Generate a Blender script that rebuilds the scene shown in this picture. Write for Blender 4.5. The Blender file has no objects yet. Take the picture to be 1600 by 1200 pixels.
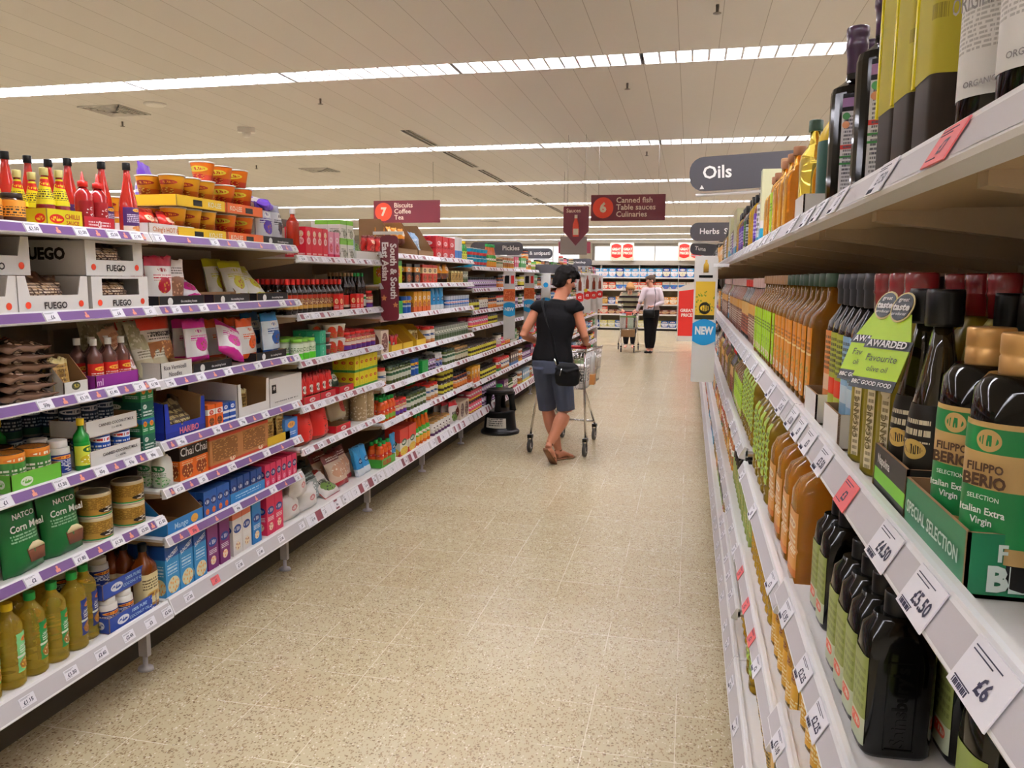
import bpy, math, random
from mathutils import Vector, Matrix, noise
S = bpy.context.scene
COL = S.collection
PI = math.pi
EYE = 1.6
# ------------------------------------------------------------------ camera
F = 1225.0
def _n(v): return Vector(v).normalized()
_Y = _n((1078 - 800, 437 - 600, F))
_h = Vector((1, 0.007, 0)); _X = (_h - _h.dot(_Y) * _Y).normalized()
_Z = _X.cross(_Y); _Z = -_Z if _Z.y > 0 else _Z
cd = bpy.data.cameras.new('camera'); cam = bpy.data.objects.new('camera', cd); COL.objects.link(cam)
cd.sensor_width = 36; cd.lens = F / 1600 * 36; cd.clip_start = 0.05; cd.clip_end = 200
_r = Vector((_X.x, _Y.x, _Z.x)); _u = -Vector((_X.y, _Y.y, _Z.y)); _f = Vector((_X.z, _Y.z, _Z.z))
_m = Matrix((_r, _u, -_f)).transposed().to_4x4(); _m.translation = (0, 0, EYE)
cam.matrix_world = _m
S.camera = cam
# ------------------------------------------------------------------ light level, world
W = bpy.data.worlds.new('world'); S.world = W; W.use_nodes = True
W.node_tree.nodes['Background'].inputs[0].default_value = (0.9, 0.85, 0.8, 1)
W.node_tree.nodes['Background'].inputs[1].default_value = 0.05
S.view_settings.view_transform = 'Standard'; S.view_settings.look = 'None'
S.view_settings.exposure = 0.55; S.view_settings.gamma = 1; S.view_settings.use_curve_mapping = False
LAMP = 36.0          # strength of the fluorescent troughs
try: S.cycles.max_bounces = 8; S.cycles.transparent_max_bounces = 12; S.cycles.sample_clamp_indirect = 6
except Exception: pass

# ------------------------------------------------------------------ materials
def lin(c):
    if isinstance(c, str):
        c = c.lstrip('#'); c = ''.join(x * 2 for x in c) if len(c) == 3 else c; c = [int(c[i:i + 2], 16) / 255 for i in (0, 2, 4)]
    return tuple((x / 12.92 if x <= 0.04045 else ((x + 0.055) / 1.055) ** 2.4) for x in c[:3]) + (1.0,)
MATS = {}
def mat(name, col, rough=0.5, metal=0.0, trans=0.0, emit=None, coat=0.0, ior=1.45, spec=None):
    if name in MATS: return MATS[name]
    m = bpy.data.materials.new(name); m.use_nodes = True
    b = m.node_tree.nodes['Principled BSDF']
    b.inputs['Base Color'].default_value = lin(col); b.inputs['Roughness'].default_value = rough
    b.inputs['Metallic'].default_value = metal; b.inputs['Transmission Weight'].default_value = trans
    b.inputs['IOR'].default_value = ior; b.inputs['Coat Weight'].default_value = coat
    if spec is not None: b.inputs['Specular IOR Level'].default_value = spec
    if emit: b.inputs['Emission Color'].default_value = lin(emit[0]); b.inputs['Emission Strength'].default_value = emit[1]
    m.diffuse_color = lin(col)
    MATS[name] = m; return m
class NT:
    def __init__(s, m): s.t = m.node_tree; s.n = s.t.nodes; s.l = s.t.links
    def _in(s, sock, v):
        if hasattr(v, 'is_output'): s.l.new(v, sock)
        else: sock.default_value = v
    def m(s, op, a, b=None, c=None):
        n = s.n.new('ShaderNodeMath'); n.operation = op
        s._in(n.inputs[0], a)
        if b is not None: s._in(n.inputs[1], b)
        if c is not None: s._in(n.inputs[2], c)
        return n.outputs[0]
    def mul(s, *a):
        r = a[0]
        for x in a[1:]: r = s.m('MULTIPLY', r, x)
        return r
    def band(s, v, a, b): return s.mul(s.m('GREATER_THAN', v, a), s.m('LESS_THAN', v, b))
    def ell(s, u, v, cx, cy, rx, ry):
        a = s.m('DIVIDE', s.m('SUBTRACT', u, cx), rx); b = s.m('DIVIDE', s.m('SUBTRACT', v, cy), ry)
        return s.m('LESS_THAN', s.m('ADD', s.mul(a, a), s.mul(b, b)), 1.0)
    def mix(s, f, a, b):
        n = s.n.new('ShaderNodeMix'); n.data_type = 'RGBA'; s._in(n.inputs[0], f)
        for i, x in ((6, a), (7, b)):
            if hasattr(x, 'is_output'): s.l.new(x, n.inputs[i])
            else: n.inputs[i].default_value = lin(x)
        return n.outputs[2]
    def vec(s, x, y, z=0.0):
        n = s.n.new('ShaderNodeCombineXYZ')
        for i, q in enumerate((x, y, z)): s._in(n.inputs[i], q)
        return n.outputs[0]
    def noise(s, vec, sc, det=2.0, out=0):
        n = s.n.new('ShaderNodeTexNoise'); n.inputs['Scale'].default_value = sc; n.inputs['Detail'].default_value = det
        if vec is not None: s.l.new(vec, n.inputs['Vector'])
        return n.outputs[out]
    def voro(s, vec, sc, out='Distance'):
        n = s.n.new('ShaderNodeTexVoronoi'); n.inputs['Scale'].default_value = sc
        if vec is not None: s.l.new(vec, n.inputs['Vector'])
        return n.outputs[out]
def pk(name, base, bands=(), logo=None, blob=None, text=None, rough=0.35, rep=1, metal=0.0, asp=1.4):
    """printed packaging: bands [(colour,v0,v1)], logo (colour,cx,cy,rx,ry,ink), blob (c1,c2,cx,cy,rx,ry), text (colour,v0,v1,lines)"""
    if name in MATS: return MATS[name]
    m = mat(name, base, rough, metal, spec=.35); t = NT(m); b = t.n['Principled BSDF']
    uv = t.n.new('ShaderNodeUVMap'); sp = t.n.new('ShaderNodeSeparateXYZ'); t.l.new(uv.outputs[0], sp.inputs[0])
    u, v = sp.outputs[0], sp.outputs[1]
    if rep > 1: u = t.m('FRACT', t.mul(u, float(rep)))
    c = t.mix(0.0, base, base)
    for col, a, d in bands: c = t.mix(t.band(v, a, d), c, col)
    if blob:
        c1, c2, cx, cy, rx, ry = blob
        sc = t.vec(u, t.mul(v, asp))
        q = t.mix(t.m('GREATER_THAN', t.voro(sc, 9.0), 0.34), c1, c2)
        c = t.mix(t.ell(u, v, cx, cy, rx, ry), c, q)
    if text:
        col, a, d, ln = text
        k = t.m('LESS_THAN', t.m('FRACT', t.mul(v, ln / (d - a))), 0.55)
        nz = t.m('GREATER_THAN', t.noise(t.vec(t.mul(u, 26.0), t.m('FLOOR', t.mul(v, ln / (d - a)))), 1.0, 3.0), 0.47)
        c = t.mix(t.mul(k, nz, t.band(v, a, d), t.band(u, 0.14, 0.86)), c, col)
    if logo:
        col, cx, cy, rx, ry, ink = logo
        c = t.mix(t.ell(u, v, cx, cy, rx, ry), c, col)
        k = t.mul(t.ell(u, v, cx, cy, rx * .78, ry * .5), t.m('GREATER_THAN', t.noise(t.vec(t.mul(u, 30.0), t.mul(v, 4.0)), 1.0, 1.0), 0.5))
        c = t.mix(k, c, ink)
    t.l.new(c, b.inputs['Base Color'])
    return m

# ------------------------------------------------------------------ mesh builder
def sgnp(x, p): return math.copysign(abs(x) ** p, x)
_txt = {}
def text_geo(s, bold=0.0):
    k = (s, bold)
    if k in _txt: return _txt[k]
    cu = bpy.data.curves.new('t', 'FONT'); cu.body = s; cu.align_x = 'CENTER'; cu.align_y = 'CENTER'; cu.size = 1.0
    cu.resolution_u = 2; cu.offset = bold; cu.fill_mode = 'BOTH'
    o = bpy.data.objects.new('t', cu); me = bpy.data.meshes.new_from_object(o)
    r = ([tuple(v.co) for v in me.vertices], [tuple(p.vertices) for p in me.polygons])
    w = max((v[0] for v in r[0]), default=.5) - min((v[0] for v in r[0]), default=-.5)
    bpy.data.objects.remove(o); bpy.data.curves.remove(cu); bpy.data.meshes.remove(me)
    _txt[k] = (r[0], r[1], w); return _txt[k]
class G:
    def __init__(s): s.V = []; s.F = []; s.M = []; s.U = []; s.S = []
    def mark(s): return len(s.V)
    def xf(s, k, M):
        for i in range(k, len(s.V)): s.V[i] = tuple(M @ Vector(s.V[i]))
        return s
    def f(s, idx, m=0, uv=None, sm=False):
        s.F.append(idx); s.M.append(m); s.U.append(uv or [(0, 0)] * len(idx)); s.S.append(sm)
    def box(s, x0, x1, y0, y1, z0, z1, m=0, mf=None):
        k = len(s.V)
        s.V += [(x, y, z) for z in (z0, z1) for y in (y0, y1) for x in (x0, x1)]
        q = [(0, 1), (1, 1), (1, 0), (0, 0)]
        mm = mf or {}
        s.f([k, k + 1, k + 5, k + 4], mm.get('front', m), [(0, 0), (1, 0), (1, 1), (0, 1)])
        s.f([k + 1, k + 3, k + 7, k + 5], mm.get('right', m), [(0, 0), (1, 0), (1, 1), (0, 1)])
        s.f([k + 3, k + 2, k + 6, k + 7], mm.get('back', m), [(0, 0), (1, 0), (1, 1), (0, 1)])
        s.f([k + 2, k, k + 4, k + 6], mm.get('left', m), [(0, 0), (1, 0), (1, 1), (0, 1)])
        s.f([k + 4, k + 5, k + 7, k + 6], mm.get('top', m), [(.02, .9), (.98, .9), (.98, .99), (.02, .99)])
        s.f([k + 2, k + 3, k + 1, k], mm.get('bottom', m), [(0, 0), (1, 0), (1, .02), (0, .02)])
        return s
    def quad(s, a, b, c, d, m=0):
        k = len(s.V); s.V += [a, b, c, d]; s.f([k, k + 1, k + 2, k + 3], m, [(0, 0), (1, 0), (1, 1), (0, 1)]); return s
    def loft(s, secs, n=16, m=0, cap=True, arc=None, uvz=None, sm=True, e=2.0, cx=0, cy=0):
        """secs (z, rx, ry[, e[, dx, dy]]); arc=(a0,a1) angles measured from the front (-Y)"""
        full = arc is None; a0, a1 = arc or (-PI, PI); N = n if full else n + 1
        z0, z1 = uvz or (secs[0][0], secs[-1][0]); H = (z1 - z0) or 1
        k = len(s.V)
        for q in secs:
            z, rx, ry = q[:3]; ee = q[3] if len(q) > 3 else e; dx, dy = (q[4], q[5]) if len(q) > 5 else (0, 0)
            for i in range(N):
                a = a0 + (a1 - a0) * i / n
                s.V.append((cx + dx + rx * sgnp(math.sin(a), 2 / ee), cy + dy - ry * sgnp(math.cos(a), 2 / ee), z))
        for j in range(len(secs) - 1):
            for i in range(n):
                i2 = (i + 1) % N
                v0, v1 = (secs[j][0] - z0) / H, (secs[j + 1][0] - z0) / H
                s.f([k + j * N + i, k + j * N + i2, k + (j + 1) * N + i2, k + (j + 1) * N + i], m,
                    [(i / n, v0), ((i + 1) / n, v0), ((i + 1) / n, v1), (i / n, v1)], sm)
        if full and cap:
            s.f([k + i for i in range(N)][::-1], m)
            s.f([k + (len(secs) - 1) * N + i for i in range(N)], m, [(.5, .99)] * N)
        return s
    def prism(s, pts, y0, y1, m=0, mf=None, ms=None):
        """polygon in XZ (counter-clockwise seen from the front, -Y) extruded from y0 (front) to y1"""
        k = len(s.V); n = len(pts)
        xs = [p[0] for p in pts]; zs = [p[1] for p in pts]
        uv = [((p[0] - min(xs)) / ((max(xs) - min(xs)) or 1), (p[1] - min(zs)) / ((max(zs) - min(zs)) or 1)) for p in pts]
        s.V += [(x, y0, z) for x, z in pts] + [(x, y1, z) for x, z in pts]
        s.f([k + i for i in range(n)], m if mf is None else mf, uv)
        s.f([k + n + i for i in range(n)][::-1], m, uv[::-1])
        for i in range(n):
            j = (i + 1) % n; s.f([k + j, k + i, k + n + i, k + n + j], m if ms is None else ms)
        return s
    def tube(s, pts, r, n=8, m=0, cap=True, close=False):
        pts = [Vector(p) for p in pts]; k = len(s.V); N = len(pts); up = Vector((0, 0, 1))
        for i, p in enumerate(pts):
            d = (pts[(i + 1) % N] - pts[i - 1]) if close else (pts[min(i + 1, N - 1)] - pts[max(i - 1, 0)])
            d.normalize()
            a = d.cross(up) if abs(d.z) < .95 else d.cross(Vector((0, 1, 0)))
            a.normalize(); b = d.cross(a)
            rr = r[i] if isinstance(r, (list, tuple)) else r
            ra, rb = rr if isinstance(rr, (list, tuple)) else (rr, rr)
            for j in range(n):
                t = 2 * PI * j / n; s.V.append(tuple(p + a * ra * math.cos(t) + b * rb * math.sin(t)))
        for i in range(N if close else N - 1):
            for j in range(n):
                a_ = k + i * n; b_ = k + ((i + 1) % N) * n; j2 = (j + 1) % n
                s.f([a_ + j, b_ + j, b_ + j2, a_ + j2], m, None, True)
        if cap and not close:
            s.f([k + j for j in range(n)], m); s.f([k + (N - 1) * n + j for j in range(n)][::-1], m)
        return s
    def ball(s, c, r, n=12, m=0, M=None):
        rx, ry, rz = r if isinstance(r, (tuple, list)) else (r, r, r)
        k = len(s.V); h = n // 2
        secs = [(-rz * math.cos(PI * (i + .02) / (h + .04)), rx * math.sin(PI * (i + .3) / (h + .6)), ry * math.sin(PI * (i + .3) / (h + .6))) for i in range(h + 1)]
        s.loft(secs, n, m)
        return s.xf(k, Matrix.Translation(c) @ (M or Matrix()))
    def text(s, t, size, loc, rot=(PI / 2, 0, 0), m=1, bold=0.01, wmax=None, sx=1.0):
        V, Fc, w = text_geo(t, bold)
        if wmax and w * size * sx > wmax: sx = wmax / (w * size)
        k = len(s.V); s.V += V
        from mathutils import Euler
        s.xf(k, Matrix.Translation(loc) @ Euler(rot).to_matrix().to_4x4() @ Matrix.Diagonal((size * sx, size, size, 1)))
        for p in Fc: s.f([k + i for i in p], m)
        return s
    def pouch(s, w, h, d, m=0, seed=0, nx=10, nz=12, wr=.006, seal=.05):
        k = len(s.V); rnd = random.Random(seed); ox = rnd.random() * 50
        def P(i, j, side):
            u = i / nx * 2 - 1; v = j / nz
            prof = max(0, 1 - abs(u) ** 3) * max(0, 1 - (max(0, v - .45) / .55) ** 2.2) * min(1, .35 + v * 6)
            if v > 1 - seal: prof = 0
            q = noise.noise(Vector((u * 2 + ox, v * 3, side * 3))) * wr * 2 + noise.noise(Vector((u * 6 + ox, v * 7, side * 5))) * wr
            x = u * w / 2 * (1 - .06 * math.sin(v * PI)) + q * .3
            y = side * (d / 2 * prof + .0012) + q * (1 if 0 < abs(u) < .99 else .4)
            return (x, y, v * h + (0 if v < .9 else q))
        for side in (-1, 1):
            for j in range(nz + 1):
                for i in range(nx + 1): s.V.append(P(i, j, side))
        A = (nx + 1) * (nz + 1)
        for side in (0, 1):
            for j in range(nz):
                for i in range(nx):
                    a = k + side * A + j * (nx + 1) + i; q = [a, a + 1, a + nx + 2, a + nx + 1]
                    uv = [(i / nx, j / nz), ((i + 1) / nx, j / nz), ((i + 1) / nx, (j + 1) / nz), (i / nx, (j + 1) / nz)]
                    s.f(q if side == 0 else q[::-1], m, uv if side == 0 else uv[::-1], True)
        rim = [i for i in range(nx + 1)] + [j * (nx + 1) + nx for j in range(1, nz + 1)] + [nz * (nx + 1) + i for i in range(nx - 1, -1, -1)] + [j * (nx + 1) for j in range(nz - 1, 0, -1)]
        for a, b in zip(rim, rim[1:] + rim[:1]): s.f([k + a, k + A + a, k + A + b, k + b], m, [(0, .98)] * 4, True)
        return s
    def mesh(s, name, mats):
        me = bpy.data.meshes.new(name); me.from_pydata(s.V, [], s.F)
        for q in mats: me.materials.append(q)
        me.polygons.foreach_set('material_index', s.M); me.polygons.foreach_set('use_smooth', s.S)
        uvl = me.uv_layers.new(name='UVMap'); flat = [c for f in s.U for p in f for c in p]; uvl.data.foreach_set('uv', flat)
        me.update(); return me
    def obj(s, name, mats, parent=None, link=True, label=None):
        o = bpy.data.objects.new(name, s.mesh(name, mats if isinstance(mats, (list, tuple)) else [mats]))
        if parent: o.parent = parent
        if link: COL.objects.link(o)
        if label: o['label'] = label
        return o
def tag(o, label, cat, group=None, kind=None):
    o['label'] = label
    if cat: o['category'] = cat
    if group: o['group'] = group
    if kind: o['kind'] = kind
    return o
def empty(name, loc=(0, 0, 0), rz=0, link=True):
    o = bpy.data.objects.new(name, None); o.location = loc; o.rotation_euler = (0, 0, rz); o.empty_display_size = .05
    if link: COL.objects.link(o)
    return o
def copy_tree(o, parent=None, depth=0):
    c = o.copy(); COL.objects.link(c)
    if parent: c.parent = parent
    for ch in KIDS.get(o.name, ()): copy_tree(ch, c, depth + 1)
    return c
KIDS = {}
def meld(g, name, mats, voxel, parent=None, smooth=3):
    """fuse overlapping pieces into one continuous surface"""
    o = bpy.data.objects.new(name, g.mesh(name, mats)); COL.objects.link(o)
    r = o.modifiers.new('r', 'REMESH'); r.mode = 'VOXEL'; r.voxel_size = voxel; r.use_smooth_shade = True
    sm = o.modifiers.new('s', 'SMOOTH'); sm.iterations = smooth; sm.factor = .5
    dg = bpy.context.evaluated_depsgraph_get(); me = bpy.data.meshes.new_from_object(o.evaluated_get(dg)); me.name = name
    o.modifiers.clear(); old = o.data; o.data = me; bpy.data.meshes.remove(old)
    if not me.materials:
        for q in mats: me.materials.append(q)
    for p in me.polygons: p.use_smooth = True
    if parent: o.parent = parent
    return o
# ------------------------------------------------------------------ plain materials
WHITE = mat('white_enamel', '#ebe8e5', .35); LIP = mat('rail_white', '#f0eff0', .3)
BEIGE = mat('shelf_beige', '#b8a283', .55); PANEL = mat('panel_beige', '#9d8b70', .6)
GREYL = mat('rail_insert', '#c6c1c4', .35); PURP = mat('purple_strip', '#6e4d82', .4); BURG = mat('burgundy_strip', '#8d4a55', .4)
PEACH = mat('peach_print', '#e2917c', .5); INK = mat('ink', '#2b2a44', .5); PAPER = mat('paper', '#eceaf0', .5)
REDT = mat('red_ticket', '#e06a6c', .5); BLACK = mat('black_plastic', '#0a0a0a', .3, spec=.35); DGREY = mat('dark_grey_sign', '#4c4a4f', .4)
WPRINT = mat('white_print', '#f4f2f0', .5); CHROME = mat('chrome', '#cfccc8', .2, 1.0); STEEL = mat('steel', '#8f8a84', .35, .9)
CARD = mat('brown_card', '#9a7650', .8); CARDW = mat('white_card', '#e9e6e2', .6); BOARD = mat('burgundy_board', '#6b1f2c', .45)
ORG = mat('orange_disc', '#e5482a', .45); CREAM = mat('cream', '#efe6d0', .5); NEWB = mat('sky_blue', '#1d93cf', .4)
REDP = mat('bright_red', '#d32a24', .4); GREEND = mat('deep_green', '#1f7a44', .45); LIME = mat('lime', '#b7dc2c', .4)
GOLDC = mat('gold_cap', '#c79a5b', .35, .5); YEL = mat('yellow', '#e8c92b', .45)

# ------------------------------------------------------------------ room
Z_C = 3.2
fm = mat('vinyl_floor', '#c9b998', .32); t = NT(fm); b = t.n['Principled BSDF']
tc = t.n.new('ShaderNodeTexCoord').outputs['Object']; sp = t.n.new('ShaderNodeSeparateXYZ'); t.l.new(tc, sp.inputs[0])
x_ = t.m('DIVIDE', t.m('ADD', sp.outputs[0], 1.543), .31); y_ = t.m('DIVIDE', t.m('SUBTRACT', sp.outputs[1], 2.192), .297)
tile = t.vec(t.m('FLOOR', x_), t.m('FLOOR', y_))
wn = t.n.new('ShaderNodeTexWhiteNoise'); wn.noise_dimensions = '2D'; t.l.new(tile, wn.inputs[0])
c = t.mix(wn.outputs[0], '#bfb08e', '#c4b797')
c = t.mix(t.m('MULTIPLY', t.noise(tc, .35, 1.0), .3), c, '#b9a67f')
def sq(ax, ay, r):
    mp = t.n.new('ShaderNodeMapping'); mp.inputs['Rotation'].default_value = (0, 0, r); mp.inputs['Scale'].default_value = (ax, ay, 1); t.l.new(tc, mp.inputs[0]); return mp.outputs[0]
s1 = t.m('LESS_THAN', t.voro(sq(1, .55, .5), 120.0), .36); s2 = t.m('GREATER_THAN', t.noise(tc, 40.0, 2.0), .44)
c = t.mix(t.mul(s1, s2, .6), c, '#7d5a38')
s1 = t.m('LESS_THAN', t.voro(sq(.6, 1, 1.1), 75.0), .24); s2 = t.m('GREATER_THAN', t.noise(tc, 21.0, 2.0), .5)
c = t.mix(t.mul(s1, s2, .7), c, '#5f4126')
s3 = t.m('LESS_THAN', t.voro(sq(1, .7, 2.0), 90.0), .3)
c = t.mix(t.mul(s3, t.m('LESS_THAN', t.noise(tc, 22.0, 2.0), .48), .5), c, '#f2ead6')
ex = t.m('LESS_THAN', t.m('ABSOLUTE', t.m('SUBTRACT', t.m('FRACT', x_), .5)), .4945); ey = t.m('LESS_THAN', t.m('ABSOLUTE', t.m('SUBTRACT', t.m('FRACT', y_), .5)), .494)
jn = t.m('SUBTRACT', 1.0, t.mul(ex, ey)); jw = t.m('MULTIPLY', t.m('GREATER_THAN', t.noise(t.vec(t.m('ROUND', x_), t.m('ROUND', y_)), 1.3, 1.0), .5), .5)
c = t.mix(t.mul(jn, t.m('ADD', jw, .13)), c, '#efe7d2')
t.l.new(c, b.inputs['Base Color'])
t.l.new(t.m('ADD', t.m('MULTIPLY', t.noise(tc, .8, 1.0), .05), .22), b.inputs['Roughness'])
cm = mat('ceiling_planks', '#d6d1cd', .6); t = NT(cm); b = t.n['Principled BSDF']
tc = t.n.new('ShaderNodeTexCoord').outputs['Object']; sp = t.n.new('ShaderNodeSeparateXYZ'); t.l.new(tc, sp.inputs[0])
x_ = t.m('DIVIDE', t.m('ADD', sp.outputs[0], .13), .2685)
gr = t.m('GREATER_THAN', t.m('ABSOLUTE', t.m('SUBTRACT', t.m('FRACT', x_), .5)), .4915)
g2 = t.m('GREATER_THAN', t.m('ABSOLUTE', t.m('SUBTRACT', t.m('FRACT', t.m('DIVIDE', t.m('SUBTRACT', sp.outputs[1], 5.92), 3.72)), .5)), .4985)
wn = t.n.new('ShaderNodeTexWhiteNoise'); wn.noise_dimensions = '1D'; t.l.new(t.m('FLOOR', x_), wn.inputs['W'])
c = t.mix(wn.outputs[0], '#d4cfca', '#d8d3cf')
c = t.mix(t.m('MULTIPLY', t.m('MAXIMUM', gr, g2), .62), c, '#7e7264')
t.l.new(c, b.inputs['Base Color'])
def struct(name, g, mats): o = g.obj(name, mats); o['kind'] = 'structure'; return o
struct('floor', G().box(-16, 14, -4, 36, -.05, 0), fm)
ROWS = [-1.36, 2.36, 6.07, 9.68, 13.35, 17.05, 20.85, 24.65, 28.7, 32.5]
g = G(); ys = [-4.0]
for y in ROWS: ys += [y - .15, y + .15]
ys.append(36.0)
for a, b2 in zip(ys[::2], ys[1::2]): g.box(-16, 14, a, b2, Z_C, Z_C + .03)
struct('ceiling', g, cm)
struct('ceiling_roof_slab', G().box(-16.1, 14.1, -4.1, 36.1, Z_C + .2, Z_C + .25), PANEL)
wm = mat('wall_paint', '#e6e2dc', .6)
struct('wall_left', G().box(-16.1, -16, -4, 36, 0, 3.4), wm); struct('wall_right', G().box(14, 14.1, -4, 36, 0, 3.4), wm)
struct('wall_back', G().box(-16, 14, 36, 36.1, 0, 3.4), wm); struct('wall_front', G().box(-16, 14, -4.1, -4, 0, 3.4), wm)
g = G()
for x in (-9, -4.6, .1, 4.4): g.box(x - .25, x + .25, 35.5, 36, 0, Z_C)
struct('wall_pillar', g, mat('pillar_paint', '#cfc9bf', .6))

wl = mat('daylight_glass', '#f2f4f6', .4, emit=('#f4f6fa', .75))
for i, (xa, xb) in enumerate(((-8.7, -4.9), (-4.3, -.2), (.4, 4.1), (4.7, 8.5))):
    o = G().box(xa + .06, xb - .06, 35.96, 35.99, 2.25, 3.06).obj('window_%d' % (i + 1), wl); o['kind'] = 'structure'
    g = G().box(xa, xb, 35.93, 36, 2.19, 2.25).box(xa, xb, 35.93, 36, 3.06, 3.12).box(xa, xa + .06, 35.93, 36, 2.25, 3.06).box(xb - .06, xb, 35.93, 36, 2.25, 3.06)
    for k in (1, 2): g.box(xa + (xb - xa) * k / 3 - .02, xa + (xb - xa) * k / 3 + .02, 35.93, 35.95, 2.25, 3.06)
    g.obj('window_frame', WHITE, o)
# fluorescent troughs
EMIT = mat('lamp_diffuser', '#ffffff', .5, emit=('#f8f7ff', LAMP)); BLADE = mat('louvre_blade', '#f2f2f4', .25); HOUS = mat('lamp_housing', '#e8e8ea', .3)
fx = empty('ceiling_light', link=False)
g = G().box(0, 1.4, -.15, -.145, 0, .075).box(0, 1.4, .145, .15, 0, .075).box(0, .006, -.145, .145, 0, .075).box(1.394, 1.4, -.145, .145, 0, .075).box(0, 1.4, -.15, .15, .075, .08)
k1 = g.obj('housing', HOUS, fx, False)
k2 = G().box(.05, 1.35, -.1, .1, .066, .072).obj('diffuser', EMIT, fx, False)
g = G()
for i in range(1, 12):
    x = i * 1.4 / 12
    g.prism([(x - .009, .004), (x + .009, .004), (x + .004, .05), (x - .004, .05)], -.145, .145)
g.box(.006, 1.394, -.003, .003, .005, .05)
k3 = g.obj('louvre', BLADE, fx, False)
KIDS[fx.name] = [k1, k2, k3]
NW = ['first', 'second', 'third', 'fourth', 'fifth', 'sixth', 'seventh', 'eighth', 'ninth', 'tenth', 'eleventh', 'twelfth', 'thirteenth', 'fourteenth', 'fifteenth', 'sixteenth', 'seventeenth', 'eighteenth', 'nineteenth', 'twentieth']
def nth(i): return NW[i] if i < 20 else ('%s of the further run' % NW[(i - 20) % 20])
for r, y in enumerate(ROWS):
    for i in range(-8, 8):
        x = -.39 + 1.42 * i
        o = copy_tree(fx); o.location = (x, y, Z_C)
        tag(o, 'louvred white fluorescent trough, %s along the %s glowing row of the ceiling' % (nth(i + 8), nth(r)), 'ceiling light', 'ceiling light troughs')
# ceiling fittings
def vent(x, y, lab, s=.46):
    g = G(); h = s / 2
    for k in range(5):
        q = h * (1 - k / 5.5); z = Z_C - .004 - .003 * k
        for a in ((-q, q, -q, -q + .012), (-q, q, q - .012, q), (-q, -q + .012, -q, q), (q - .012, q, -q, q)):
            g.box(a[0], a[1], a[2], a[3], z - .006, z + .002)
    o = g.obj('ceiling_vent', WHITE); o.location = (x, y, 0)
    G().box(-h, h, -h, h, Z_C - .003, Z_C - .001).obj('backing', mat('vent_dark', '#5a5148', .8), o)
    tag(o, lab, 'vent', 'square ceiling vents')
vent(-5.54, 6.9, 'square louvred air vent in the ceiling beyond the first lit row')
vent(-5.5, 11.2, 'smaller looking square air vent between the second and third lit rows')
vent(-5.6, 21.9, 'far square air vent deep in the ceiling')
def disc(x, y, r, h, name, lab, cat, mt=WHITE):
    o = G().loft([(-h, r * .8, r * .8), (-h * .5, r, r), (0, r, r)], 16).obj(name, mt); o.location = (x, y, Z_C); tag(o, lab, cat); return o
disc(-4.95, 6.71, .1, .02, 'ceiling_speaker', 'round flat ceiling speaker beside the square vent', 'speaker')
for x, y, l in ((-5.86, 7.4, 'beneath the square vent'), (-3.32, 6.81, 'past the first lit row above the shelves'), (-.56, 6.77, 'over the middle of the aisle'), (-.59, 10.34, 'past the second lit row over the aisle'), (-6.2, 10.6, 'near the far square vent'), (.1, 5.0, 'ahead of the first lit row')):
    o = G().loft([(-.055, .004, .004), (-.05, .025, .025), (-.047, .025, .025), (-.045, .008, .008), (0, .01, .01)], 10).obj('sprinkler_head', STEEL)
    o.location = (x, y, Z_C); tag(o, 'small metal sprinkler head %s' % l, 'sprinkler', 'ceiling sprinklers')
g = G().box(-.09, .09, -.05, .05, -.05, 0).loft([(-.1, .03, .03), (-.05, .05, .05)], 12)
o = g.obj('ceiling_sensor', WHITE); o.location = (-4.76, 7.96, Z_C); o.rotation_euler[2] = .5; tag(o, 'white box-shaped sensor fixed to the ceiling', 'sensor')
for i, (y0, y1) in enumerate(((8.4, 9.4), (9.9, 11.3), (11.6, 13.1), (13.6, 15.4), (15.8, 17), (17.2, 20.6), (21, 24))):
    g = G().box(-.05, -.01, y0, y1, -.004, -.001).box(.01, .05, y0, y1, -.004, -.001)
    o = g.obj('slot_diffuser', mat('slot_dark', '#453d35', .7)); o.location = (-3.1, 0, Z_C)
    for q in (-.055, -.004, .05): G().box(q, q + .006, y0, y1, -.008, 0).obj('frame', WHITE, o)
    tag(o, 'pair of thin dark air slots in the ceiling, %s stretch of the line' % nth(i), 'air slot', 'ceiling slot diffusers')

# ------------------------------------------------------------------ gondolas
FR = {'L': (-2.0, -1), 'R': (.195, 1)}
RZ = {'L': PI / 2, 'R': -PI / 2}
SIDE = {'L': 'grocery', 'R': 'oils'}
BY = [.345 + 1.1429 * i for i in range(-1, 17)]     # bay boundaries
def bayname(side, i):
    return '%s %s bay' % (nth(max(0, i - (2 if side == 'L' else 1))), SIDE[side])
def PX(side, dx): f, s = FR[side]; return f + s * dx
TILT = math.radians(28)
_tk = {}
def ticket(price, kind='w'):
    k = (price, kind)
    if k in _tk: return _tk[k]
    w = .058 if kind != 'big' else .066; h = .034 if kind != 'big' else .037
    g = G().box(-w / 2, w / 2, -.0012, 0, -h / 2, h / 2, 0)
    g.text(price, .0165, (.002 if kind != 'big' else .008, -.0016, -.003), m=1, bold=.03)
    for i, (zz, a) in enumerate(((.0125, .8), (.0095, .6), (-.0115, .5))): g.box(-w * .42, -w * .42 + w * .8 * a, -.0016, -.0012, zz - .0004, zz + .0004, 1)
    if kind == 'big':
        for i in range(11): g.box(-w * .4 + i * .0022, -w * .4 + i * .0022 + (.0012 if i % 3 else .0006), -.0016, -.0012, -.0165, -.0125, 1)
    me = g.mesh('price_ticket', [PAPER if kind != 'r' else REDT, INK]); _tk[k] = me; return me
BR = None
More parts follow.
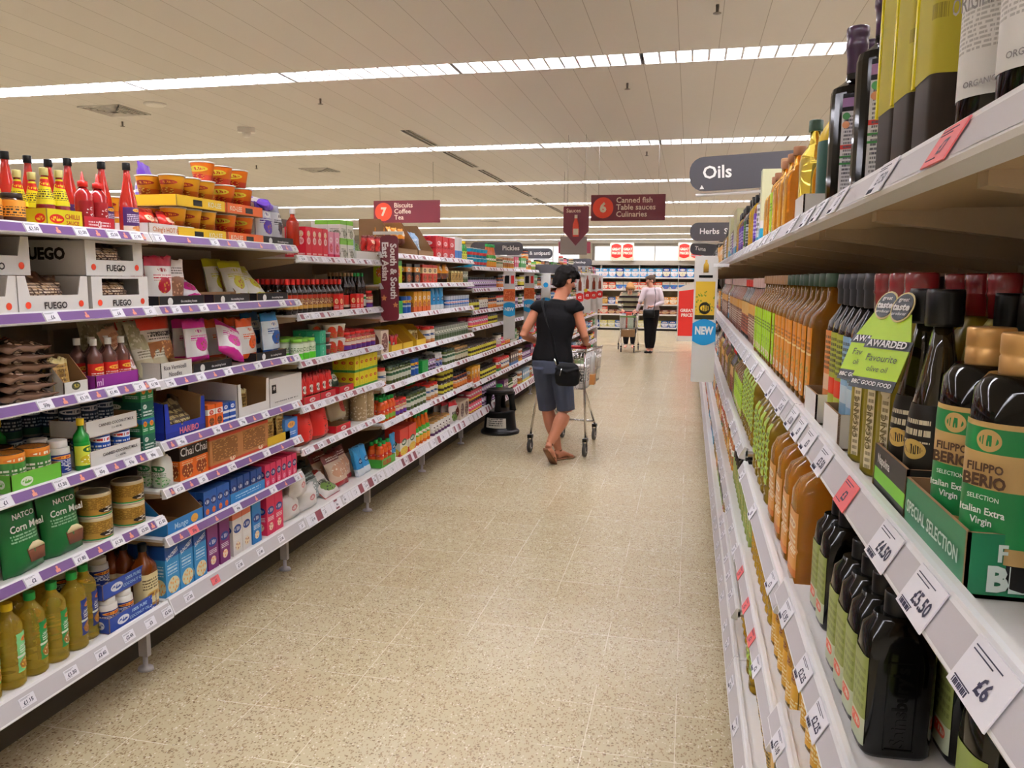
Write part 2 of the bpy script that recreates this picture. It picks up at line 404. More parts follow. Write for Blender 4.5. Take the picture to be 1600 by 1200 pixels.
def shelf(side, bay, num, z, tickets=(), style='plain', bottom=False, depth=.47):
    """one shelf of one bay, z = top edge of its price rail"""
    y0, y1 = BY[bay] + .003, BY[bay + 1] - .003; s = FR[side][1]
    word = 'bottom' if bottom else ['top', 'second', 'third', 'fourth', 'fifth', 'sixth'][num]
    o = empty('gondola_shelf', (PX(side, 0), y0, z))
    tag(o, 'pressed metal %s shelf with %s price rail, %s' % (word, {'plain': 'pale grey', 'purple': 'purple striped', 'burg': 'burgundy ticketed', 'blue': 'pale grey'}[style], bayname(side, bay)), 'shelf', 'gondola shelves')
    L = y1 - y0
    def bx(g, a, b_, c_, d_, e, f_, m=0): g.box(min(s * a, s * b_), max(s * a, s * b_), c_, d_, e, f_, m)
    hh = .07 if bottom else .038; fw = .026 if bottom else .017
    g = G(); bx(g, .004, depth, 0, L, -.022, -.012); bx(g, .004, .012, 0, L, -.034, -.002)
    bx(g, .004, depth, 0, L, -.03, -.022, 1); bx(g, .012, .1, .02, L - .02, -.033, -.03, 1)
    g.obj('deck', [WHITE, mat('deck_underside_shaded', '#b89d78', .6)], o)  # underside gets a browner beige, with its shading put into the colour
    g = G(); P = [(.004, 0), (.004, -hh - .004), (-fw, -hh), (-fw - .002, -hh + .004), (-.002, -.003), (-.001, 0)]
    P = [(s * a, z_) for a, z_ in P]
    if s < 0: P = P[::-1]
    g.prism(P, 0, L, 0)
    def strip(ya, yb, m, lo=.12, hi=.86, off=.0012):
        q = []
        for f_ in (lo, hi): q.append((s * (-.002 - (fw - 0.0) * (1 - f_) - off), -.003 - (hh - .007) * (1 - f_)))
        a, b_ = q
        if s > 0: g.quad((a[0], yb, a[1]), (a[0], ya, a[1]), (b_[0], ya, b_[1]), (b_[0], yb, b_[1]), m)
        else: g.quad((a[0], ya, a[1]), (a[0], yb, a[1]), (b_[0], yb, b_[1]), (b_[0], ya, b_[1]), m)
    strip(.004, L - .004, 1, .08, .92, .0006)
    n = len(tickets); rnd = random.Random(bay * 7 + num + (99 if side == 'R' else 0)); pos = []
    if isinstance(tickets, dict): pos = [(yy - y0, p) for yy, p in tickets.items()]
    else:
        for i, p in enumerate(tickets): pos.append((L * (i + .5 + rnd.uniform(-.22, .22)) / n, p))
    if style == 'purple' and not bottom:
        e = [0.0] + [q[0] for q in sorted(pos)] + [L]
        for a, b_ in zip(e, e[1:]):
            if b_ - a < .07: continue
            strip(a + .032, b_ - .032, 2, .06, .94)
            c_ = (a + b_) / 2
            strip(c_ - .009, c_ + .009, 3, .2, .5, .002); strip(c_ - .004, c_ + .004, 3, .5, .8, .002)
    if style == 'burg':
        y = .01
        while y < L - .06:
            w = rnd.uniform(.03, .07); strip(y, y + w, 2 if rnd.random() < .6 else 4, .1, .9); strip(y + w + .002, y + w + .045, 4, .1, .9, .002); y += w + .05
            if rnd.random() < .3: y += .04
    if style == 'mini':
        pass
    g.obj('price_rail', [LIP, GREYL, PURP if style == 'purple' else BURG, PEACH, PAPER], o)
    ang = math.atan2(fw, hh - .007)
    for yy, p in pos:
        kind = 'w'
        if p.startswith('r'): kind, p = 'r', p[1:]
        elif side == 'R' and bay <= 2: kind = 'big'
        c = bpy.data.objects.new('price_ticket', ticket(p, kind)); COL.objects.link(c); c.parent = o
        c.matrix_local = Matrix.Translation((s * (-.002 - fw * .5 - .002), yy, -.003 - (hh - .007) * .5)) @ Matrix.Rotation(RZ[side], 4, 'Z') @ Matrix.Rotation(-ang, 4, 'X')
    if not bottom:
        for q in (.03, .36, .74, L - .03):
            if (q in (.36, .74)) and not (side == 'R' and bay < 4): continue
            g = G(); pts = [(s * .03, -.03), (s * depth, -.03), (s * depth, -.1), (s * (depth - .05), -.1), (s * .03, -.045)]
            if s < 0: pts = pts[::-1]
            if s > 0: pts = pts[::-1]
            g.prism([(x, z_) for x, z_ in (pts if s > 0 else pts[::-1])], q - (.012 if 0.1 < q < L - .1 else .003), q + (.012 if .1 < q < L - .1 else .003))
            g.obj('bracket', BEIGE, o)
    return o
def frame(side, bay):
    y0, y1 = BY[bay], BY[bay + 1]; s = FR[side][1]; o = empty('shelving_upright_unit', (PX(side, .48), y0, 0)); L = y1 - y0
    tag(o, 'beige back panel, uprights and plinth holding up the %s' % bayname(side, bay), 'shelving frame', 'gondola frames')
    def bx(g, a, b_, c_, d_, e, f_): g.box(min(s * a, s * b_), max(s * a, s * b_), c_, d_, e, f_)
    g = G(); bx(g, .0, .03, 0, L, .02, 1.77 if side == 'L' else 1.74); g.obj('back_panel', PANEL, o)
    g = G(); bx(g, -.012, 0, 0, .015, 0, 1.75); g.obj('upright', BEIGE, o)
    o2 = empty('gondola_plinth', (PX(side, .48), y0, 0))
    tag(o2, 'recessed plinth and levelling foot under the bottom shelf, %s' % bayname(side, bay), 'plinth', 'gondola plinths')
    g = G(); bx(g, -.26, -.24, 0, L, .0, .2); g.obj('kick_panel', mat('plinth', '#4e463b', .7), o2)  # dark colour stands in for the shadow beneath the bottom shelf
    g = G(); bx(g, -.38, -.34, -.012, .012, .06, .22); g.loft([(0, .035, .028), (.012, .03, .025), (.014, .01, .01), (.07, .01, .01)], 10, cx=-s * .36); g.obj('levelling_foot', GREYL, o2)
    return o
SH = {'L': {}, 'R': {}}
ZL = {2: [1.763, 1.487, 1.21, .94, .665, .31], 3: [1.763, 1.487, 1.20, .955, .765, .567, .315], 4: [1.715, 1.41, 1.16, .915, .685, .31]}
ZL[1] = ZL[2]
for b_ in (5, 6): ZL[b_] = [1.77, 1.563, 1.345, 1.09, .865, .617, .305]
for b_ in range(7, 16): ZL[b_] = [1.715, 1.505, 1.295, 1.135, .86, .59, .3]
ZR = {1: [1.72, 1.378, 1.05, .80, .33], 2: [1.72, 1.378, 1.012, .73, .33]}
for b_ in range(3, 16): ZR[b_] = [1.72, 1.378, 1.055, .70, .5, .33] if b_ == 3 else [1.72, 1.378, 1.03, .70, .33]
PR = ['£1.50', '£1', '£2', '65p', '£1.20', '£1.80', '£1.10', '£2.45', '£1.40', '85p', '£3', '£1.95', '£2.50', '75p']
TKL = {(2, 0): {2.08: '£1.50', 2.28: '£1.50', 2.43: '£2.50', 2.55: '£1.95'}, (3, 0): {2.68: '£1', 3.04: '£1', 3.25: '£1', 3.58: '£1.75', 3.74: '£1'},
       (2, 1): {2.13: '£6', 2.43: '£6', 2.6: '£1'}, (3, 1): {2.76: '£1', 2.94: '£2', 3.16: '10p', 3.6: '£1', 3.76: '£1'},
       (2, 2): {2.08: '50p', 2.24: '£1.10', 2.38: '£1.40', 2.52: '£1', 2.6: '£1.50'}, (3, 2): {2.7: '75p', 2.9: '£1', 3.1: '£2', 3.35: '£1', 3.6: '£1', 3.73: '£1'},
       (2, 3): {1.9: '£1', 2.12: '£1.50', 2.3: '65p', 2.45: '65p', 2.57: '80p'}, (3, 3): {2.75: '95p', 3.0: '85p', 3.2: '70p', 3.4: '£2', 3.7: '£1'},
       (2, 4): {1.98: '£2', 2.18: '£1.80', 2.36: '£1.30', 2.5: '£3.50', 2.6: '£1.50'}, (3, 4): {2.72: '£1.20', 2.88: '£2', 3.1: '£1.90', 3.4: '£1', 3.7: '£1'},
       (3, 5): {2.8: 'r35p', 3.13: '60p', 3.45: '£1', 3.7: '£1'},
       (2, 5): {1.92: '£1.15', 2.1: '£1.50', 2.24: '£2.60', 2.38: '£2.45', 2.5: '£3', 2.6: '£2.50'}, (3, 6): {2.74: '£1.20', 2.93: 'r£1', 3.12: '£1.85', 3.3: '£1.85', 3.5: '£1.85', 3.72: '£1'}}
rt = random.Random(5)
for b_ in range(1, 16):
    frame('L', b_)
    for n, z in enumerate(ZL[b_]):
        last = n == len(ZL[b_]) - 1
        st = 'purple' if b_ < 4 else 'burg'
        tk = TKL.get((b_, n), [rt.choice(PR) for _ in range(8)] if b_ == 4 else ([rt.choice(PR) for _ in range(4)] if b_ < 7 else ()))
        shelf('L', b_, n, z, tk, st if not last or b_ >= 4 else 'plain', last)
TKR = {(1, 0): {.66: 'r£7', .86: '£7.50', 1.1: '£5', 1.25: '£3', 1.37: '£4'}, (1, 1): {.5: '£6', .63: '£5.50', .75: '£4.50', .93: 'r£3', 1.1: '£3.50', 1.23: '£3', 1.33: '£3', 1.43: '£1.50'}}
TKR[(2, 2)] = {1.6: '£3', 2.1: '£8', 2.5: '£5'}; TKR[(1, 2)] = {1.02: '£2.25', 1.15: '£2.25', 1.36: '£1.95'}
TKR[(2, 3)] = {1.8: '£2', 1.95: 'r£2', 2.15: 'r£2', 2.4: 'r£3'}; TKR[(2, 4)] = {1.7: '£1', 1.85: 'r£2', 2.0: '£3', 2.5: '£2.50', 2.25: '£2'}
for b_ in range(1, 16):
    frame('R', b_)
    for n, z in enumerate(ZR[b_]):
        last = n == len(ZR[b_]) - 1
        tk = TKR.get((b_, n), [rt.choice(PR) for _ in range(5)] if b_ < 5 else ())
        shelf('R', b_, n, z, tk, 'plain', last)
g = G().box(-2.55, -1.98, BY[16] + .005, BY[16] + .035, .02, 1.74); tag(g.obj('gondola_end_panel', WHITE), 'white end panel closing the far end of the grocery shelving', 'end panel')
g = G().box(.18, .70, BY[16] + .005, BY[16] + .035, .02, 1.74); tag(g.obj('gondola_end_panel', WHITE), 'white end panel closing the far end of the oils shelving', 'end panel')

# ------------------------------------------------------------------ goods: one template of each kind
TP = {}
def T(key, name, desc, cat, dims, root, kids=()):
    """root (G, mats); kids [(name, G, mats[, label])]"""
    r = root[0].obj(name, root[1], link=False); KIDS[r.name] = ks = []
    for k in kids:
        c = k[1].obj(k[0], k[2], r, False)
        if len(k) > 3: c['label'] = k[3]
        ks.append(c)
        if len(k) > 4:
            KIDS[c.name] = [q[1].obj(q[0], q[2], c, False) for q in k[4]]
    assert len(desc.split()) <= 7, desc
    TP[key] = dict(r=r, w=dims[0], d=dims[1], h=dims[2], desc=desc, cat=cat)
PROF = {
 'square': [(0, .9), (.012, 1), (.64, 1), (.675, .93), (.7, .6), (.72, .4), (1, .36)],
 'wine': [(0, .9), (.015, 1), (.6, 1), (.67, .93), (.73, .7), (.79, .42), (.84, .36), (1, .34)],
 'sauce': [(0, .93), (.02, 1), (.33, 1), (.45, .92), (.6, .68), (.75, .45), (.86, .34), (1, .32)],
 'vinegar': [(0, .93), (.02, 1), (.62, 1), (.68, .92), (.74, .62), (.8, .38), (1, .34)],
 'oil': [(0, .88), (.03, 1), (.25, 1), (.27, .95), (.3, 1), (.55, 1), (.68, .98), (.77, .84), (.84, .5), (.88, .34), (1, .32)],
 'ribbed': [(0, .88), (.03, 1)] + [q for i in range(7) for q in ((.08 + i * .09, 1), (.1 + i * .09, .93), (.12 + i * .09, 1))] + [(.74, .94), (.8, .75), (.86, .42), (.9, .34), (1, .32)],
 'jar': [(0, .9), (.03, 1), (.74, 1), (.82, .9), (.86, .8), (1, .8)],
 'squat': [(0, .9), (.03, 1), (.6, 1), (.78, .95), (.84, .72), (1, .7)],
 'squeeze': [(0, .9), (.03, 1), (.3, .97), (.6, 1), (.75, .88), (.84, .6), (.88, .36), (1, .34)]}
def bottle(key, name, desc, cat, rx, ry, h, prof, body, cap, label=None, lz=(.1, .5), la=1.25, e=2.0, n=14, cz=.88, cr=.4, ring=None, capsec=None, lab2=None, fill=None, textkid=None, cape=2.0, flat=False):
    P = PROF[prof]; top = [q for q in P if q[0] <= cz] + [(cz + .01, P[-1][1])]
    def R(z):
        for a, b_ in zip(P, P[1:]):
            if a[0] <= z <= b_[0]: return a[1] + (b_[1] - a[1]) * (z - a[0]) / ((b_[0] - a[0]) or 1)
        return P[-1][1]
    def ee(z): return e if z < .66 else (e + (2 - e) * min(1, (z - .66) / .16))
    mn = min(rx, ry)
    def rr(f, r0): return r0 * f if f > .7 else r0 * f * (1 - (.7 - f) / .4) + mn * f * ((.7 - f) / .4) if f > .3 else mn * f
    g = G().loft([(z * h, rr(f, rx), rr(f, ry), ee(z)) for z, f in top], n, sm=not flat)
    kids = []
    c = capsec or [(0, .98), (.06, 1), (.94, 1), (1, .94)]
    kids.append(('cap', G().loft([((cz + (1 - cz) * a) * h, mn * cr * q, mn * cr * q) for a, q in c], n if cape == 2 else n, e=cape), cap))
    if label:
        zs = sorted({lz[0], lz[1]} | {q[0] for q in P if lz[0] < q[0] < lz[1]})
        m2 = max(8, n // 2)
        kids.append(('paper_label', G().loft([(z * h, rr(R(z), rx) + .0008, rr(R(z), ry) + .0008, ee(z)) for z in zs], m2 if la < 3 else n, arc=(-la, la) if la < 3 else None, cap=False), label))
    if lab2:
        (za, zb), q = lab2
        kids.append(('neck_label', G().loft([(z * h, rr(R(z), rx) + .0008, rr(R(z), ry) + .0008, ee(z)) for z in (za, (za + zb) / 2, zb)], 8, arc=(-1.3, 1.3), cap=False), q))
    if textkid: kids += textkid
    T(key, name, desc, cat, (rx * 2, ry * 2, h), (g, [body]), kids)
def carton(key, name, desc, cat, w, d, h, m, capm=None, extra=None):
    kids = []
    if capm: kids.append(('cap', G().loft([(h, .012, .012), (h + .012, .012, .012)], 10, cx=w * .1, cy=-d * .1), capm))
    if extra: kids += extra
    g = G().box(-w / 2, w / 2, -d / 2, d / 2, 0, h)
    T(key, name, desc, cat, (w, d, h), (g, [m]), kids)
def pouchT(key, desc, w, h, d, m, seed=1, name='food_pouch', cat='pouch', kids=(), wr=.006):
    T(key, name, desc, cat, (w, d, h), (G().pouch(w, h, d, 0, seed, wr=wr), [m]), kids)
def can(key, desc, r, h, m, lid=None, name='food_can', n=16):
    lid = lid or STEEL
    g = G().loft([(0, r * .97, r * .97), (.004, r, r), (h - .004, r, r), (h, r * .97, r * .97)], n)
    k = [('lid', G().loft([(h - .001, r * .95, r * .95), (h + .002, r * .97, r * .97), (h + .002, r * .9, r * .9), (h, r * .88, r * .88)], n), lid),
         ('rim', G().loft([(0, r * .98, r * .98), (.004, r * 1.015, r * 1.015), (.006, r, r)], n), lid)]
    T(key, name, desc, 'can', (r * 2, r * 2, h), (g, [m]), k)
def trayT(key, desc, w, d, hf, hb, m, inside=CARD, name='cardboard_tray', notch=0, extra=(), cat='tray', hs=None):
    """open carton: floor, low front, sloping sides, higher back"""
    g = G(); t_ = .003; hs = hs or hb
    g.box(-w / 2, w / 2, -d / 2, d / 2, 0, t_, 1)
    if notch:
        z = hf - notch
        g.prism([(-w / 2, 0), (w / 2, 0), (w / 2, hf), (w / 2 - .025, hf), (w / 2 - .035, z), (-w / 2 + .035, z), (-w / 2 + .025, hf), (-w / 2, hf)], -d / 2, -d / 2 + t_, 1, mf=0)
    else: g.box(-w / 2, w / 2, -d / 2, -d / 2 + t_, 0, hf, 1, {'front': 0})
    g.box(-w / 2, w / 2, d / 2 - t_, d / 2, 0, hb, 1, {'back': 0})
    for s in (-1, 1):
        k = g.mark(); g.prism([(-d / 2, 0), (d / 2, 0), (d / 2, hb), (-d / 2 + d * .45, hs), (-d / 2, hf)], 0, t_, 1 if s < 0 else 0, mf=0 if s < 0 else 1, ms=1)
        g.xf(k, Matrix.Translation((-w / 2 if s < 0 else w / 2 - t_, 0, 0)) @ Matrix.Rotation(PI / 2, 4, 'Z') @ Matrix.Diagonal((1, -1, 1, 1)))
    T(key, name, desc, cat, (w, d, hf), (g, [m, inside]), extra)
def cup(key, desc, r, h, m, lid, name='noodle_pot'):
    g = G().loft([(0, r * .74, r * .74), (h * .95, r * .98, r * .98), (h, r, r)], 16)
    T(key, name, desc, 'pot', (r * 2, r * 2, h), (g, [m]), [('lid', G().loft([(h * .95, r * 1.03, r * 1.03), (h, r * 1.05, r * 1.05), (h + .002, r * .98, r * .98)], 16), lid)])
def TX(s, size, z, y, m, x=0, bold=.015, wmax=None, sx=1.0): return G().text(s, size, (x, y, z), m=0, bold=bold, wmax=wmax, sx=sx)

GLASSR = mat('chilli_red_glass', '#b3261a', .12, coat=.6); GLASSB = mat('near_black_glass', '#050403', .06, spec=.4); GLASSM = mat('maroon_sauce', '#5e0f10', .15, coat=.5)
SOY = mat('soy_brown_glass', '#1c0d08', .1, coat=.5); LIDW = mat('white_lid', '#e9e7e2', .4); CLEARP = mat('clear_bag', '#b3a58f', .2, trans=.25, coat=.4)
TIP = mat('clear_tip', '#e9c9c2', .2, trans=.5); REDC = mat('red_cap', '#d8261e', .35); GRC = mat('green_cap', '#23a24a', .35); GRD = mat('dark_green_cap', '#27402c', .4)
YC = mat('pale_yellow_cap', '#d9cf86', .4); BRN = mat('brown_goods', '#7a5238', .6)
AMBER = mat('amber_oil', '#f0b544', .03, trans=.84, ior=1.36); GOLDO = mat('yellow_oil', '#f9e264', .03, trans=.94, ior=1.36)
OLIVEO = mat('olive_oil_glass', '#6d6a12', .08, trans=.25, coat=.4); DKG = mat('dark_green_glass', '#12160c', .08, coat=.6)
BRNG = mat('brown_glass', '#8a4312', .08, trans=.45)

# noodle side
bottle('sweetchilli', 'chilli_sauce_bottle', 'tall red sweet chilli sauce bottle', 'bottle', .034, .034, .262, 'sauce', GLASSR, BLACK,
       pk('lab_sweet', '#4b2a62', [('#e9d9c9', .0, .22)], ('#f2c24a', .5, .88, .16, .07, '#b3261a'), ('#e8c898', '#d88a4a', .6, .12, .3, .12), ('#e8e0ee', .35, .72, 5)), (.05, .38), 1.5, cz=.9, cr=.42)
bottle('maggi', 'chilli_sauce_bottle', 'chilli sauce bottle with yellow neck label', 'bottle', .029, .029, .19, 'sauce', mat('sauce_dark_red', '#8c1216', .15, coat=.5), YC,
       pk('lab_maggi', '#f0e02a', [('#c9251d', .82, .93)], ('#d32a1f', .5, .75, .3, .1, '#f6e23a'), None, ('#2b2a22', .2, .55, 4)), (.38, .84), 3.14, cz=.87, cr=.46)
bottle('sriracha', 'squeeze_bottle', 'red squeezy chilli bottle with spout', 'bottle', .03, .03, .2, 'squeeze', mat('sriracha_red', '#a11a1c', .2, coat=.4), REDC,
       pk('lab_sri', '#9c1a1f', (), None, ('#f2eeee', '#9c1a1f', .5, .45, .26, .3), ('#f2eeee', .1, .3, 2)), (.1, .5), 1.3, cz=.74, cr=.55,
       capsec=[(0, 1), (.35, 1), (.4, .5), (.45, .4), (1, .12)])
bottle('clearsauce', 'sauce_bottle', 'red dipping sauce bottle with white cap', 'bottle', .034, .034, .19, 'vinegar', mat('chilli_clear', '#c23a22', .1, trans=.4), LIDW, cz=.87, cr=.45)
bottle('orjar', 'sauce_jar', 'brown jar with orange label', 'jar', .036, .036, .1, 'jar', mat('dark_jar', '#4d2616', .15, coat=.5), mat('dark_lid', '#35291f', .4, .3),
       pk('lab_orjar', '#eda13a', [('#4d2616', .0, .25)], ('#1e2a55', .82, .62, .09, .18, '#e9d9a9'), None, ('#2a2a2a', .3, .7, 3)), (.1, .78), 3.14, cz=.84, cr=.86)
trayT('maggi_tray', 'bright yellow printed tray of sauce bottles', .15, .1, .062, .062, pk('tray_maggi', '#eadc2b', (), ('#d32a1f', .27, .5, .2, .24, '#f6e23a')), extra=[('printed_words', TX('CHILLI', .022, .04, -.0515, INK, .03).text('SAUCE', .018, (.03, -.0515, .02), m=0, bold=.015), mat('red_print', '#b3261a', .5))])
trayT('red_tray', 'small red printed tray of squeezy bottles', .15, .07, .05, .05, pk('tray_red', '#b5202c', (), ('#e9d9d9', .5, .5, .06, .26, '#b5202c'), None, ('#e9d9d9', .3, .7, 2)))
trayT('hot_tray', 'white tray with hot noodle lettering', .29, .17, .05, .05, pk('tray_hot', '#efe9e4', [('#b5202c', 0, .12)]), extra=[('printed_words', TX('Ching\'s HOT & WHAT', .026, .027, -.0865, INK, 0), mat('orange_print', '#c8702a', .5))])
pouchT('redpack', 'glossy red noodle packet', .11, .1, .04, pk('p_red', '#c22a22', [('#7d1512', .85, 1)], ('#e9c9a9', .5, .6, .3, .14, '#8c1216'), ('#d88a4a', '#8c1216', .5, .25, .35, .2)), 3, 'noodle_packet', 'packet')
cup('pot_orange', 'orange instant noodle pot', .052, .078, pk('p_pot', '#ee7b22', [('#e2482a', 0, .3)], ('#f4e04a', .5, .62, .34, .16, '#c9251d'), ('#f2b03a', '#c9251d', .5, .2, .25, .16), rep=2), LIDW)
cup('pot_yellow', 'golden instant noodle pot', .052, .078, pk('p_pot2', '#f2ac2c', [('#e5762a', 0, .3)], ('#b3372a', .5, .62, .34, .12, '#f2ac2c'), ('#f6e06a', '#c9651d', .5, .2, .25, .16), rep=2), LIDW)
trayT('pot_tray_y', 'yellow noodle pot tray', .34, .2, .046, .046, pk('tray_py', '#eec331', (), None, None, None), extra=[('black_print', G().box(-.06, .0, -.1012, -.1, .01, .034), BLACK), ('printed_words', TX('KO-LEE', .03, .022, -.1012, INK, .09), mat('cream_print', '#f4efd8', .5))])
trayT('pot_tray_o', 'orange noodle pot tray', .3, .2, .046, .046, pk('tray_po', '#e9703a', (), None, None, None), extra=[('black_print', G().box(.0, .06, -.1012, -.1, .01, .034), BLACK), ('printed_words', TX('KO-LEE', .03, .022, -.1012, INK, -.08), mat('cream_print', '#f4efd8', .5))])
def brandpouch(key, desc, top, body, bot, blob, w=.15, h=.2, d=.06, seed=1, **k):
    pouchT(key, desc, w, h, d, pk('pp_' + key, body, [(top, .8, 1), (bot, 0, .12)], (CREAMH, .5, .72, .22, .08, bot), (blob, bot, .5, .4, .24, .17), (bot, .5, .62, 2)), seed, **k)
CREAMH = '#f4f1ec'
brandpouch('po_purple', 'white and purple snack pouch', '#4a2c84', '#d9dade', '#4a2c84', '#9a5a42', seed=2)
brandpouch('po_white', 'silver white nut pouch', '#8f8fa6', '#cdced4', '#33333a', '#8a4a3a', seed=7)
pouchT('po_lying', 'bright purple crisp bag lying flat', .18, .22, .05, pk('pp_lying', '#7d52d9', [('#efeef4', .25, .75)], None, None, ('#7d52d9', .35, .6, 2)), 5, wr=.01)
brandpouch('po_red', 'red topped snack mix pouch', '#a3182e', '#efece8', '#a3182e', '#c9923a', .15, .19, .06, 4)
brandpouch('po_pink', 'magenta and white snack mix pouch', '#c7268f', '#eceaea', '#c7268f', '#8a5a2a', .16, .18, .06, 6)
brandpouch('po_orange', 'orange and white nut pouch', '#dd5a1e', '#f0edea', '#dd5a1e', '#9a4a22', .17, .19, .07, 8)
brandpouch('po_blue', 'blue and white nut pouch', '#2a86c7', '#e4eef6', '#1d4f8f', '#7a4a2a', .19, .21, .07, 9)
brandpouch('po_yellow', 'yellow and white almond pouch', '#d3d22a', '#ecebe2', '#c9c31f', '#b0522a', .16, .2, .06, 10)
pouchT('po_beige', 'clear bag of beige savoury snack', .13, .18, .06, pk('pp_beige', '#b98d72', [('#efe7e2', .6, 1)], None, ('#c79a7c', '#8a5f48', .5, .3, .6, .32), ('#5a4a42', .68, .85, 3)), 11, 'snack_bag', 'bag')
pouchT('bombay', 'red topped clear bag of Bombay mix', .2, .185, .06, pk('pp_bombay', '#d39a62', [('#d8402c', .72, 1), ('#e9dfd6', .45, .72)], None, ('#e0ab6f', '#a4663a', .5, .2, .6, .26), ('#3a2a22', .5, .66, 2)), 12, 'snack_bag', 'bag', kids=[('printed_words', TX('BOMBAY MIX', .022, .115, -.0335, INK, 0, wmax=.15), mat('dark_print', '#3a3036', .5))])
trayT('black_tray', 'black printed pouch tray', .29, .16, .045, .045, pk('tray_blk', '#1d1b1c'), inside=CARD, extra=[('badge', G().loft([(0, .016, .016), (.0006, .016, .016)], 14, cx=-.08).xf(0, Matrix.Translation((0, -.0812, .023)) @ Matrix.Rotation(PI / 2, 4, 'X')), WPRINT), ('printed_words', TX('the snacking house', .014, .023, -.0812, INK, .04, wmax=.13), WPRINT)])
trayT('card_display', 'open brown card display box', .4, .3, .05, .2, mat('card_out', '#8a6a48', .8))
trayT('card_tall', 'tall open brown card display', .38, .3, .05, .255, mat('card_out', '#8a6a48', .8))
carton('redfront', 'sauce_box', 'little bright red box', 'box', .05, .04, .1, pk('p_rf2', '#d32a24', (), ('#f2d9a2', .5, .6, .3, .16, '#d32a24'), None, ('#f2e6e0', .15, .35, 2)))
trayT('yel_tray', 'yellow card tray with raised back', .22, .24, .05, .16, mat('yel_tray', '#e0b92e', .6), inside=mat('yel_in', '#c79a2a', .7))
# FUEGO boxes
def fuego(key, w, d, h, notch, desc):
    lb = pk('fuego_side_' + key, '#e9e6e1')
    ex = [('printed_words', TX('FUEGO', .03, .026, -d / 2 - .0016, INK, 0, bold=.03), mat('black_print', '#2a2320', .5)),
          ('round_mark', G().loft([(0, .011, .011), (.0006, .011, .011)], 14).xf(0, Matrix.Translation((-w * .38, -d / 2 - .001, .03)) @ Matrix.Rotation(PI / 2, 4, 'X')), ORG),
          ('round_mark', G().loft([(0, .011, .011), (.0006, .011, .011)], 14).xf(0, Matrix.Translation((w * .38, -d / 2 - .001, .03)) @ Matrix.Rotation(PI / 2, 4, 'X')), ORG),
          ('side_words', G().text('FUEGO', .055, (0, 0, 0), (PI / 2, 0, -PI / 2), 0, .05).xf(0, Matrix.Translation((-w / 2 - .001, 0, h * .6))), mat('black_print', '#2a2320', .5)),
          ('snack_fill', G().pouch(w * .88, h * .9, d * .6, 0, 5, 16, 12, .025).xf(0, Matrix.Translation((0, -d * .16, .012))), pk('crisp_fill', '#7a5236', (), None, ('#a4815e', '#4a2d1c', .5, .5, .6, .6), ('#c9b49a', .3, .8, 6)))]
    g = G(); t_ = .004
    g.box(-w / 2, w / 2, -d / 2, d / 2, 0, t_); g.box(-w / 2, -w / 2 + t_, -d / 2, d / 2, 0, h); g.box(w / 2 - t_, w / 2, -d / 2, d / 2, 0, h); g.box(-w / 2, w / 2, d / 2 - t_, d / 2, 0, h)
    if notch == 'win': g.prism([(-w / 2, 0), (w / 2, 0), (w / 2, .055), (-w / 2, .055)], -d / 2, -d / 2 + t_); g.box(-w / 2, -w / 2 + .05, -d / 2, -d / 2 + t_, .05, h); g.box(w / 2 - .05, w / 2, -d / 2, -d / 2 + t_, .05, h); g.box(-w / 2, w / 2, -d / 2, -d / 2 + t_, h - .008, h); g.box(-w / 2, w / 2, -d / 2, d / 2, h - t_, h)
    else: g.prism([(-w / 2, 0), (w / 2, 0), (w / 2, h), (w / 2 - .03, h), (w / 2 - .045, .06), (-w / 2 + .045, .06), (-w / 2 + .03, h), (-w / 2, h)], -d / 2, -d / 2 + t_)
    T(key, 'snack_box', desc, 'box', (w, d, h), (g, [CARDW]), ex)
fuego('fuego_win', .29, .34, .122, 'win', 'white snack carton with cut window'); fuego('fuego_open', .29, .34, .122, 'open', 'white snack carton with open front')
# shelf three
pouchT('noodle_bag', 'clear packet of brown noodle nests', .21, .2, .035, pk('p_nb', '#6f523f', [('#8a6a55', .3, .5)], None, ('#b3967c', '#4d3527', .5, .5, .6, .6), ('#c9683a', .55, .7, 3), rough=.2), 14, 'noodle_packet', 'packet', wr=.01)
trayT('noodle_tray', 'white tray of egg noodle packs', .11, .16, .045, .13, pk('tray_nt', '#e6e2da', (), ('#4a4a32', .5, .62, .18, .3, '#c9b24a')), inside=CARD)
bottle('vinegar', 'vinegar_bottle', 'clear vinegar bottle with white cap', 'bottle', .029, .029, .175, 'vinegar', mat('vinegar_glass', '#8f6257', .08, trans=.5), LIDW, pk('lab_vin', '#c9251d', [('#efe9e4', .0, .25)], ('#efc24a', .5, .75, .25, .1, '#c9251d'), None, ('#f2eeee', .3, .6, 3)), (.08, .5), 1.7, cz=.86, cr=.42)
trayT('purple_tray', 'purple tray holding vinegar bottles', .22, .12, .052, .052, pk('tray_pl', '#8c2f8a'), extra=[('printed_words', TX('ml', .035, .026, -.0612, INK, -.09), mat('lilac_print', '#e4bfe0', .5))])
pouchT('vermi', 'clear bag of pale rice vermicelli', .1, .23, .05, pk('p_vm', '#cfc7a4', [('#e9e4d2', .3, .5)], None, ('#ddd6b8', '#b3a981', .5, .7, .5, .25), ('#8a8468', .32, .46, 3)), 15, 'noodle_bag', 'bag')
trayT('vermi_tray', 'white rice vermicelli noodles tray', .2, .2, .07, .07, pk('tray_vm', '#e6e3db'), extra=[('printed_words', TX('Rice Vermicelli', .024, .047, -.1012, INK, -.012, wmax=.15).text('Noodles', .024, (-.012, -.1012, .02), m=0), mat('dark_print', '#3a3036', .5))])
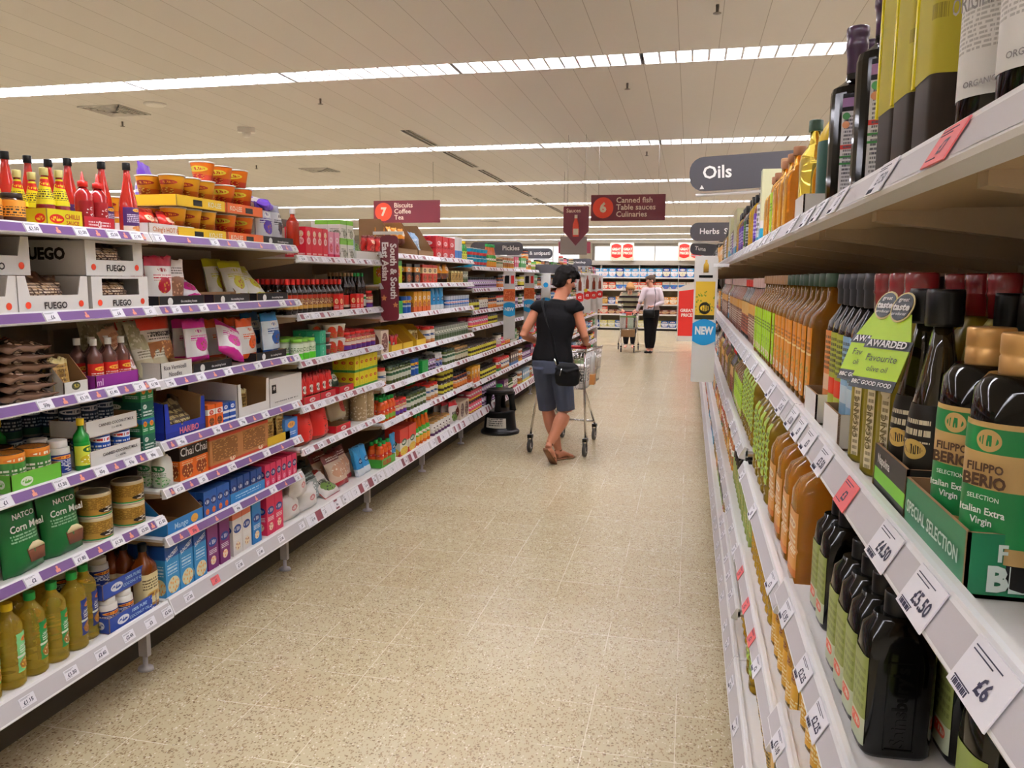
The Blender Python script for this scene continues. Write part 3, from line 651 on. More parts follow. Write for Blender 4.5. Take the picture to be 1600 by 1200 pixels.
pouchT('strawbag', 'tan striped noodle bag leaning over', .1, .22, .06, pk('p_st', '#c79a78', [('#e9d0b8', .5, .7)], ('#f2eeee', .6, .3, .2, .12, '#a3372a'), None, ('#a36a4a', .4, .9, 6)), 16, 'noodle_bag', 'bag')
carton('dkbox', 'food_box', 'black packet edge', 'box', .05, .1, .17, mat('dkbox', '#222', .5))
# shelf four
pouchT('rice_white', 'pale paper rice flour packet', .12, .1, .05, pk('p_rw', '#c9c3b6', (), None, None, ('#a39c8c', .5, .8, 2)), 17, 'flour_packet', 'packet')
can('mango', 'mango pulp can with green label', .05, .115, pk('p_mango', '#3f7d34', [('#e08a2a', .78, 1), ('#2a5f2a', .0, .1)], ('#d8762a', .5, .84, .16, .08, '#f4efd8'), ('#e9a03a', '#3f7d34', .92, .5, .2, .3), ('#f2f0e2', .3, .62, 3)), mat('dark_lid', '#35291f', .4, .3))
trayT('green_tray', 'leaf green mango pulp tray', .2, .13, .06, .06, pk('tray_g', '#67b33c', (), ('#e9f2e0', .3, .5, .12, .24, '#67b33c')))
bottle('cocojar', 'coconut_oil_jar', 'white coconut oil jar with blue label', 'jar', .038, .038, .12, 'squat', mat('white_jar', '#dedbd4', .3, coat=.3), LIDW, pk('lab_coco', '#20367e', [('#e8e6e2', .0, .1)], ('#e9a03a', .5, .85, .2, .09, '#b3261a'), ('#e9e4dc', '#20367e', .5, .25, .35, .2), ('#e9ecf4', .42, .72, 4)), (.06, .62), 3.14, cz=.8, cr=.82)
bottle('greenbottle', 'lime_juice_bottle', 'green bottle with yellow cap', 'bottle', .027, .027, .18, 'vinegar', mat('green_glass', '#178a2e', .12, trans=.15, coat=.4), mat('yellow_cap', '#e9c81f', .4), pk('lab_lime', '#d9df4a', [('#178a2e', .85, 1)], ('#1e5a2a', .6, .68, .3, .14, '#e9e44a'), ('#f4f4d8', '#c9b92a', .5, .25, .3, .2), None), (.1, .55), 1.8, cz=.87, cr=.48)
can('cocomilk', 'blue coconut milk can', .036, .1, pk('p_cm', '#1e4fa8', [('#17366f', .75, 1), ('#dfe6ef', 0, .14)], ('#e9ecf4', .5, .84, .3, .1, '#b3261a'), ('#f4f4f4', '#8a6a4a', .6, .2, .25, .14), ('#f4f6fa', .35, .7, 3)))
can('cocomilk_dark', 'navy coconut milk can', .036, .1, pk('p_cmd', '#1c3556', [('#2a5a4a', .0, .3)], ('#c9ccd4', .5, .84, .3, .1, '#1c3556'), None, ('#c9d0da', .35, .7, 3)))
trayT('coco_tray', 'white coconut milk case tray', .26, .15, .06, .06, pk('tray_ct', '#e4e2de'), extra=[('printed_words', TX('CANNED COCONUT MILK', .015, .037, -.0762, INK, .02, wmax=.18).text('12 x 400 ML', .011, (.02, -.0762, .02), m=0), mat('dark_print', '#3a3036', .5))])
carton('greencoco', 'creamed_coconut_box', 'dark green creamed coconut box', 'box', .072, .16, .066, pk('p_gc', '#1c5a48', [('#2a8f6a', .0, .08)], ('#e9e9e2', .3, .7, .15, .14, '#1c5a48'), ('#e9e9e2', '#1c5a48', .85, .4, .2, .3), ('#e9efe9', .15, .5, 2)))
carton('greentall', 'creamed_coconut_box', 'small green coconut carton with orange seal', 'box', .036, .08, .06, pk('p_gt', '#2a7a4a', [('#2a5fa0', .7, 1)], ('#e58a2a', .5, .68, .3, .18, '#b3261a'), None, ('#e9efe9', .2, .42, 2)))
trayT('haribo', 'blue sweet box with dried snacks', .27, .24, .15, .17, pk('tray_hb', '#24379a', [('#1c2c84', .0, .2)]), notch=.09, inside=CARD, extra=[('printed_words', TX('HARIBO', .036, .026, -.1212, INK, .02, bold=.03), mat('pink_print', '#e07a8a', .5)), ('snack_fill', G().pouch(.25, .13, .2, 0, 4, 14, 10, .02), pk('fill2', '#4d3d28', (), None, ('#8a7a52', '#3a2c1c', .5, .5, .6, .6), ('#b3a372', .3, .9, 5)))])
carton('orpack', 'spice_mix_box', 'orange and white mix box', 'box', .052, .1, .1, pk('p_or', '#e0652a', [('#f2ece6', .55, .8)], ('#c9251d', .5, .66, .3, .1, '#f4f0e0'), ('#c9772a', '#5a2a1a', .5, .25, .35, .18)))
carton('blupack', 'spice_mix_box', 'blue and white mix box', 'box', .045, .1, .09, pk('p_bl', '#2650a8', [('#f2f2f6', .5, .62), ('#f2f2f6', .2, .3)], ('#f2f2f6', .5, .8, .3, .1, '#2650a8')))
trayT('white_display', 'white card display with deep cutout', .28, .26, .16, .17, CARDW, notch=.11, inside=CARD)
T('white_case', 'storage_carton', 'plain white carton with small black logo', 'carton', (.33, .24, .15), (G().box(-.165, .165, -.12, .12, 0, .15, 0, {'top': 0}), [pk('wcase', '#e6e3df', (), None, None, ('#8a8684', .12, .2, 1))]),
  [('black_mark', G().box(-.145, -.105, -.1212, -.12, .075, .118).text('*', .05, (-.125, -.1216, .09), m=1), [BLACK, WPRINT]), ('flap', G().box(-.165, .165, .119, .2, .15, .153), CARDW)])
# shelf five
cm_ = pk('p_corn', '#1f6b34', [('#17522a', .86, 1)], None, None, ('#9fc4a4', .44, .56, 3), asp=1.2)
pouchT('corn', 'green corn meal bag', .17, .24, .075, cm_, 20, 'corn_meal_bag', 'bag', kids=[('printed_words', G().text('NATCO', .025, (0, -.033, .186), m=0, bold=.02).text('Corn Meal', .032, (0, -.0405, .15), m=0, bold=.02), WPRINT), ('bowl_picture', G().loft([(.03, .03, .001), (.06, .036, .001), (.075, .038, .001)], 12, cy=-.039, cx=.022), mat('bowl_brown', '#7a4630', .5)), ('meal_picture', G().loft([(.07, .036, .001), (.08, .03, .001), (.092, .012, .001)], 12, cy=-.0405, cx=.022), mat('meal_cream', '#ead9ae', .5))], wr=.004)
can('ghee', 'gold ghee tin with green base', .058, .085, pk('p_gh', '#b98f3f', [('#1f9a54', 0, .13), ('#d9c9a2', .88, 1)], None, ('#f2efe6', '#2a2420', .6, .3, .2, .14), ('#7a5a22', .35, .85, 12), metal=.4), mat('striped_lid', '#d2c6ae', .4), 'ghee_tin')
bottle('almondmilk', 'drink_bottle', 'white drink carton bottle with green leaf', 'bottle', .034, .034, .15, 'squat', pk('p_alm', '#eceee8', (), ('#1f7a44', .5, .6, .3, .1, '#eceee8'), ('#4aa04a', '#cfe0c8', .6, .2, .4, .18), ('#3a7a4a', .35, .5, 3), rep=2), LIDW, cz=.86, cr=.42, e=4)
carton('chai', 'tea_box', 'orange and black chai box', 'box', .1, .07, .155, pk('p_chai', '#e06a22', [('#241a16', .55, .92)], None, ('#f2c47a', '#8a3a1a', .5, .25, .38, .2), ('#f2d9b8', .42, .5, 1)), extra=[('printed_words', TX('Chai', .05, .118, -.0362, INK, .0), WPRINT)])
carton('woodbox', 'biscuit_box', 'red and wood-toned biscuit box', 'box', .24, .1, .145, pk('p_wood', '#c8472e', [('#b97e4c', .12, .9)], ('#efe0c8', .7, .16, .09, .09, '#c8472e'), None, None), extra=[('window', G().box(-.1, .09, -.0515, -.05, .03, .125), pk('p_slats', '#a8743f', (), None, ('#c08a52', '#8a5a30', .5, .5, .6, .6), None))])
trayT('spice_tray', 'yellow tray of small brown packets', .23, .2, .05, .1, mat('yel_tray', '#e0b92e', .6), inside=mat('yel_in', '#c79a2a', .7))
pouchT('tanpack', 'small tan spice packet', .075, .11, .014, pk('p_tan', '#c7a05a', [('#e9d99a', .85, 1)], None, ('#e0c27a', '#8a6a32', .5, .5, .3, .2), ('#6a4a22', .2, .8, 4)), 21, 'spice_packet', 'packet')
carton('bluetall', 'snack_box', 'pale blue snack box with curled pack', 'box', .13, .1, .11, pk('p_bt', '#4a86cf', (), ('#e9a34a', .5, .7, .3, .16, '#b3562a'), None, ('#e4ecf6', .2, .4, 2)))
trayT('mango_box', 'blue open juice case', .24, .3, .06, .18, pk('tray_mb', '#2f7fc4', (), None, ('#e9872a', '#f2b04a', .75, .5, .1, .3), None), extra=[('printed_words', TX('Mango', .034, .03, -.1512, INK, -.03), mat('pale_print', '#bfe0f4', .5))])
for k_, c_, n_ in (('blue', '#2c5fae', 'blue'), ('bluedk', '#24478a', 'dark blue'), ('pink', '#dc3a62', 'pink')):
    carton('minij_' + k_, 'juice_carton', 'small %s juice carton' % n_, 'carton', .048, .038, .115, pk('p_mini' + k_, c_, (), ('#1d2f6f', .5, .58, .42, .16, '#f2f2f6'), ('#f0913a', '#d8602a', .5, .2, .26, .12) if k_ != 'pink' else ('#b31f4a', '#f2a0b8', .5, .2, .26, .12), None))
trayT('juice_tray', 'mid blue juice carton tray', .3, .16, .055, .055, pk('tray_jt', '#2f86c9', (), None, ('#f0913a', '#2f86c9', .8, .5, .05, .3), ('#bfe0f4', .4, .7, 1)))
def lit(key, desc, c1, fruit, top=None):
    carton(key, 'juice_carton', desc, 'carton', .078, .075, .2, pk('p_' + key, c1, [(top, .86, 1)] if top else (), ('#1d3f8f', .5, .62, .4, .1, '#f2f2f6'), (fruit, '#f6e2c0', .5, .2, .26, .1), ('#f2f2f2', .34, .46, 3)), capm=LIDW)
lit('lit_purple', 'purple litre juice carton', '#7d2f6f', '#f0913a'); lit('lit_white', 'white litre juice carton', '#ece6e2', '#a3342a', '#e07a5a'); lit('lit_pink', 'pink litre juice carton', '#d92f58', '#b31f4a'); lit('lit_blue', 'blue litre juice carton', '#2f7fc4', '#f0913a')
carton('sun', 'juice_carton', 'sky blue litre carton with oranges', 'carton', .088, .07, .215, pk('p_sun', '#3a93cf', [('#24509a', .74, 1)], None, ('#f0a02a', '#e8e0b8', .55, .2, .42, .16), ('#cfe6f4', .42, .62, 3)), capm=LIDW,
       extra=[('printed_words', G().text('SUNCREST', .024, (0, -.0362, .172), (PI / 2, -.35, 0), 0, .02, wmax=.08), WPRINT)])
trayT('coco_blue', 'royal blue coconut oil tray', .26, .14, .06, .06, pk('tray_cb', '#2a4aa0', (), ('#e9ecf4', .28, .5, .12, .26, '#2a4aa0'), ('#e9ecf4', '#2a4aa0', .9, .5, .1, .5), None), extra=[('printed_words', TX('100% PURE', .018, .042, -.0712, INK, .03).text('COCONUT OIL', .016, (.03, -.0712, .02), m=0), mat('pale_print', '#bfe0f4', .5))])
SEEDO = mat('seed_oil', '#f5d750', .04, trans=.7, ior=1.36)
for k_, cap_, lab_ in (('a', GRC, ('#2a8f4a', '#f2e9c2')), ('b', mat('yellow_cap', '#e9c81f', .4), ('#7fcf8a', '#f2d04a')), ('c', GRC, ('#2a3a7e', '#c98a4a'))):
    bottle('seedoil_' + k_, 'oil_bottle', {'a': 'pale oil bottle, green label and cap', 'b': 'pale oil bottle with yellow cap', 'c': 'pale oil bottle with navy label'}[k_], 'bottle', .042, .042, .275, 'ribbed', SEEDO, cap_,
           pk('lab_seed' + k_, lab_[0], [('#e9efe4', .38, .44)], ('#e98a2a', .5, .84, .25, .07, '#b3261a'), (lab_[1], '#a8722a', .5, .2, .4, .16), ('#f2f4ee', .5, .72, 4)), (.18, .64), .75, n=16, cz=.91, cr=.42)
bottle('cordial', 'cordial_bottle', 'amber bottle with cream label', 'bottle', .043, .043, .26, 'wine', BRNG, BLACK, pk('lab_cord', '#ddcf9e', [('#a87a3a', 0, .08)], ('#c9a04a', .5, .35, .2, .08, '#8a5a2a'), None, ('#6a5a3a', .5, .85, 4)), (.06, .56), 1.7, cz=.88, cr=.4, e=4)
pouchT('flour', 'white flour bag lying on its side', .2, .13, .1, pk('p_fl', '#e2ddd8', (), ('#c97a7a', .5, .5, .18, .12, '#e2ddd8'), None, None), 23, 'flour_bag', 'bag')
pouchT('silverbag', 'silver and black rice bag', .2, .2, .08, pk('p_sv', '#cfd0d2', [('#1f2a26', .6, 1)], None, ('#f2f2f2', '#9aa29e', .5, .3, .5, .3), ('#8fa09a', .68, .85, 2)), 24, 'rice_bag', 'bag', wr=.012)
pouchT('redbag', 'red and cream rice bag', .22, .22, .08, pk('p_rb', '#d2b9a2', [('#a3262a', .0, .14), ('#6d2320', .74, 1)], None, ('#e9ddc8', '#c79a7c', .5, .45, .4, .22), ('#f2e9e2', .78, .9, 2)), 25, 'rice_bag', 'bag')
pouchT('bluepack', 'sky blue and white pack', .1, .19, .03, pk('p_bp', '#3f9ad4', [('#e9f0f4', .0, .25)], ('#173a6f', .5, .5, .3, .1, '#e9f0f4'), None, None), 26, 'noodle_packet', 'packet')
carton('redwhite', 'sauce_pack', 'red and white sauce carton', 'box', .09, .07, .15, pk('p_rwh', '#e9e4e0', [('#c9202a', 0, .5)], ('#c9202a', .5, .75, .3, .14, '#f2f2f2'), ('#e9903a', '#7a2a1a', .5, .3, .25, .16), None))
carton('pinkbox', 'sauce_pack', 'pale pink and red drink carton', 'box', .062, .06, .155, pk('p_pkb', '#e79ab4', [('#d8305a', 0, .18)], ('#f4dfe6', .5, .7, .3, .1, '#d8305a'), ('#e9a08a', '#c9405a', .5, .4, .3, .16), None))
carton('redboxb', 'sauce_pack', 'bright red drink carton', 'box', .062, .06, .165, pk('p_rdb', '#cf2233', (), ('#f2d9d4', .5, .55, .3, .12, '#cf2233'), ('#e9b04a', '#f2e0c2', .5, .78, .26, .1), ('#f2d9d4', .1, .2, 1)))
carton('greenwhite', 'tofu_carton', 'white and lime long-life carton', 'box', .085, .08, .115, pk('p_gw', '#e9e7df', [('#82c83f', .78, 1), ('#82c83f', 0, .08)], None, ('#3a3a36', '#b3b09e', .7, .3, .3, .2), ('#6a6a5a', .4, .6, 3)))
carton('greyblack', 'tofu_carton', 'grey and beige long-life carton', 'box', .085, .08, .105, pk('p_gb', '#cdbfae', [('#5a5148', .55, 1)]))
pouchT('himalaya', 'white crisp bag with red seal', .2, .2, .07, pk('p_hm', '#e6dfdb', [('#c9222c', .82, 1)], None, ('#2f2b28', '#6d8f3a', .5, .3, .4, .2), ('#2a2826', .38, .6, 1)), 27, 'crisp_bag', 'bag', wr=.012)
T('slope_display', 'display_stand', 'white card display with sloping side', 'display', (.42, .3, .22), (G().prism([(0, 0), (0, .06), (.06, .07), (.2, .24), (.3, .24), (.3, 0)], 0, .004).xf(0, Matrix.Translation((-.21, -.15, 0)) @ Matrix.Rotation(PI / 2, 4, 'Z')).box(-.21, .21, -.15, -.146, 0, .06).box(-.21, .21, -.15, .15, 0, .004).box(-.21, .21, .146, .15, 0, .2), [CARDW]))
pouchT('yelcup', 'orange and yellow snack cup bag', .12, .12, .06, pk('p_yc', '#e9962a', [('#5a3022', 0, .4)], ('#f4efe0', .5, .72, .3, .16, '#c98a2a'), None, None), 28, 'snack_bag', 'bag')
pouchT('silvercr', 'silver blue crinkled bag', .16, .19, .07, pk('p_sc', '#b9c6d2', [('#7f97b0', .7, 1)], None, ('#dfe6ea', '#8fa3b3', .5, .4, .45, .3), None), 29, 'snack_bag', 'bag', wr=.014)
carton('redcase', 'shelf_case', 'red printed snack case', 'box', .17, .16, .09, pk('p_rc', '#c4222c', (), ('#e9d9d9', .5, .35, .3, .2, '#c4222c'), ('#2a1512', '#c4222c', .5, .85, .4, .14), None))
carton('whpack', 'salt_pack', 'white and blue tall pack', 'box', .1, .07, .2, pk('p_wp', '#eceaea', [('#2f7ac4', .1, .42)]))
cup('bluepot', 'turquoise and red snack pot', .055, .09, pk('p_bpot', '#1fa3c9', [('#e0484a', .3, .6)], rep=2), LIDW, 'snack_pot')
# sauces and jars in the third to fifth bays
bottle('soy', 'soy_sauce_bottle', 'dark soy sauce bottle with red cap', 'bottle', .026, .026, .19, 'vinegar', SOY, REDC, pk('lab_soy', '#2a1c16', [('#c79a4a', .1, .35), ('#b3321f', .6, .9)], None, ('#e0c27a', '#7a3a22', .5, .5, .3, .2), ('#e9d9b2', .36, .58, 2)), (.1, .6), 3.14, n=10, cz=.84, cr=.5)
bottle('soytall', 'sauce_bottle', 'slim black sauce bottle with tan cap', 'bottle', .024, .024, .23, 'wine', SOY, mat('tan_cap', '#a8805a', .4), pk('lab_soyt', '#c92a22', [('#e9dfd0', 0, .2)]), (.08, .4), 2.4, n=10, cz=.9, cr=.44)
bottle('soygreen', 'sauce_bottle', 'slim black sauce bottle with green cap', 'bottle', .024, .024, .23, 'wine', SOY, GRC, pk('lab_soyg', '#e6e2d6', [('#2a8f4a', .6, .8)]), (.08, .4), 2.4, n=10, cz=.9, cr=.44)
bottle('redjar', 'curry_paste_jar', 'red curry paste jar', 'jar', .036, .036, .115, 'jar', mat('redpaste', '#8c2a1a', .2, coat=.4), REDC, pk('lab_rj', '#b3262a', [('#e9e0d6', .35, .6), ('#5a2f8a', .0, .3)], ('#f2e0a2', .5, .75, .25, .1, '#b3262a')), (.08, .78), 3.14, n=12, cz=.85, cr=.86)
bottle('mintjar', 'relish_jar', 'green topped pale relish jar', 'jar', .036, .036, .12, 'jar', mat('pale_relish', '#a9b88a', .3, coat=.3), mat('lime_lid', '#86c93a', .4), pk('lab_mj', '#d3dcc4', [('#5ac42f', 0, .4)], None, None, ('#6a8a5a', .5, .8, 3)), (.08, .78), 3.14, n=12, cz=.85, cr=.86)
carton('mintbox', 'tea_box', 'mint green tea box', 'box', .075, .08, .075, pk('p_mb', '#3fae86', [('#2a7a5c', 0, .05), ('#2a7a5c', .95, 1)], None, ('#e9efe9', '#3fae86', .5, .5, .12, .3), None))
cup('whitepot', 'white, red and green noodle pot', .046, .085, pk('p_wpot', '#eceae2', [('#dd5a32', .1, .55)], None, ('#7fb83f', '#d83f2a', .7, .5, .22, .4), None, rep=2), LIDW)
cup('darkpot', 'black and red noodle pot', .042, .065, pk('p_dpot', '#2b2523', [('#8a2a22', .2, .6)], rep=2), LIDW)
carton('creambox', 'rice_cake_box', 'cream box with dark leaf drawings', 'box', .14, .12, .165, pk('p_crb', '#e4d6c2', (), None, ('#e4d6c2', '#6a3a32', .5, .5, .4, .4), None))
pouchT('redpk2', 'bright red soup powder packet', .075, .11, .02, pk('p_rp2', '#d32a28', [('#a81c1c', .9, 1)], ('#f2efe6', .6, .35, .3, .2, '#1f3a2a'), None, None), 31, 'soup_packet', 'packet')
trayT('redtray2', 'red soup powder tray', .19, .16, .045, .045, pk('tray_r2', '#c4202c', (), ('#f0e9e2', .5, .5, .18, .26, '#c4202c'), None, None))
pouchT('dkgreen', 'dark green crinkled packet', .15, .12, .06, pk('p_dg', '#153d27', (), ('#e9efe9', .5, .5, .2, .2, '#153d27'), None, None), 32, 'soup_packet', 'packet')
carton('yelpack', 'stock_box', 'bright yellow and green stock box', 'box', .07, .05, .1, pk('p_yp', '#ecd92a', [('#3f8f3a', 0, .15)], ('#c92a22', .5, .6, .3, .1, '#ecd92a'), ('#7fae3a', '#ecd92a', .5, .3, .3, .1), None))
pouchT('redfood', 'glossy red family noodle bag', .17, .18, .1, pk('p_rf', '#d9302a', [('#8a3a2a', 0, .14)], None, ('#1f1a1a', '#d9302a', .5, .45, .14, .26), None), 33, 'noodle_bag', 'bag')
pouchT('ricebig', 'golden topped rice bag with red panel', .2, .2, .1, pk('p_rbg', '#c9ba98', [('#c9a22a', .74, 1)], None, ('#c92a2a', '#e0584a', .62, .4, .24, .22), None), 34, 'rice_bag', 'bag')
bottle('popjar', 'popcorn_tub', 'pale beige crackers tub', 'tub', .055, .055, .23, 'jar', pk('p_crk', '#d4c3a2', [('#e9e0cc', .4, .55)], None, ('#e6d9bd', '#b39b74', .5, .5, .7, .7), None, rep=2), mat('tan_cap', '#a8805a', .4), cz=.9, cr=.86)
bottle('kubus', 'carrot_juice_bottle', 'orange juice bottle with green cap', 'bottle', .029, .029, .17, 'squeeze', mat('carrot_juice', '#e0521c', .2, coat=.3), GRC, pk('lab_kb', '#e2642a', [('#7fae3a', 0, .3)], ('#c92a22', .5, .6, .35, .12, '#f2ede0'), None, None), (.1, .7), 3.14, n=12, cz=.84, cr=.5)
trayT('kubus_tray', 'bright green juice tray', .24, .16, .06, .06, pk('tray_kb', '#4aa83a'), extra=[('printed_words', TX('KUBUS', .045, .03, -.0812, INK, -.03, bold=.04), mat('red_print', '#b3261a', .5))])
bottle('tallorange', 'juice_bottle', 'tall orange juice bottle, green neck', 'bottle', .036, .036, .25, 'sauce', mat('orange_juice', '#e06a22', .2, coat=.3), GRC, pk('lab_to', '#4aa83a', [('#e9a03a', 0, .4)], ('#f2f2e6', .5, .6, .3, .1, '#c92a22')), (.1, .55), 3.14, n=12, cz=.88, cr=.46)
carton('redjuice', 'juice_pack', 'red and green juice multipack', 'box', .17, .12, .2, pk('p_rju', '#d83f32', [('#e9e4d6', .2, .5)], ('#1f5a34', .5, .48, .3, .12, '#f2f2e6'), ('#e9a03a', '#e9d04a', .5, .15, .45, .16)))
bottle('greenlidjar', 'pickle_jar', 'brown pickle jar with gold lid', 'jar', .034, .034, .12, 'jar', mat('pickle', '#5a4a2a', .2, coat=.4), GOLDC, pk('lab_gl', '#d8ccae', [('#4a6a3a', .6, .8)]), (.15, .7), 3.14, n=12, cz=.86, cr=.86)
bottle('olivejar', 'olive_jar', 'tall green olive jar', 'jar', .03, .03, .13, 'jar', mat('olives', '#4d5a22', .15, coat=.4), GRD, pk('lab_oj', '#dfe0cc', [('#2a5a34', .5, .8)]), (.2, .7), 3.14, n=12, cz=.86, cr=.86)
bottle('redcapj', 'sauce_jar', 'white labelled jar with red lid', 'jar', .045, .045, .13, 'jar', mat('orange_sauce', '#c9622a', .2, coat=.3), REDC, pk('lab_rc', '#ece4d6', [('#c98a4a', 0, .2)], ('#3a5a8a', .5, .6, .3, .1, '#ece4d6')), (.1, .8), 3.14, n=12, cz=.86, cr=.86)
bottle('brownjar', 'sauce_jar', 'brown sauce jar with yellow band', 'jar', .036, .036, .11, 'jar', mat('brown_sauce', '#4a2c1a', .2, coat=.4), mat('dark_lid', '#35291f', .4, .3), pk('lab_bj', '#d9cf4a', [('#3a2a1a', .3, .6)]), (.1, .75), 3.14, n=10, cz=.86, cr=.86)
bottle('curryjar', 'curry_sauce_jar', 'orange curry sauce jar', 'jar', .038, .038, .13, 'jar', mat('curry', '#b35a24', .2, coat=.3), BLACK, pk('lab_cj', '#e5873a', [('#3a2a3a', .7, 1)], ('#f2ead6', .5, .5, .3, .12, '#8a3a22')), (.1, .78), 3.14, n=10, cz=.86, cr=.86)
bottle('purplejar', 'chutney_jar', 'dark chutney jar with lilac label', 'jar', .036, .036, .115, 'jar', mat('chutney', '#3a1c1c', .2, coat=.3), BLACK, pk('lab_pj', '#b79ac4', [('#4a2a4a', .2, .4)], ('#f2eef4', .5, .65, .3, .12, '#4a2a4a')), (.1, .78), 3.14, n=10, cz=.86, cr=.86)
bottle('pinkjar', 'sauce_jar', 'pink labelled cook-in sauce jar', 'jar', .037, .037, .12, 'jar', mat('pink_sauce', '#a8483a', .2, coat=.3), BLACK, pk('lab_pkj', '#e0607a', [('#f2d94a', .0, .15)], ('#f2e6ea', .5, .6, .3, .12, '#8a2a3a')), (.1, .78), 3.14, n=10, cz=.86, cr=.86)
can('silvercan', 'blue and silver food can', .034, .11, pk('p_sic', '#b7bcc4', [('#2f6ab4', .3, .7)], ('#e9ecf2', .5, .5, .3, .1, '#c92a22')), n=12)
can('bluecan2', 'deep blue food can', .034, .13, pk('p_bc2', '#1f4f9a', [('#c9d0dc', .4, .5)], ('#e9c23a', .5, .7, .3, .08, '#c92a22')), n=12)
can('greycan', 'grey-green food can', .034, .11, pk('p_gyc', '#8f9484', [('#4a5a3a', .1, .4)], ('#dcdccc', .5, .65, .3, .1, '#4a5a3a')), n=12)
carton('grstack', 'tea_box', 'emerald green box', 'box', .13, .1, .1, pk('p_grs', '#1f9a44', (), None, None, ('#177a34', .2, .8, 4)))
carton('kingbox', 'pasta_box', 'yellow and orange pasta box', 'box', .09, .06, .16, pk('p_kb2', '#e9a82c', [('#d8602a', 0, .3)], ('#f4efe0', .5, .7, .3, .1, '#c92a22'), ('#d8c04a', '#b3542a', .5, .4, .4, .14)))
carton('limebox', 'tortilla_pack', 'lime and green tortilla pack', 'box', .14, .08, .17, pk('p_lb', '#c9dc2f', [('#2a9a4a', .78, 1)], None, ('#f2efe2', '#e07a2a', .5, .5, .26, .2), None))
carton('kitbox', 'meal_kit_box', 'red and cream meal kit box', 'box', .12, .08, .15, pk('p_kit', '#c8352a', [('#f0d9a2', .55, .85)], ('#3a2420', .5, .7, .26, .1, '#f0d9a2'), ('#e0a03a', '#7a2a1c', .5, .3, .35, .18)))
carton('navybox', 'meal_kit_box', 'black and orange meal kit box', 'box', .12, .08, .15, pk('p_kit2', '#2a2624', [('#e9953a', .6, .85)], ('#f2ead2', .5, .72, .26, .1, '#2a2624'), ('#e0b04a', '#8a3a1c', .5, .3, .35, .18)))
trayT('wtray', 'small white bottle tray', .22, .14, .055, .055, CARDW)
# oils side
bottle('oilamber', 'oil_bottle', 'amber oil bottle with orange label', 'bottle', .031, .04, .247, 'vinegar', AMBER, GRD,
       pk('lab_or', '#d8892a', [('#f0d8a8', .62, .65)], ('#e9e4d2', .5, .12, .3, .07, '#c9302a'), ('#6a8a3a', '#d8892a', .5, .35, .35, .12), ('#8a4a12', .66, .8, 2)), (.06, .6), .62, e=5, n=24, cz=.9, cr=.52)
bottle('oillime', 'oil_bottle', 'amber oil bottle with lime label', 'bottle', .031, .04, .247, 'vinegar', AMBER, mat('tan_cap', '#a8805a', .4),
       pk('lab_li', '#a5cf1f', (), ('#e9e4d2', .5, .12, .3, .07, '#c9302a'), ('#3f6a1f', '#a5cf1f', .5, .35, .3, .1), ('#2f4a12', .6, .8, 3)), (.06, .6), .62, e=5, n=24, cz=.9, cr=.52)
bottle('oilgold', 'oil_bottle', 'clear golden oil bottle, green cap', 'bottle', .03, .03, .235, 'vinegar', GOLDO, GRD, n=20, cz=.9, cr=.5, e=3)
bottle('oilgold2', 'oil_bottle', 'clear amber oil bottle, cork-toned cap', 'bottle', .035, .035, .22, 'vinegar', AMBER, mat('cork_cap', '#8a5a3a', .6), n=20, cz=.9, cr=.45, e=4)
bottle('bigoil', 'oil_jug', 'large amber oil jug with orange label', 'bottle', .052, .07, .275, 'oil', mat('amber_jug', '#eda436', .03, trans=.62, ior=1.36), GRD,
       pk('lab_big', '#d89a52', [('#c9793a', .0, .12)], ('#efe0c2', .5, .8, .3, .07, '#a85a22'), None, ('#f2e2c8', .3, .65, 4)), (.08, .55), .6, e=5, n=28, cz=.9, cr=.4)
bottle('bigoilg', 'oil_jug', 'large ribbed oil bottle with lime tag', 'bottle', .042, .05, .275, 'ribbed', mat('olive_jug', '#b8962a', .06, trans=.5, ior=1.36), GRC,
       pk('lab_bgg', '#b4cf5a', (), None, None, ('#3a5a1a', .1, .9, 8)), (.2, .8), .5, e=3, n=20, cz=.9, cr=.4)
bottle('golden', 'olive_oil_bottle', 'matte golden-green bottle with red cap', 'bottle', .031, .034, .243, 'vinegar', mat('matte_olive', '#8d7c17', .35), mat('wine_red_cap', '#7d1a1e', .25, coat=.5), None, e=2.6, n=24, cz=.8, cr=.55,
       capsec=[(0, .9), (.45, .95), (.5, 1.02), (.55, 1.02), (.6, .98), (.75, 1.02), (.95, 1.02), (1, .95)],
       textkid=[('strip_label', G().loft([(z * .243, .0318, .0348, 2.6) for z in (.04, .3, .5)], 2, arc=(-.13, .13), cap=False), pk('lab_strip', '#e2d6b4', (), None, None, ('#8a7a5a', .0, 1, 14))),
                ('oval_seal', G().loft([(0, .011, .02), (.0008, .011, .02)], 18).xf(0, Matrix.Translation((0, -.0352, .125)) @ Matrix.Rotation(PI / 2, 4, 'X')), pk('lab_oval', '#e9dfc2', (), None, ('#c9a85a', '#e9dfc2', .5, .5, .4, .4), None), None,
                 ) [:3],
                ('printed_words', G().text('ORGANIC', .02, (0, 0, 0), (0, PI / 2, 0), 0).xf(0, Matrix.Translation((.001, -.0356, .062)) @ Matrix.Rotation(PI / 2, 4, 'X') @ Matrix.Rotation(0, 4, 'Y')) if False else G().text('ORGANIC', .012, (0, -.0358, .06), (PI / 2, -PI / 2, 0), 0, .01), mat('olive_print', '#6a5a2a', .5))])
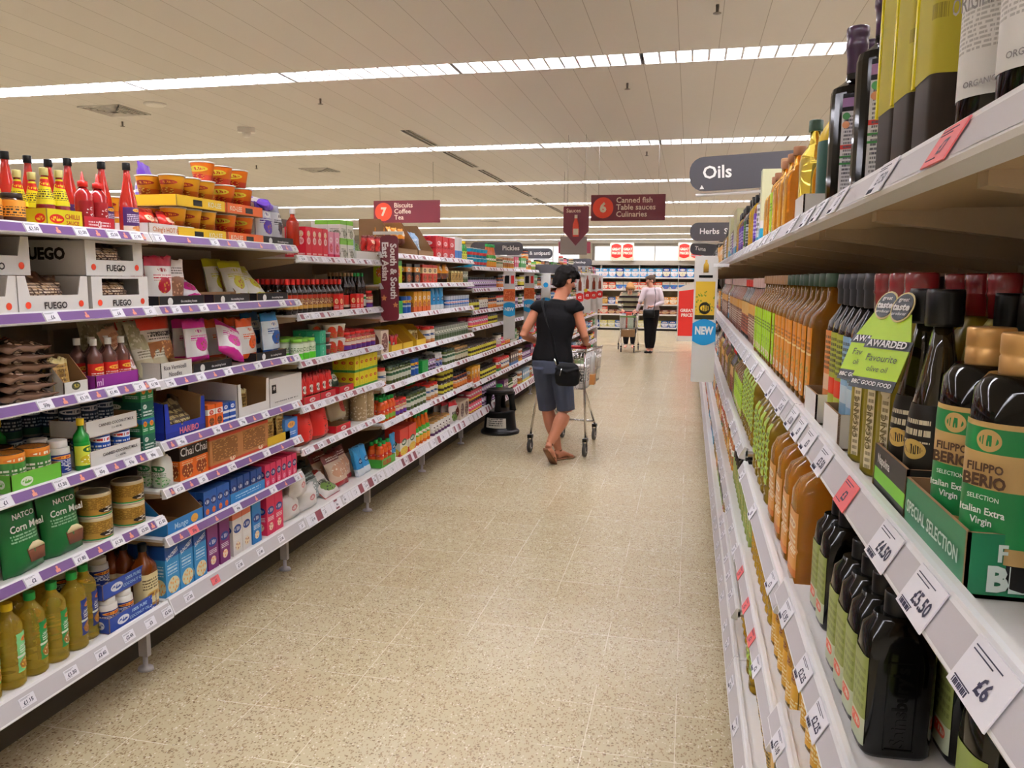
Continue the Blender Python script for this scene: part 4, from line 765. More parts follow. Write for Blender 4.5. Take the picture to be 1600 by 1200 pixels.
def collar():
    g = G(); k = g.mark()
    g.prism([(-.03, 0), (.03, 0), (.03, .012), (-.03, .012)], 0, .0008, 1, mf=1)
    g.prism([(-.03, .012), (.03, .012), (.03, .05), (.014, .085), (-.014, .085), (-.03, .05)], 0, .0008, 0)
    g.prism([(-.031, .045), (.031, .045), (.031, .055), (-.031, .055)], -.0005, .0012, 1)
    g.loft([(0, .0145, .017), (.001, .0145, .017)], 20, m=2).xf(len(g.V) - 40, Matrix.Translation((0, -.0005, .092)) @ Matrix.Rotation(PI / 2, 4, 'X'))
    g.loft([(0, .0125, .015), (.001, .0125, .015)], 20, m=1).xf(len(g.V) - 40, Matrix.Translation((0, -.0012, .092)) @ Matrix.Rotation(PI / 2, 4, 'X'))
    g.text('AWARDED', .0105, (0, -.0018, .05), m=3, bold=.03); g.text('BBC GOOD FOOD', .0065, (0, -.0012, .006), m=3, bold=.02)
    g.text('great', .0065, (0, -.003, .1), m=3).text('taste', .011, (0, -.003, .0915), m=3, bold=.04).text('producer', .005, (0, -.003, .084), m=3)
    g.text('Favourite', .011, (0, -.0012, .034), m=1, bold=0).text('olive oil', .009, (0, -.0012, .022), m=1, bold=0)
    g.xf(k, Matrix.Translation((0, -.052, .118)) @ Matrix.Rotation(-.42, 4, 'X'))
    a = G().loft([(.198, .022, .022), (.2, .03, .05), (.1995, .014, .014)], 16, cy=-.012)
    g.V += []; return g
T('collar', 'bottle_collar', 'lime green award card on golden bottle', 'card', (.06, .01, .1), (collar(), [LIME, BLACK, mat('pale_gold', '#d9c98a', .4), WPRINT]))
LBL = {'o': ('#d8864a', '#e9c9a9'), 'g': ('#a8b23c', '#d9402a'), 'b': ('#8fb6d4', '#c9dce9')}
for k_, (a_, b_) in LBL.items():
    bottle('blk_' + k_, 'olive_oil_bottle', {'o': 'slim black bottle with orange strip', 'g': 'slim black bottle with yellow-green strip', 'b': 'slim black bottle with pale blue strip'}[k_], 'bottle', .023, .028, .24, 'vinegar', GLASSB, mat('charcoal_cap', '#26282c', .45),
           pk('lab_bk' + k_, a_, [(b_, .25, .45)], None, None, ('#2f2f22', .5, .95, 7)), (.08, .62), .8, e=4, n=20, cz=.8, cr=.72, capsec=[(0, .9), (.05, .95), (.5, .97), (.55, 1.05), (.8, 1.05), (.85, 1), (1, .98)])
bottle('twist', 'olive_oil_bottle', 'dark sculpted bottle with black ribbed cap', 'bottle', .026, .026, .222, 'sauce', mat('olive_dark_glass', '#211a08', .06, trans=.15, coat=.6), BLACK,
       pk('lab_tw', '#1c1812', [('#b3924a', .0, .16)], ('#c9a95a', .5, .55, .3, .1, '#2a2418'), None, ('#d9cfb0', .62, .85, 2)), (.06, .5), .9, n=8, cz=.84, cr=.62, capsec=[(0, 1), (.1, 1.05), (.9, 1.05), (1, 1)])
FBP = pk('lab_fb', '#1f7a3e', [('#c3a064', .52, .78), ('#b3925a', .0, .12), ('#c3a064', .96, 1)], ('#c3a064', .5, .87, .14, .08, '#1f7a3e'), None, None, asp=1)
bottle('fb', 'olive_oil_bottle', 'black bottle with green and gold label', 'bottle', .035, .035, .192, 'squat', GLASSB, GOLDC, FBP, (.12, .66), 1.0, n=28, cz=.83, cr=.5,
       capsec=[(0, 1), (.1, 1.05), (.45, 1.05), (.48, 1), (.55, 1.05), (.95, 1.05), (1, 1)],
       textkid=[('printed_words', G().text('FILIPPO', .0088, (0, -.0366, .0925), (PI / 2, 0, 0), 0, .03).text('BERIO', .0125, (0, -.0366, .0825), m=0, bold=.04), mat('brown_print', '#4a2f1a', .5)),
                ('printed_script', G().text('SELECTION', .005, (0, -.0362, .07), m=0).text('Italian Extra', .0075, (0, -.0362, .06), m=0, bold=.02).text('Virgin', .0075, (0, -.0362, .052), m=0, bold=.02), WPRINT)])
bottle('darkbot', 'olive_oil_bottle', 'black bottle with pale lettering', 'bottle', .033, .033, .24, 'wine', GLASSB, BLACK, pk('lab_db', '#15130f', [('#9fb4c4', .62, .74)], None, None, ('#c9cdd2', .2, .9, 7)), (.1, .6), 1.3, n=24, cz=.88, cr=.4)
trayT('fb_tray', 'green card tray lettered special selection', .17, .1, .05, .05, pk('tray_fb', '#2a7a52'), inside=CARD, extra=[
    ('printed_words', TX('SPECIAL SELECTION', .016, .026, -.0512, INK, 0, bold=.02, wmax=.15), mat('mint_print', '#dfeee4', .5)),
    ('side_words', G().text('FILIPPO', .018, (0, 0, .035), (PI / 2, 0, PI / 2), 0, .03).text('BERIO', .026, (0, 0, .015), (PI / 2, 0, PI / 2), 0, .05).xf(0, Matrix.Translation((.0862, 0, 0))), mat('mint_print', '#dfeee4', .5))])
trayT('tw_tray', 'black and lime striped card tray', .13, .07, .055, .055, pk('tray_tw', '#23211e', [('#7fd02f', .28, .55)]), inside=CARD, extra=[('printed_words', TX('Napolina', .014, .042, -.0362, INK, -.02), WPRINT)])
trayT('small_white', 'small white card bottle tray', .12, .1, .05, .05, CARDW, inside=CARD)
EMB = mat('embossed_black', '#0c0b09', .2, spec=.4)
SGL = mat('black_green_plastic', '#060604', .1, spec=.45)
bottle('sains', 'olive_oil_bottle', 'square black-green bottle with olive label', 'bottle', .03, .04, .197, 'squat', SGL, BLACK,
       pk('lab_ss', '#8f9a55', [('#c9d2b4', .0, .3)], ('#e2553a', .5, .2, .2, .07, '#e9e4d2'), None, ('#6f7a3a', .4, .9, 5)), (.06, .62), .66, e=5, n=28, cz=.86, cr=.56,
       textkid=[('embossed_words', G().text("Sainsbury's", .023, (0, 0, 0), (PI / 2, -PI / 2, PI / 2), 0, .03).xf(0, Matrix.Translation((.0304, 0, .066))), mat('emboss_edge', '#12110e', .2)),
                ('embossed_frame', G().box(.0296, .0308, -.017, -.0155, .012, .122).box(.0296, .0308, .0155, .017, .012, .122).box(.0296, .0308, -.017, .017, .012, .0135).box(.0296, .0308, -.017, .017, .1205, .122), EMB)])
bottle('sainsround', 'olive_oil_bottle', 'domed black-green bottle with pale green label', 'bottle', .036, .04, .2, 'squat', mat('olive_black', '#15130a', .1, spec=.5), BLACK,
       pk('lab_sr', '#8f9f4f', (), None, None, ('#c9b45a', .4, .6, 2)), (.04, .55), .8, e=3, n=24, cz=.86, cr=.5)
bottle('greenlab', 'olive_oil_bottle', 'dark bottle with forest green label', 'bottle', .03, .035, .24, 'wine', DKG, BLACK, pk('lab_gn', '#2f5a2a', [('#c9d2b4', .0, .2)], ('#d9532a', .5, .3, .2, .06, '#f2e9d8'), None, ('#6f9a4a', .45, .9, 6)), (.05, .62), 1.1, e=3, n=20, cz=.88, cr=.42)
# top shelf of the oils
def capp(): return mat('aubergine_cap', '#3a1e3f', .3, coat=.5)
bottle('purp', 'vinegar_bottle', 'black ribbed bottle with aubergine cap', 'bottle', .035, .035, .285, 'square', GLASSB, capp(),
       pk('lab_pu', '#dcdde6', [('#1a1420', .84, 1), ('#a97fb4', .88, .96), ('#c93a3a', .5, .54), ('#3a8a4a', .36, .38), ('#3a8a4a', .42, .44)], None, None, ('#5a5a6a', .05, .8, 22)), (.04, .63), .42, n=22, cz=.755, cr=.46, flat=True,
       capsec=[(0, .84), (.3, .86), (.5, .96), (.54, 1.04), (.66, 1.04), (.7, .98), (.78, 1), (.82, 1.06), (.97, 1.06), (1, 1)],
       textkid=[('round_marks', G().loft([(0, .0055, .0055), (.0006, .0055, .0055)], 14).xf(0, Matrix.Translation((-.008, -.0366, .145)) @ Matrix.Rotation(PI / 2, 4, 'X')), mat('green_mark', '#5aa86a', .5)),
                ('round_marks', G().loft([(0, .0055, .0055), (.0006, .0055, .0055)], 14).xf(0, Matrix.Translation((-.008, -.0366, .132)) @ Matrix.Rotation(PI / 2, 4, 'X')), mat('peach_mark', '#e8a27a', .5)),
                ('blue_seal', G().loft([(0, .008, .005), (.0006, .008, .005)], 14).xf(0, Matrix.Translation((0, -.0366, .03)) @ Matrix.Rotation(PI / 2, 4, 'X')), mat('blue_mark', '#3a62a8', .5))])
T('tin', 'oil_tin', 'tall brown oil tin with yellow wrap', 'tin', (.07, .07, .26),
  (G().loft([(0, .033, .033, 8), (.004, .035, .035, 8), (.256, .035, .035, 8), (.26, .033, .033, 8)], 32), [mat('tin_brown', '#2b2118', .5, spec=.25)]),
  [('wrap_label', G().loft([(.085, .0358, .0358, 8), (.25, .0358, .0358, 8)], 32, cap=False), pk('lab_tin', '#b3a52c', [('#5a4a2a', .93, 1)], ('#9a8d22', .5, .65, .12, .1, '#c9bc4a'), None, ('#8a7c1c', .25, .4, 1), rep=4, rough=.55)),
   ('corner_stripe', G().box(-.0365, -.03, -.0366, -.034, .085, .25).box(-.0368, -.0355, -.036, -.03, .085, .25), mat('bright_yellow', '#efe02a', .25)),
   ('cap', G().loft([(.26, .012, .012), (.28, .012, .012)], 14), BLACK)])
bottle('whlab', 'olive_oil_bottle', 'black bottle with tall white label', 'bottle', .036, .036, .31, 'wine', GLASSB, BLACK, pk('lab_wh', '#e4e2de', (), None, None, ('#b3b0ac', .25, .5, 10)), (.13, .6), 1.5, n=28, cz=.9, cr=.4,
       textkid=[('printed_words', G().text('ORIGINAL', .02, (0, -.0372, .115), m=0, bold=.01, wmax=.05).text('OLIVE OIL', .016, (0, -.0372, .145), m=0, bold=.02, wmax=.05).text('ORGANIC', .007, (.008, -.0372, .05), m=0), mat('grey_print', '#8a8684', .5))])
bottle('yelneck', 'olive_oil_bottle', 'dark bottle with yellow and teal label', 'bottle', .03, .03, .235, 'wine', DKG, BLACK, pk('lab_yn', '#1f4a3e', [('#d9b82a', .78, 1), ('#e9e4d8', 0, .14)], ('#c9302a', .5, .08, .4, .05, '#fff')), (.02, .8), 1.6, n=20, cz=.88, cr=.42)
bottle('ribbedgold', 'oil_bottle', 'ribbed golden squeezy oil bottle', 'bottle', .03, .03, .22, 'ribbed', mat('seed_oil2', '#d0a11f', .15, trans=.3), BLACK, n=14, cz=.86, cr=.6)
bottle('purplab', 'oil_bottle', 'brown bottle with violet label', 'bottle', .03, .03, .23, 'wine', BRNG, BLACK, pk('lab_pl', '#6a3fb0', [('#3f2a7a', 0, .2)], None, None, ('#d9cdf0', .3, .8, 4)), (.1, .6), 2.2, n=14, cz=.86, cr=.5)
carton('tallwhite', 'oil_carton', 'tall white and sage carton', 'carton', .06, .06, .26, pk('p_tw', '#dcdcb4', [('#2fa0c4', 0, .25), ('#e9e9e4', .25, .35)]))
bottle('blueblk', 'oil_bottle', 'white labelled oil bottle with dark cap', 'bottle', .03, .03, .24, 'wine', mat('pale_glass', '#bcae8c', .1, trans=.3), BLACK, pk('lab_bb', '#e6e6ea', [('#3a9ac4', 0, .2)], None, None, ('#3a3a4a', .3, .9, 5)), (.06, .66), 2.4, n=14, cz=.86, cr=.46)
bottle('pinkvin', 'vinegar_bottle', 'pinkish vinegar bottle with white cap', 'bottle', .03, .03, .24, 'vinegar', mat('pink_vinegar', '#a8705a', .08, trans=.4), mat('blush_cap', '#d9b8b4', .4), pk('lab_pv', '#7a4a3a', [('#d9a04a', .7, 1)], None, None, ('#e9d9c4', .1, .6, 6)), (.08, .6), .9, n=14, e=4, cz=.86, cr=.62)
bottle('balsam', 'vinegar_bottle', 'dark balsamic bottle with red cap', 'bottle', .028, .028, .235, 'vinegar', SOY, REDC, pk('lab_ba', '#a8563a', [('#d9b06a', .6, 1)], None, None, ('#3a1c12', .1, .6, 5)), (.08, .62), 1.2, n=14, e=3, cz=.88, cr=.5)
pouchT('paperlab', 'cream lettered sauce sachet', .07, .15, .02, pk('p_pl2', '#c9a85c', (), None, None, ('#4a3a1c', .1, .9, 12)), 41, 'sauce_sachet', 'packet')
bottle('honey', 'dressing_bottle', 'yellow labelled dressing bottle', 'bottle', .03, .03, .19, 'squat', mat('dressing', '#8a6a2a', .1, trans=.2), mat('olive_cap', '#4a4a22', .4), pk('lab_ho', '#d9a53a', [('#a87a2a', .7, 1)], ('#7a3a2a', .5, .8, .12, .06, '#d9a53a'), None, ('#f2e4b4', .1, .4, 4)), (.06, .66), 2.2, n=14, cz=.84, cr=.6)
# far bays: plain coloured goods
FAR = []
rf = random.Random(11)
FC = ['#c9342a', '#e0a02a', '#2f6fb4', '#3f8a44', '#d8d2c4', '#6a3a6a', '#e8e4dc', '#2a2a2a', '#b36a3a', '#d85a7a', '#8aa83a', '#4a2c1a', '#e0d04a', '#7a9ab4']
for i in range(14):
    a_, b_, c_ = FC[i], FC[(i * 5 + 3) % 14], FC[(i * 3 + 7) % 14]
    m_ = pk('p_far%d' % i, a_, [(b_, .0, .22)], (CREAMH, .5, .66, .34, .12, c_), (c_, a_, .5, .35, .3, .1), None)
    if i % 2: carton('far%d' % i, 'food_box', '%s food box' % ['red', 'amber', 'blue', 'green', 'stone', 'plum', 'white', 'black', 'rust', 'rose', 'olive', 'brown', 'lemon', 'steel-blue'][i], 'box', .1, .08, .15, m_)
    else:
        h_ = .12 if i % 4 else .15; r_ = .04
        T('far%d' % i, 'food_jar', '%s labelled jar' % ['red', 'amber', 'blue', 'green', 'stone', 'plum', 'white', 'black', 'rust', 'rose', 'olive', 'brown', 'lemon', 'steel-blue'][i], 'jar', (.08, .08, h_),
          (G().loft([(0, .037, .037), (.004, r_, r_), (h_ * .8, r_, r_), (h_ * .86, r_ * .86, r_ * .86)], 10), [m_]), [('lid', G().loft([(h_ * .86, r_ * .9, r_ * .9), (h_, r_ * .9, r_ * .9)], 10), [REDC, STEEL, BLACK, GOLDC, LIDW, GRC, BLACK][i // 2])])
    FAR.append('far%d' % i)

# ------------------------------------------------------------------ stocking the shelves
SW = ['top', 'second', 'third', 'fourth', 'fifth', 'sixth', 'seventh']
CNT = {}
def bay_of(y):
    return max(0, min(len(BY) - 2, int((y - BY[0]) / 1.1429)))
def put(side, key, y, z, dx=.03, yaw=0, tilt=0, sh=0, extra='', sc=1, roll=0):
    p = TP[key]; f, s = FR[side]
    o = copy_tree(p['r'])
    o.rotation_euler = (Matrix.Rotation(RZ[side] + yaw, 4, 'Z') @ Matrix.Rotation(tilt, 4, 'X') @ Matrix.Rotation(roll, 4, 'Y')).to_euler()
    o.location = (f + s * (dx + p['d'] / 2), y, z); o.scale = (sc, sc, sc)
    b_ = bay_of(y); k = (key, side, b_, sh, extra); n = CNT[k] = CNT.get(k, -1) + 1
    last = sh == len((ZL if side == 'L' else ZR)[max(1, b_)]) - 1
    tagw = 'bottom' if last else SW[sh]
    lab = '%s, %s %s, %s shelf, %s' % (p['desc'], nth(n) if n < 20 else 'further', extra if extra else 'along', tagw, bayname(side, b_))
    tag(o, lab, p['cat'], '%ss on the %s shelf of the %s' % (p['r'].name.split('.')[0].replace('_', ' '), tagw, bayname(side, b_)))
    return o
def zsurf(side, y, sh): return (ZL if side == 'L' else ZR)[bay_of(y)][sh] - .0115
def run(side, sh, key, y0, y1, dx=.03, rows=1, stack=1, gap=.003, z=None, yaw=0, tilt=0, skip=0, jit=.002, sz=0):
    p = TP[key]; w = p['w'] + gap; n = max(1, int((y1 - y0 + gap + .004) / w)); w = (y1 - y0) / n if n > 1 else w
    r = random.Random(int(y0 * 100) + sh)
    for q in range(rows):
        for j in range(stack):
            for i in range(n):
                if skip and (q, j) != (0, 0) and r.random() < skip: continue
                y = y0 + w * (i + .5) if n > 1 else (y0 + y1) / 2
                ex = {(0, 0): '', (0, 1): 'in upper tier', (0, 2): 'in third tier', (0, 3): 'in fourth tier'}.get((q, j), 'in back row' if j == 0 else 'in back tier' if j == 1 else 'in highest tier')
                zz = (z if z is not None else zsurf(side, y, sh)) + sz
                put(side, key, y + r.uniform(-jit, jit), zz + j * (p['h'] + .002), dx + q * (p['d'] + gap) + r.uniform(0, jit), yaw + r.uniform(-.03, .03), tilt, sh, ex)
L_ = 'L'
def zs(y, sh): return zsurf('L', y, sh)
# --- top shelf, first two bays
run(L_, 0, 'orjar', 1.96, 2.13, .03, 2); run(L_, 0, 'sweetchilli', 1.86, 2.52, .24, 1, gap=.02)
run(L_, 0, 'maggi_tray', 2.17, 2.33, .02); run(L_, 0, 'maggi', 2.185, 2.31, .03, 1, sz=.004); run(L_, 0, 'maggi', 1.96, 2.16, .14, 1)
run(L_, 0, 'red_tray', 2.34, 2.49, .025); run(L_, 0, 'sriracha', 2.35, 2.49, .03, 1, sz=.004, gap=.006); run(L_, 0, 'maggi', 2.19, 2.31, .14)
put(L_, 'sweetchilli', 2.555, zs(2.5, 0), .09, sh=0); put(L_, 'sweetchilli', 2.6, zs(2.5, 0), .02, sh=0); put(L_, 'sweetchilli', 2.46, zs(2.4, 0), .15, sh=0, extra='behind squeezy bottles')
run(L_, 0, 'hot_tray', 2.66, 2.95, .02); run(L_, 0, 'redpack', 2.67, 2.93, .05, 2, gap=.02, tilt=-.25, sz=.01)
run(L_, 0, 'pot_yellow', 2.72, 2.95, .22, 1, 2)
for j in (0, 1):
    zz = zs(2.9, 0) + j * .129
    put(L_, 'pot_tray_y', 3.01, zz, .02, sh=0, extra='' if j == 0 else 'in upper tier'); put(L_, 'pot_tray_o', 3.345, zz, .02, sh=0, extra='' if j == 0 else 'in upper tier')
    run(L_, 0, 'pot_yellow', 2.85, 3.17, .03, 2, z=zz + .048); run(L_, 0, 'pot_orange', 3.2, 3.49, .03, 2, z=zz + .048, gap=0)
run(L_, 0, 'pot_orange', 3.06, 3.46, .035, 1, z=zs(3, 0) + .129 + .13, gap=.01)
put(L_, 'po_lying', 3.0, zs(3, 0) + .1, .26, sh=0, yaw=.4); put(L_, 'po_lying', 3.62, zs(3.4, 0) + .19, .02, sh=0, yaw=.3, tilt=-1.3); put(L_, 'po_lying', 3.72, zs(3.4, 0) + .14, .1, sh=0, yaw=-.3, tilt=-1.1)
run(L_, 0, 'black_tray', 3.51, 3.775, .02); put(L_, 'po_purple', 3.58, zs(3.5, 0) + .01, .04, sh=0); put(L_, 'po_white', 3.71, zs(3.5, 0) + .01, .05, sh=0, yaw=.2)
put(L_, 'clearsauce', 3.87, zs(3.85, 0) + .06, .03, sh=0)
run(L_, 0, 'redboxb', 3.93, 4.2, .02, 2, gap=.004); run(L_, 0, 'pinkbox', 4.2, 4.36, .02, 2, gap=.004); run(L_, 0, 'greyblack', 3.92, 4.18, .2, 1, 2)
run(L_, 0, 'greenwhite', 4.36, 4.55, .02, 2, 2); put(L_, 'silvercr', 4.62, zs(4.6, 0), .04, sh=0, tilt=-.2)
put(L_, 'slope_display', 4.8, zs(4.8, 0), .02, sh=0); run(L_, 0, 'himalaya', 4.64, 4.9, .08, 2, gap=-.05, tilt=-.35, sz=.03)
run(L_, 0, 'card_tall', 5.32, 6.12, .02); run(L_, 0, 'yelcup', 5.32, 5.7, .1, 2, gap=.01, sz=.08); run(L_, 0, 'silvercr', 5.72, 6.1, .1, 2, gap=-.02, sz=.01, tilt=-.2)
run(L_, 0, 'redpack', 4.98, 5.26, .1, 2, sz=.02)
run(L_, 0, 'redcase', 6.15, 6.7, .02, 2, 2); run(L_, 0, 'whpack', 6.72, 6.95, .03, 2); run(L_, 0, 'greenbottle', 6.98, 7.18, .04, 2)
run(L_, 0, 'bluepot', 7.24, 7.9, .02, 2, 2); run(L_, 0, 'tallorange', 7.92, 8.3, .03, 1, gap=.01)
# --- second shelf
zz = zs(2.4, 1)
put(L_, 'fuego_open', 2.185, zz, .02, sh=1); put(L_, 'fuego_open', 1.87, zz, .0, sh=1, yaw=.04); put(L_, 'fuego_win', 2.488, zz, .015, sh=1, extra='in lower tier'); put(L_, 'fuego_win', 2.485, zz + .124, .03, sh=1, extra='in upper tier')
put(L_, 'fuego_open', 1.99, zz + .124, .06, sh=1, extra='in upper tier')
run(L_, 1, 'black_tray', 2.67, 3.75, .02, gap=.06)
for k_, y, dx, ti in (('po_red', 2.77, .04, 0), ('po_red', 2.74, .12, -.1), ('po_beige', 2.88, .06, 0), ('po_beige', 2.86, .14, 0), ('po_pink', 3.03, .05, -.9), ('po_pink', 3.05, .12, -.7), ('po_yellow', 3.45, .1, -.35), ('po_yellow', 3.58, .06, -.75), ('po_yellow', 3.4, .18, -.2), ('po_yellow', 3.62, .12, -.6)):
    put(L_, k_, y, zs(3, 1) + .012, dx, sh=1, tilt=ti, yaw=random.Random(y).uniform(-.15, .15))
put(L_, 'card_display', 3.2, zs(3.2, 1) + .004, .12, sh=1)
run(L_, 1, 'soy', 3.8, 4.5, .06, 4, gap=.006, sz=.0); [put(L_, 'redfront', y, ZL[4][1] - .0115, .012, sh=1) for y in (4.34, 4.58, 4.64)]; run(L_, 1, 'soytall', 4.52, 4.68, .06, 3); run(L_, 1, 'soygreen', 4.7, 4.82, .05, 3); run(L_, 1, 'redjar', 4.84, 4.92, .04, 3, 1, gap=0)
run(L_, 1, 'limebox', 5.2, 5.42, .02, 2); run(L_, 1, 'navybox', 5.44, 5.8, .02, 2); run(L_, 1, 'kitbox', 5.82, 6.2, .02, 2); run(L_, 1, 'yelcup', 6.24, 6.6, .03, 2, sz=.04); run(L_, 1, 'tanpack', 6.62, 7.0, .03, 3); run(L_, 1, 'greycan', 7.02, 7.18, .03, 2)
run(L_, 1, 'purplejar', 7.24, 8.3, .03, 2); 
# --- third shelf
z3 = zs(2.3, 2)
for j in range(6): put(L_, 'noodle_bag', 2.08 + .004 * (j % 2), z3 + .016 + j * .031, .02, sh=2, tilt=-1.5, yaw=.1 * (j % 3 - 1), extra='up the stack'); put(L_, 'noodle_bag', 1.86, z3 + .016 + j * .031, .02, sh=2, tilt=-1.5, extra='up near stack')
put(L_, 'noodle_tray', 2.26, z3, .03, sh=2); put(L_, 'tanpack', 2.24, z3 + .01, .06, sh=2, tilt=-.1); put(L_, 'tanpack', 2.27, z3 + .01, .1, sh=2, tilt=-.1)
put(L_, 'purple_tray', 2.45, z3, .02, sh=2); run(L_, 2, 'vinegar', 2.35, 2.56, .03, 2, gap=.012, sz=.004)
put(L_, 'strawbag', 2.6, z3, .05, sh=2, tilt=-.3, roll=-.25); run(L_, 2, 'vermi', 2.55, 2.75, .2, 1, gap=-.02, tilt=-.2)
put(L_, 'vermi_tray', 2.79, zs(2.8, 2), .02, sh=2); run(L_, 2, 'vermi', 2.68, 2.86, .08, 2, gap=-.02, tilt=-.3, sz=.01); put(L_, 'bombay', 2.83, zs(2.8, 2) + .06, .1, sh=2, tilt=-.15); put(L_, 'bombay', 2.82, zs(2.8, 2) + .06, .2, sh=2, tilt=-.1)
put(L_, 'black_tray', 3.04, zs(3, 2), .02, sh=2); put(L_, 'po_pink', 3.02, zs(3, 2) + .045, .05, sh=2, tilt=-.1); put(L_, 'po_pink', 3.04, zs(3, 2) + .045, .13, sh=2); put(L_, 'po_pink', 3.2, zs(3, 2) + .05, .0, sh=2, tilt=-.5, roll=.5)
run(L_, 2, 'black_tray', 3.3, 3.78, .02, gap=.0); 
for k_, y, dx in (('po_orange', 3.34, .16), ('po_orange', 3.42, .05), ('po_orange', 3.3, .24), ('po_blue', 3.65, .05), ('po_blue', 3.62, .14), ('po_orange', 3.47, .14)): put(L_, k_, y, zs(3.4, 2) + .02, dx, sh=2, tilt=-.08, yaw=.1)
run(L_, 2, 'mintjar', 3.82, 4.04, .02, 3, 1, gap=.0); run(L_, 2, 'mintbox', 4.06, 4.14, .02, 2, 2); run(L_, 2, 'darkpot', 4.15, 4.24, .02, 2, 2, gap=0); run(L_, 2, 'whitepot', 4.25, 4.44, .02, 2, 2); run(L_, 2, 'redjar', 4.46, 4.92, .03, 3)
put(L_, 'creambox', 5.03, zs(5, 3) if False else ZL[5][3] - .0115, .02, sh=3)
run(L_, 3, 'yel_tray', 5.15, 5.6, .02, 1); run(L_, 3, 'mintbox', 5.14, 5.22, .05); run(L_, 3, 'redpk2', 5.25, 5.42, .06, 3); run(L_, 3, 'yel_tray', 5.62, 5.95, .02); run(L_, 3, 'tanpack', 5.68, 5.9, .08, 4)
run(L_, 3, 'redcapj', 5.98, 6.2, .03, 2); run(L_, 3, 'greycan', 6.22, 7.18, .03, 3)
run(L_, 2, 'grstack', 5.2, 5.45, .02, 1); run(L_, 2, 'bluecan2', 5.46, 5.62, .03, 2); run(L_, 2, 'kingbox', 5.64, 6.05, .03, 2); run(L_, 2, 'bluepack', 6.1, 6.45, .04, 3); run(L_, 2, 'silvercan', 6.5, 7.18, .02, 3, 1)
run(L_, 2, 'brownjar', 7.24, 7.6, .03, 2); run(L_, 2, 'far6', 7.6, 7.95, .03); run(L_, 2, 'curryjar', 7.96, 8.32, .03, 2)
run(L_, 3, 'pinkjar', 7.24, 7.9, .02, 2); run(L_, 3, 'brownjar', 7.92, 8.32, .02, 2)
# --- fourth shelf
z4 = zs(2.3, 3)
run(L_, 3, 'rice_white', 1.9, 2.12, .14, 2, 1, sz=.115, gap=.0); put(L_, 'green_tray', 2.05, z4, .01, sh=3); put(L_, 'mango', 2.0, z4 + .004, .02, sh=3); put(L_, 'mango', 2.102, z4 + .004, .022, sh=3); run(L_, 3, 'mango', 1.9, 2.12, .13, 2)
run(L_, 3, 'cocojar', 2.16, 2.24, .03, 2); put(L_, 'greenbottle', 2.285, z4, .02, sh=3); put(L_, 'greenbottle', 2.18, z4, .26, sh=3)
put(L_, 'coco_tray', 2.42, z4, .02, sh=3, extra='in lower tier'); put(L_, 'coco_tray', 2.42, z4 + .105, .03, sh=3, extra='in upper tier')
run(L_, 3, 'cocomilk', 2.335, 2.545, .026, 2, sz=.004, gap=0); run(L_, 3, 'cocomilk_dark', 2.3, 2.54, .1, 2, sz=.11); run(L_, 3, 'cocomilk_dark', 2.2, 2.54, .26, 1, 2)
for j in range(2):
    put(L_, 'greencoco', 2.6, z4 + j * .127, .02, sh=3, extra=['low in stack', 'high in stack'][j])
    for q in (-.018, .019): put(L_, 'greentall', 2.6 + q, z4 + .066 + j * .127, .02, sh=3, extra=['low in stack', 'high in stack'][j])
put(L_, 'haribo', 2.83, zs(2.8, 3), .02, sh=3); run(L_, 3, 'orpack', 2.985, 3.1, .02, 3); run(L_, 3, 'blupack', 3.1, 3.2, .02, 3)
put(L_, 'white_display', 3.36, zs(3.3, 3), .02, sh=3); put(L_, 'white_case', 3.67, zs(3.6, 3), .02, sh=3); run(L_, 3, 'tanpack', 3.25, 3.45, .1, 2)
run(L_, 3, 'redpk2', 3.84, 4.24, .03, 4, 1, gap=.0, sz=.045); run(L_, 3, 'redtray2', 3.86, 4.25, .02, gap=0); run(L_, 3, 'redtray2', 4.3, 4.52, .02); run(L_, 3, 'dkgreen', 4.28, 4.55, .08, 2, sz=.02, tilt=-.4); run(L_, 3, 'yelpack', 4.55, 4.92, .03, 3, 2, gap=0)
run(L_, 4, 'redcapj', 4.98, 5.14, .03, 1); run(L_, 4, 'olivejar', 5.16, 5.6, .03, 3); run(L_, 4, 'bluecan2', 5.62, 5.78, .03, 2); run(L_, 4, 'grstack', 5.8, 5.95, .02, 1, 1); run(L_, 4, 'balsam', 5.98, 6.2, .04, 1, sz=0) if False else run(L_, 4, 'purplejar', 5.98, 6.2, .03, 2)
run(L_, 4, 'cocojar', 6.24, 6.42, .04, 2); run(L_, 4, 'olivejar', 6.45, 6.75, .03, 3); run(L_, 4, 'greenlidjar', 6.78, 7.18, .03, 3)
run(L_, 4, 'brownjar', 7.24, 8.3, .03, 3, 1)
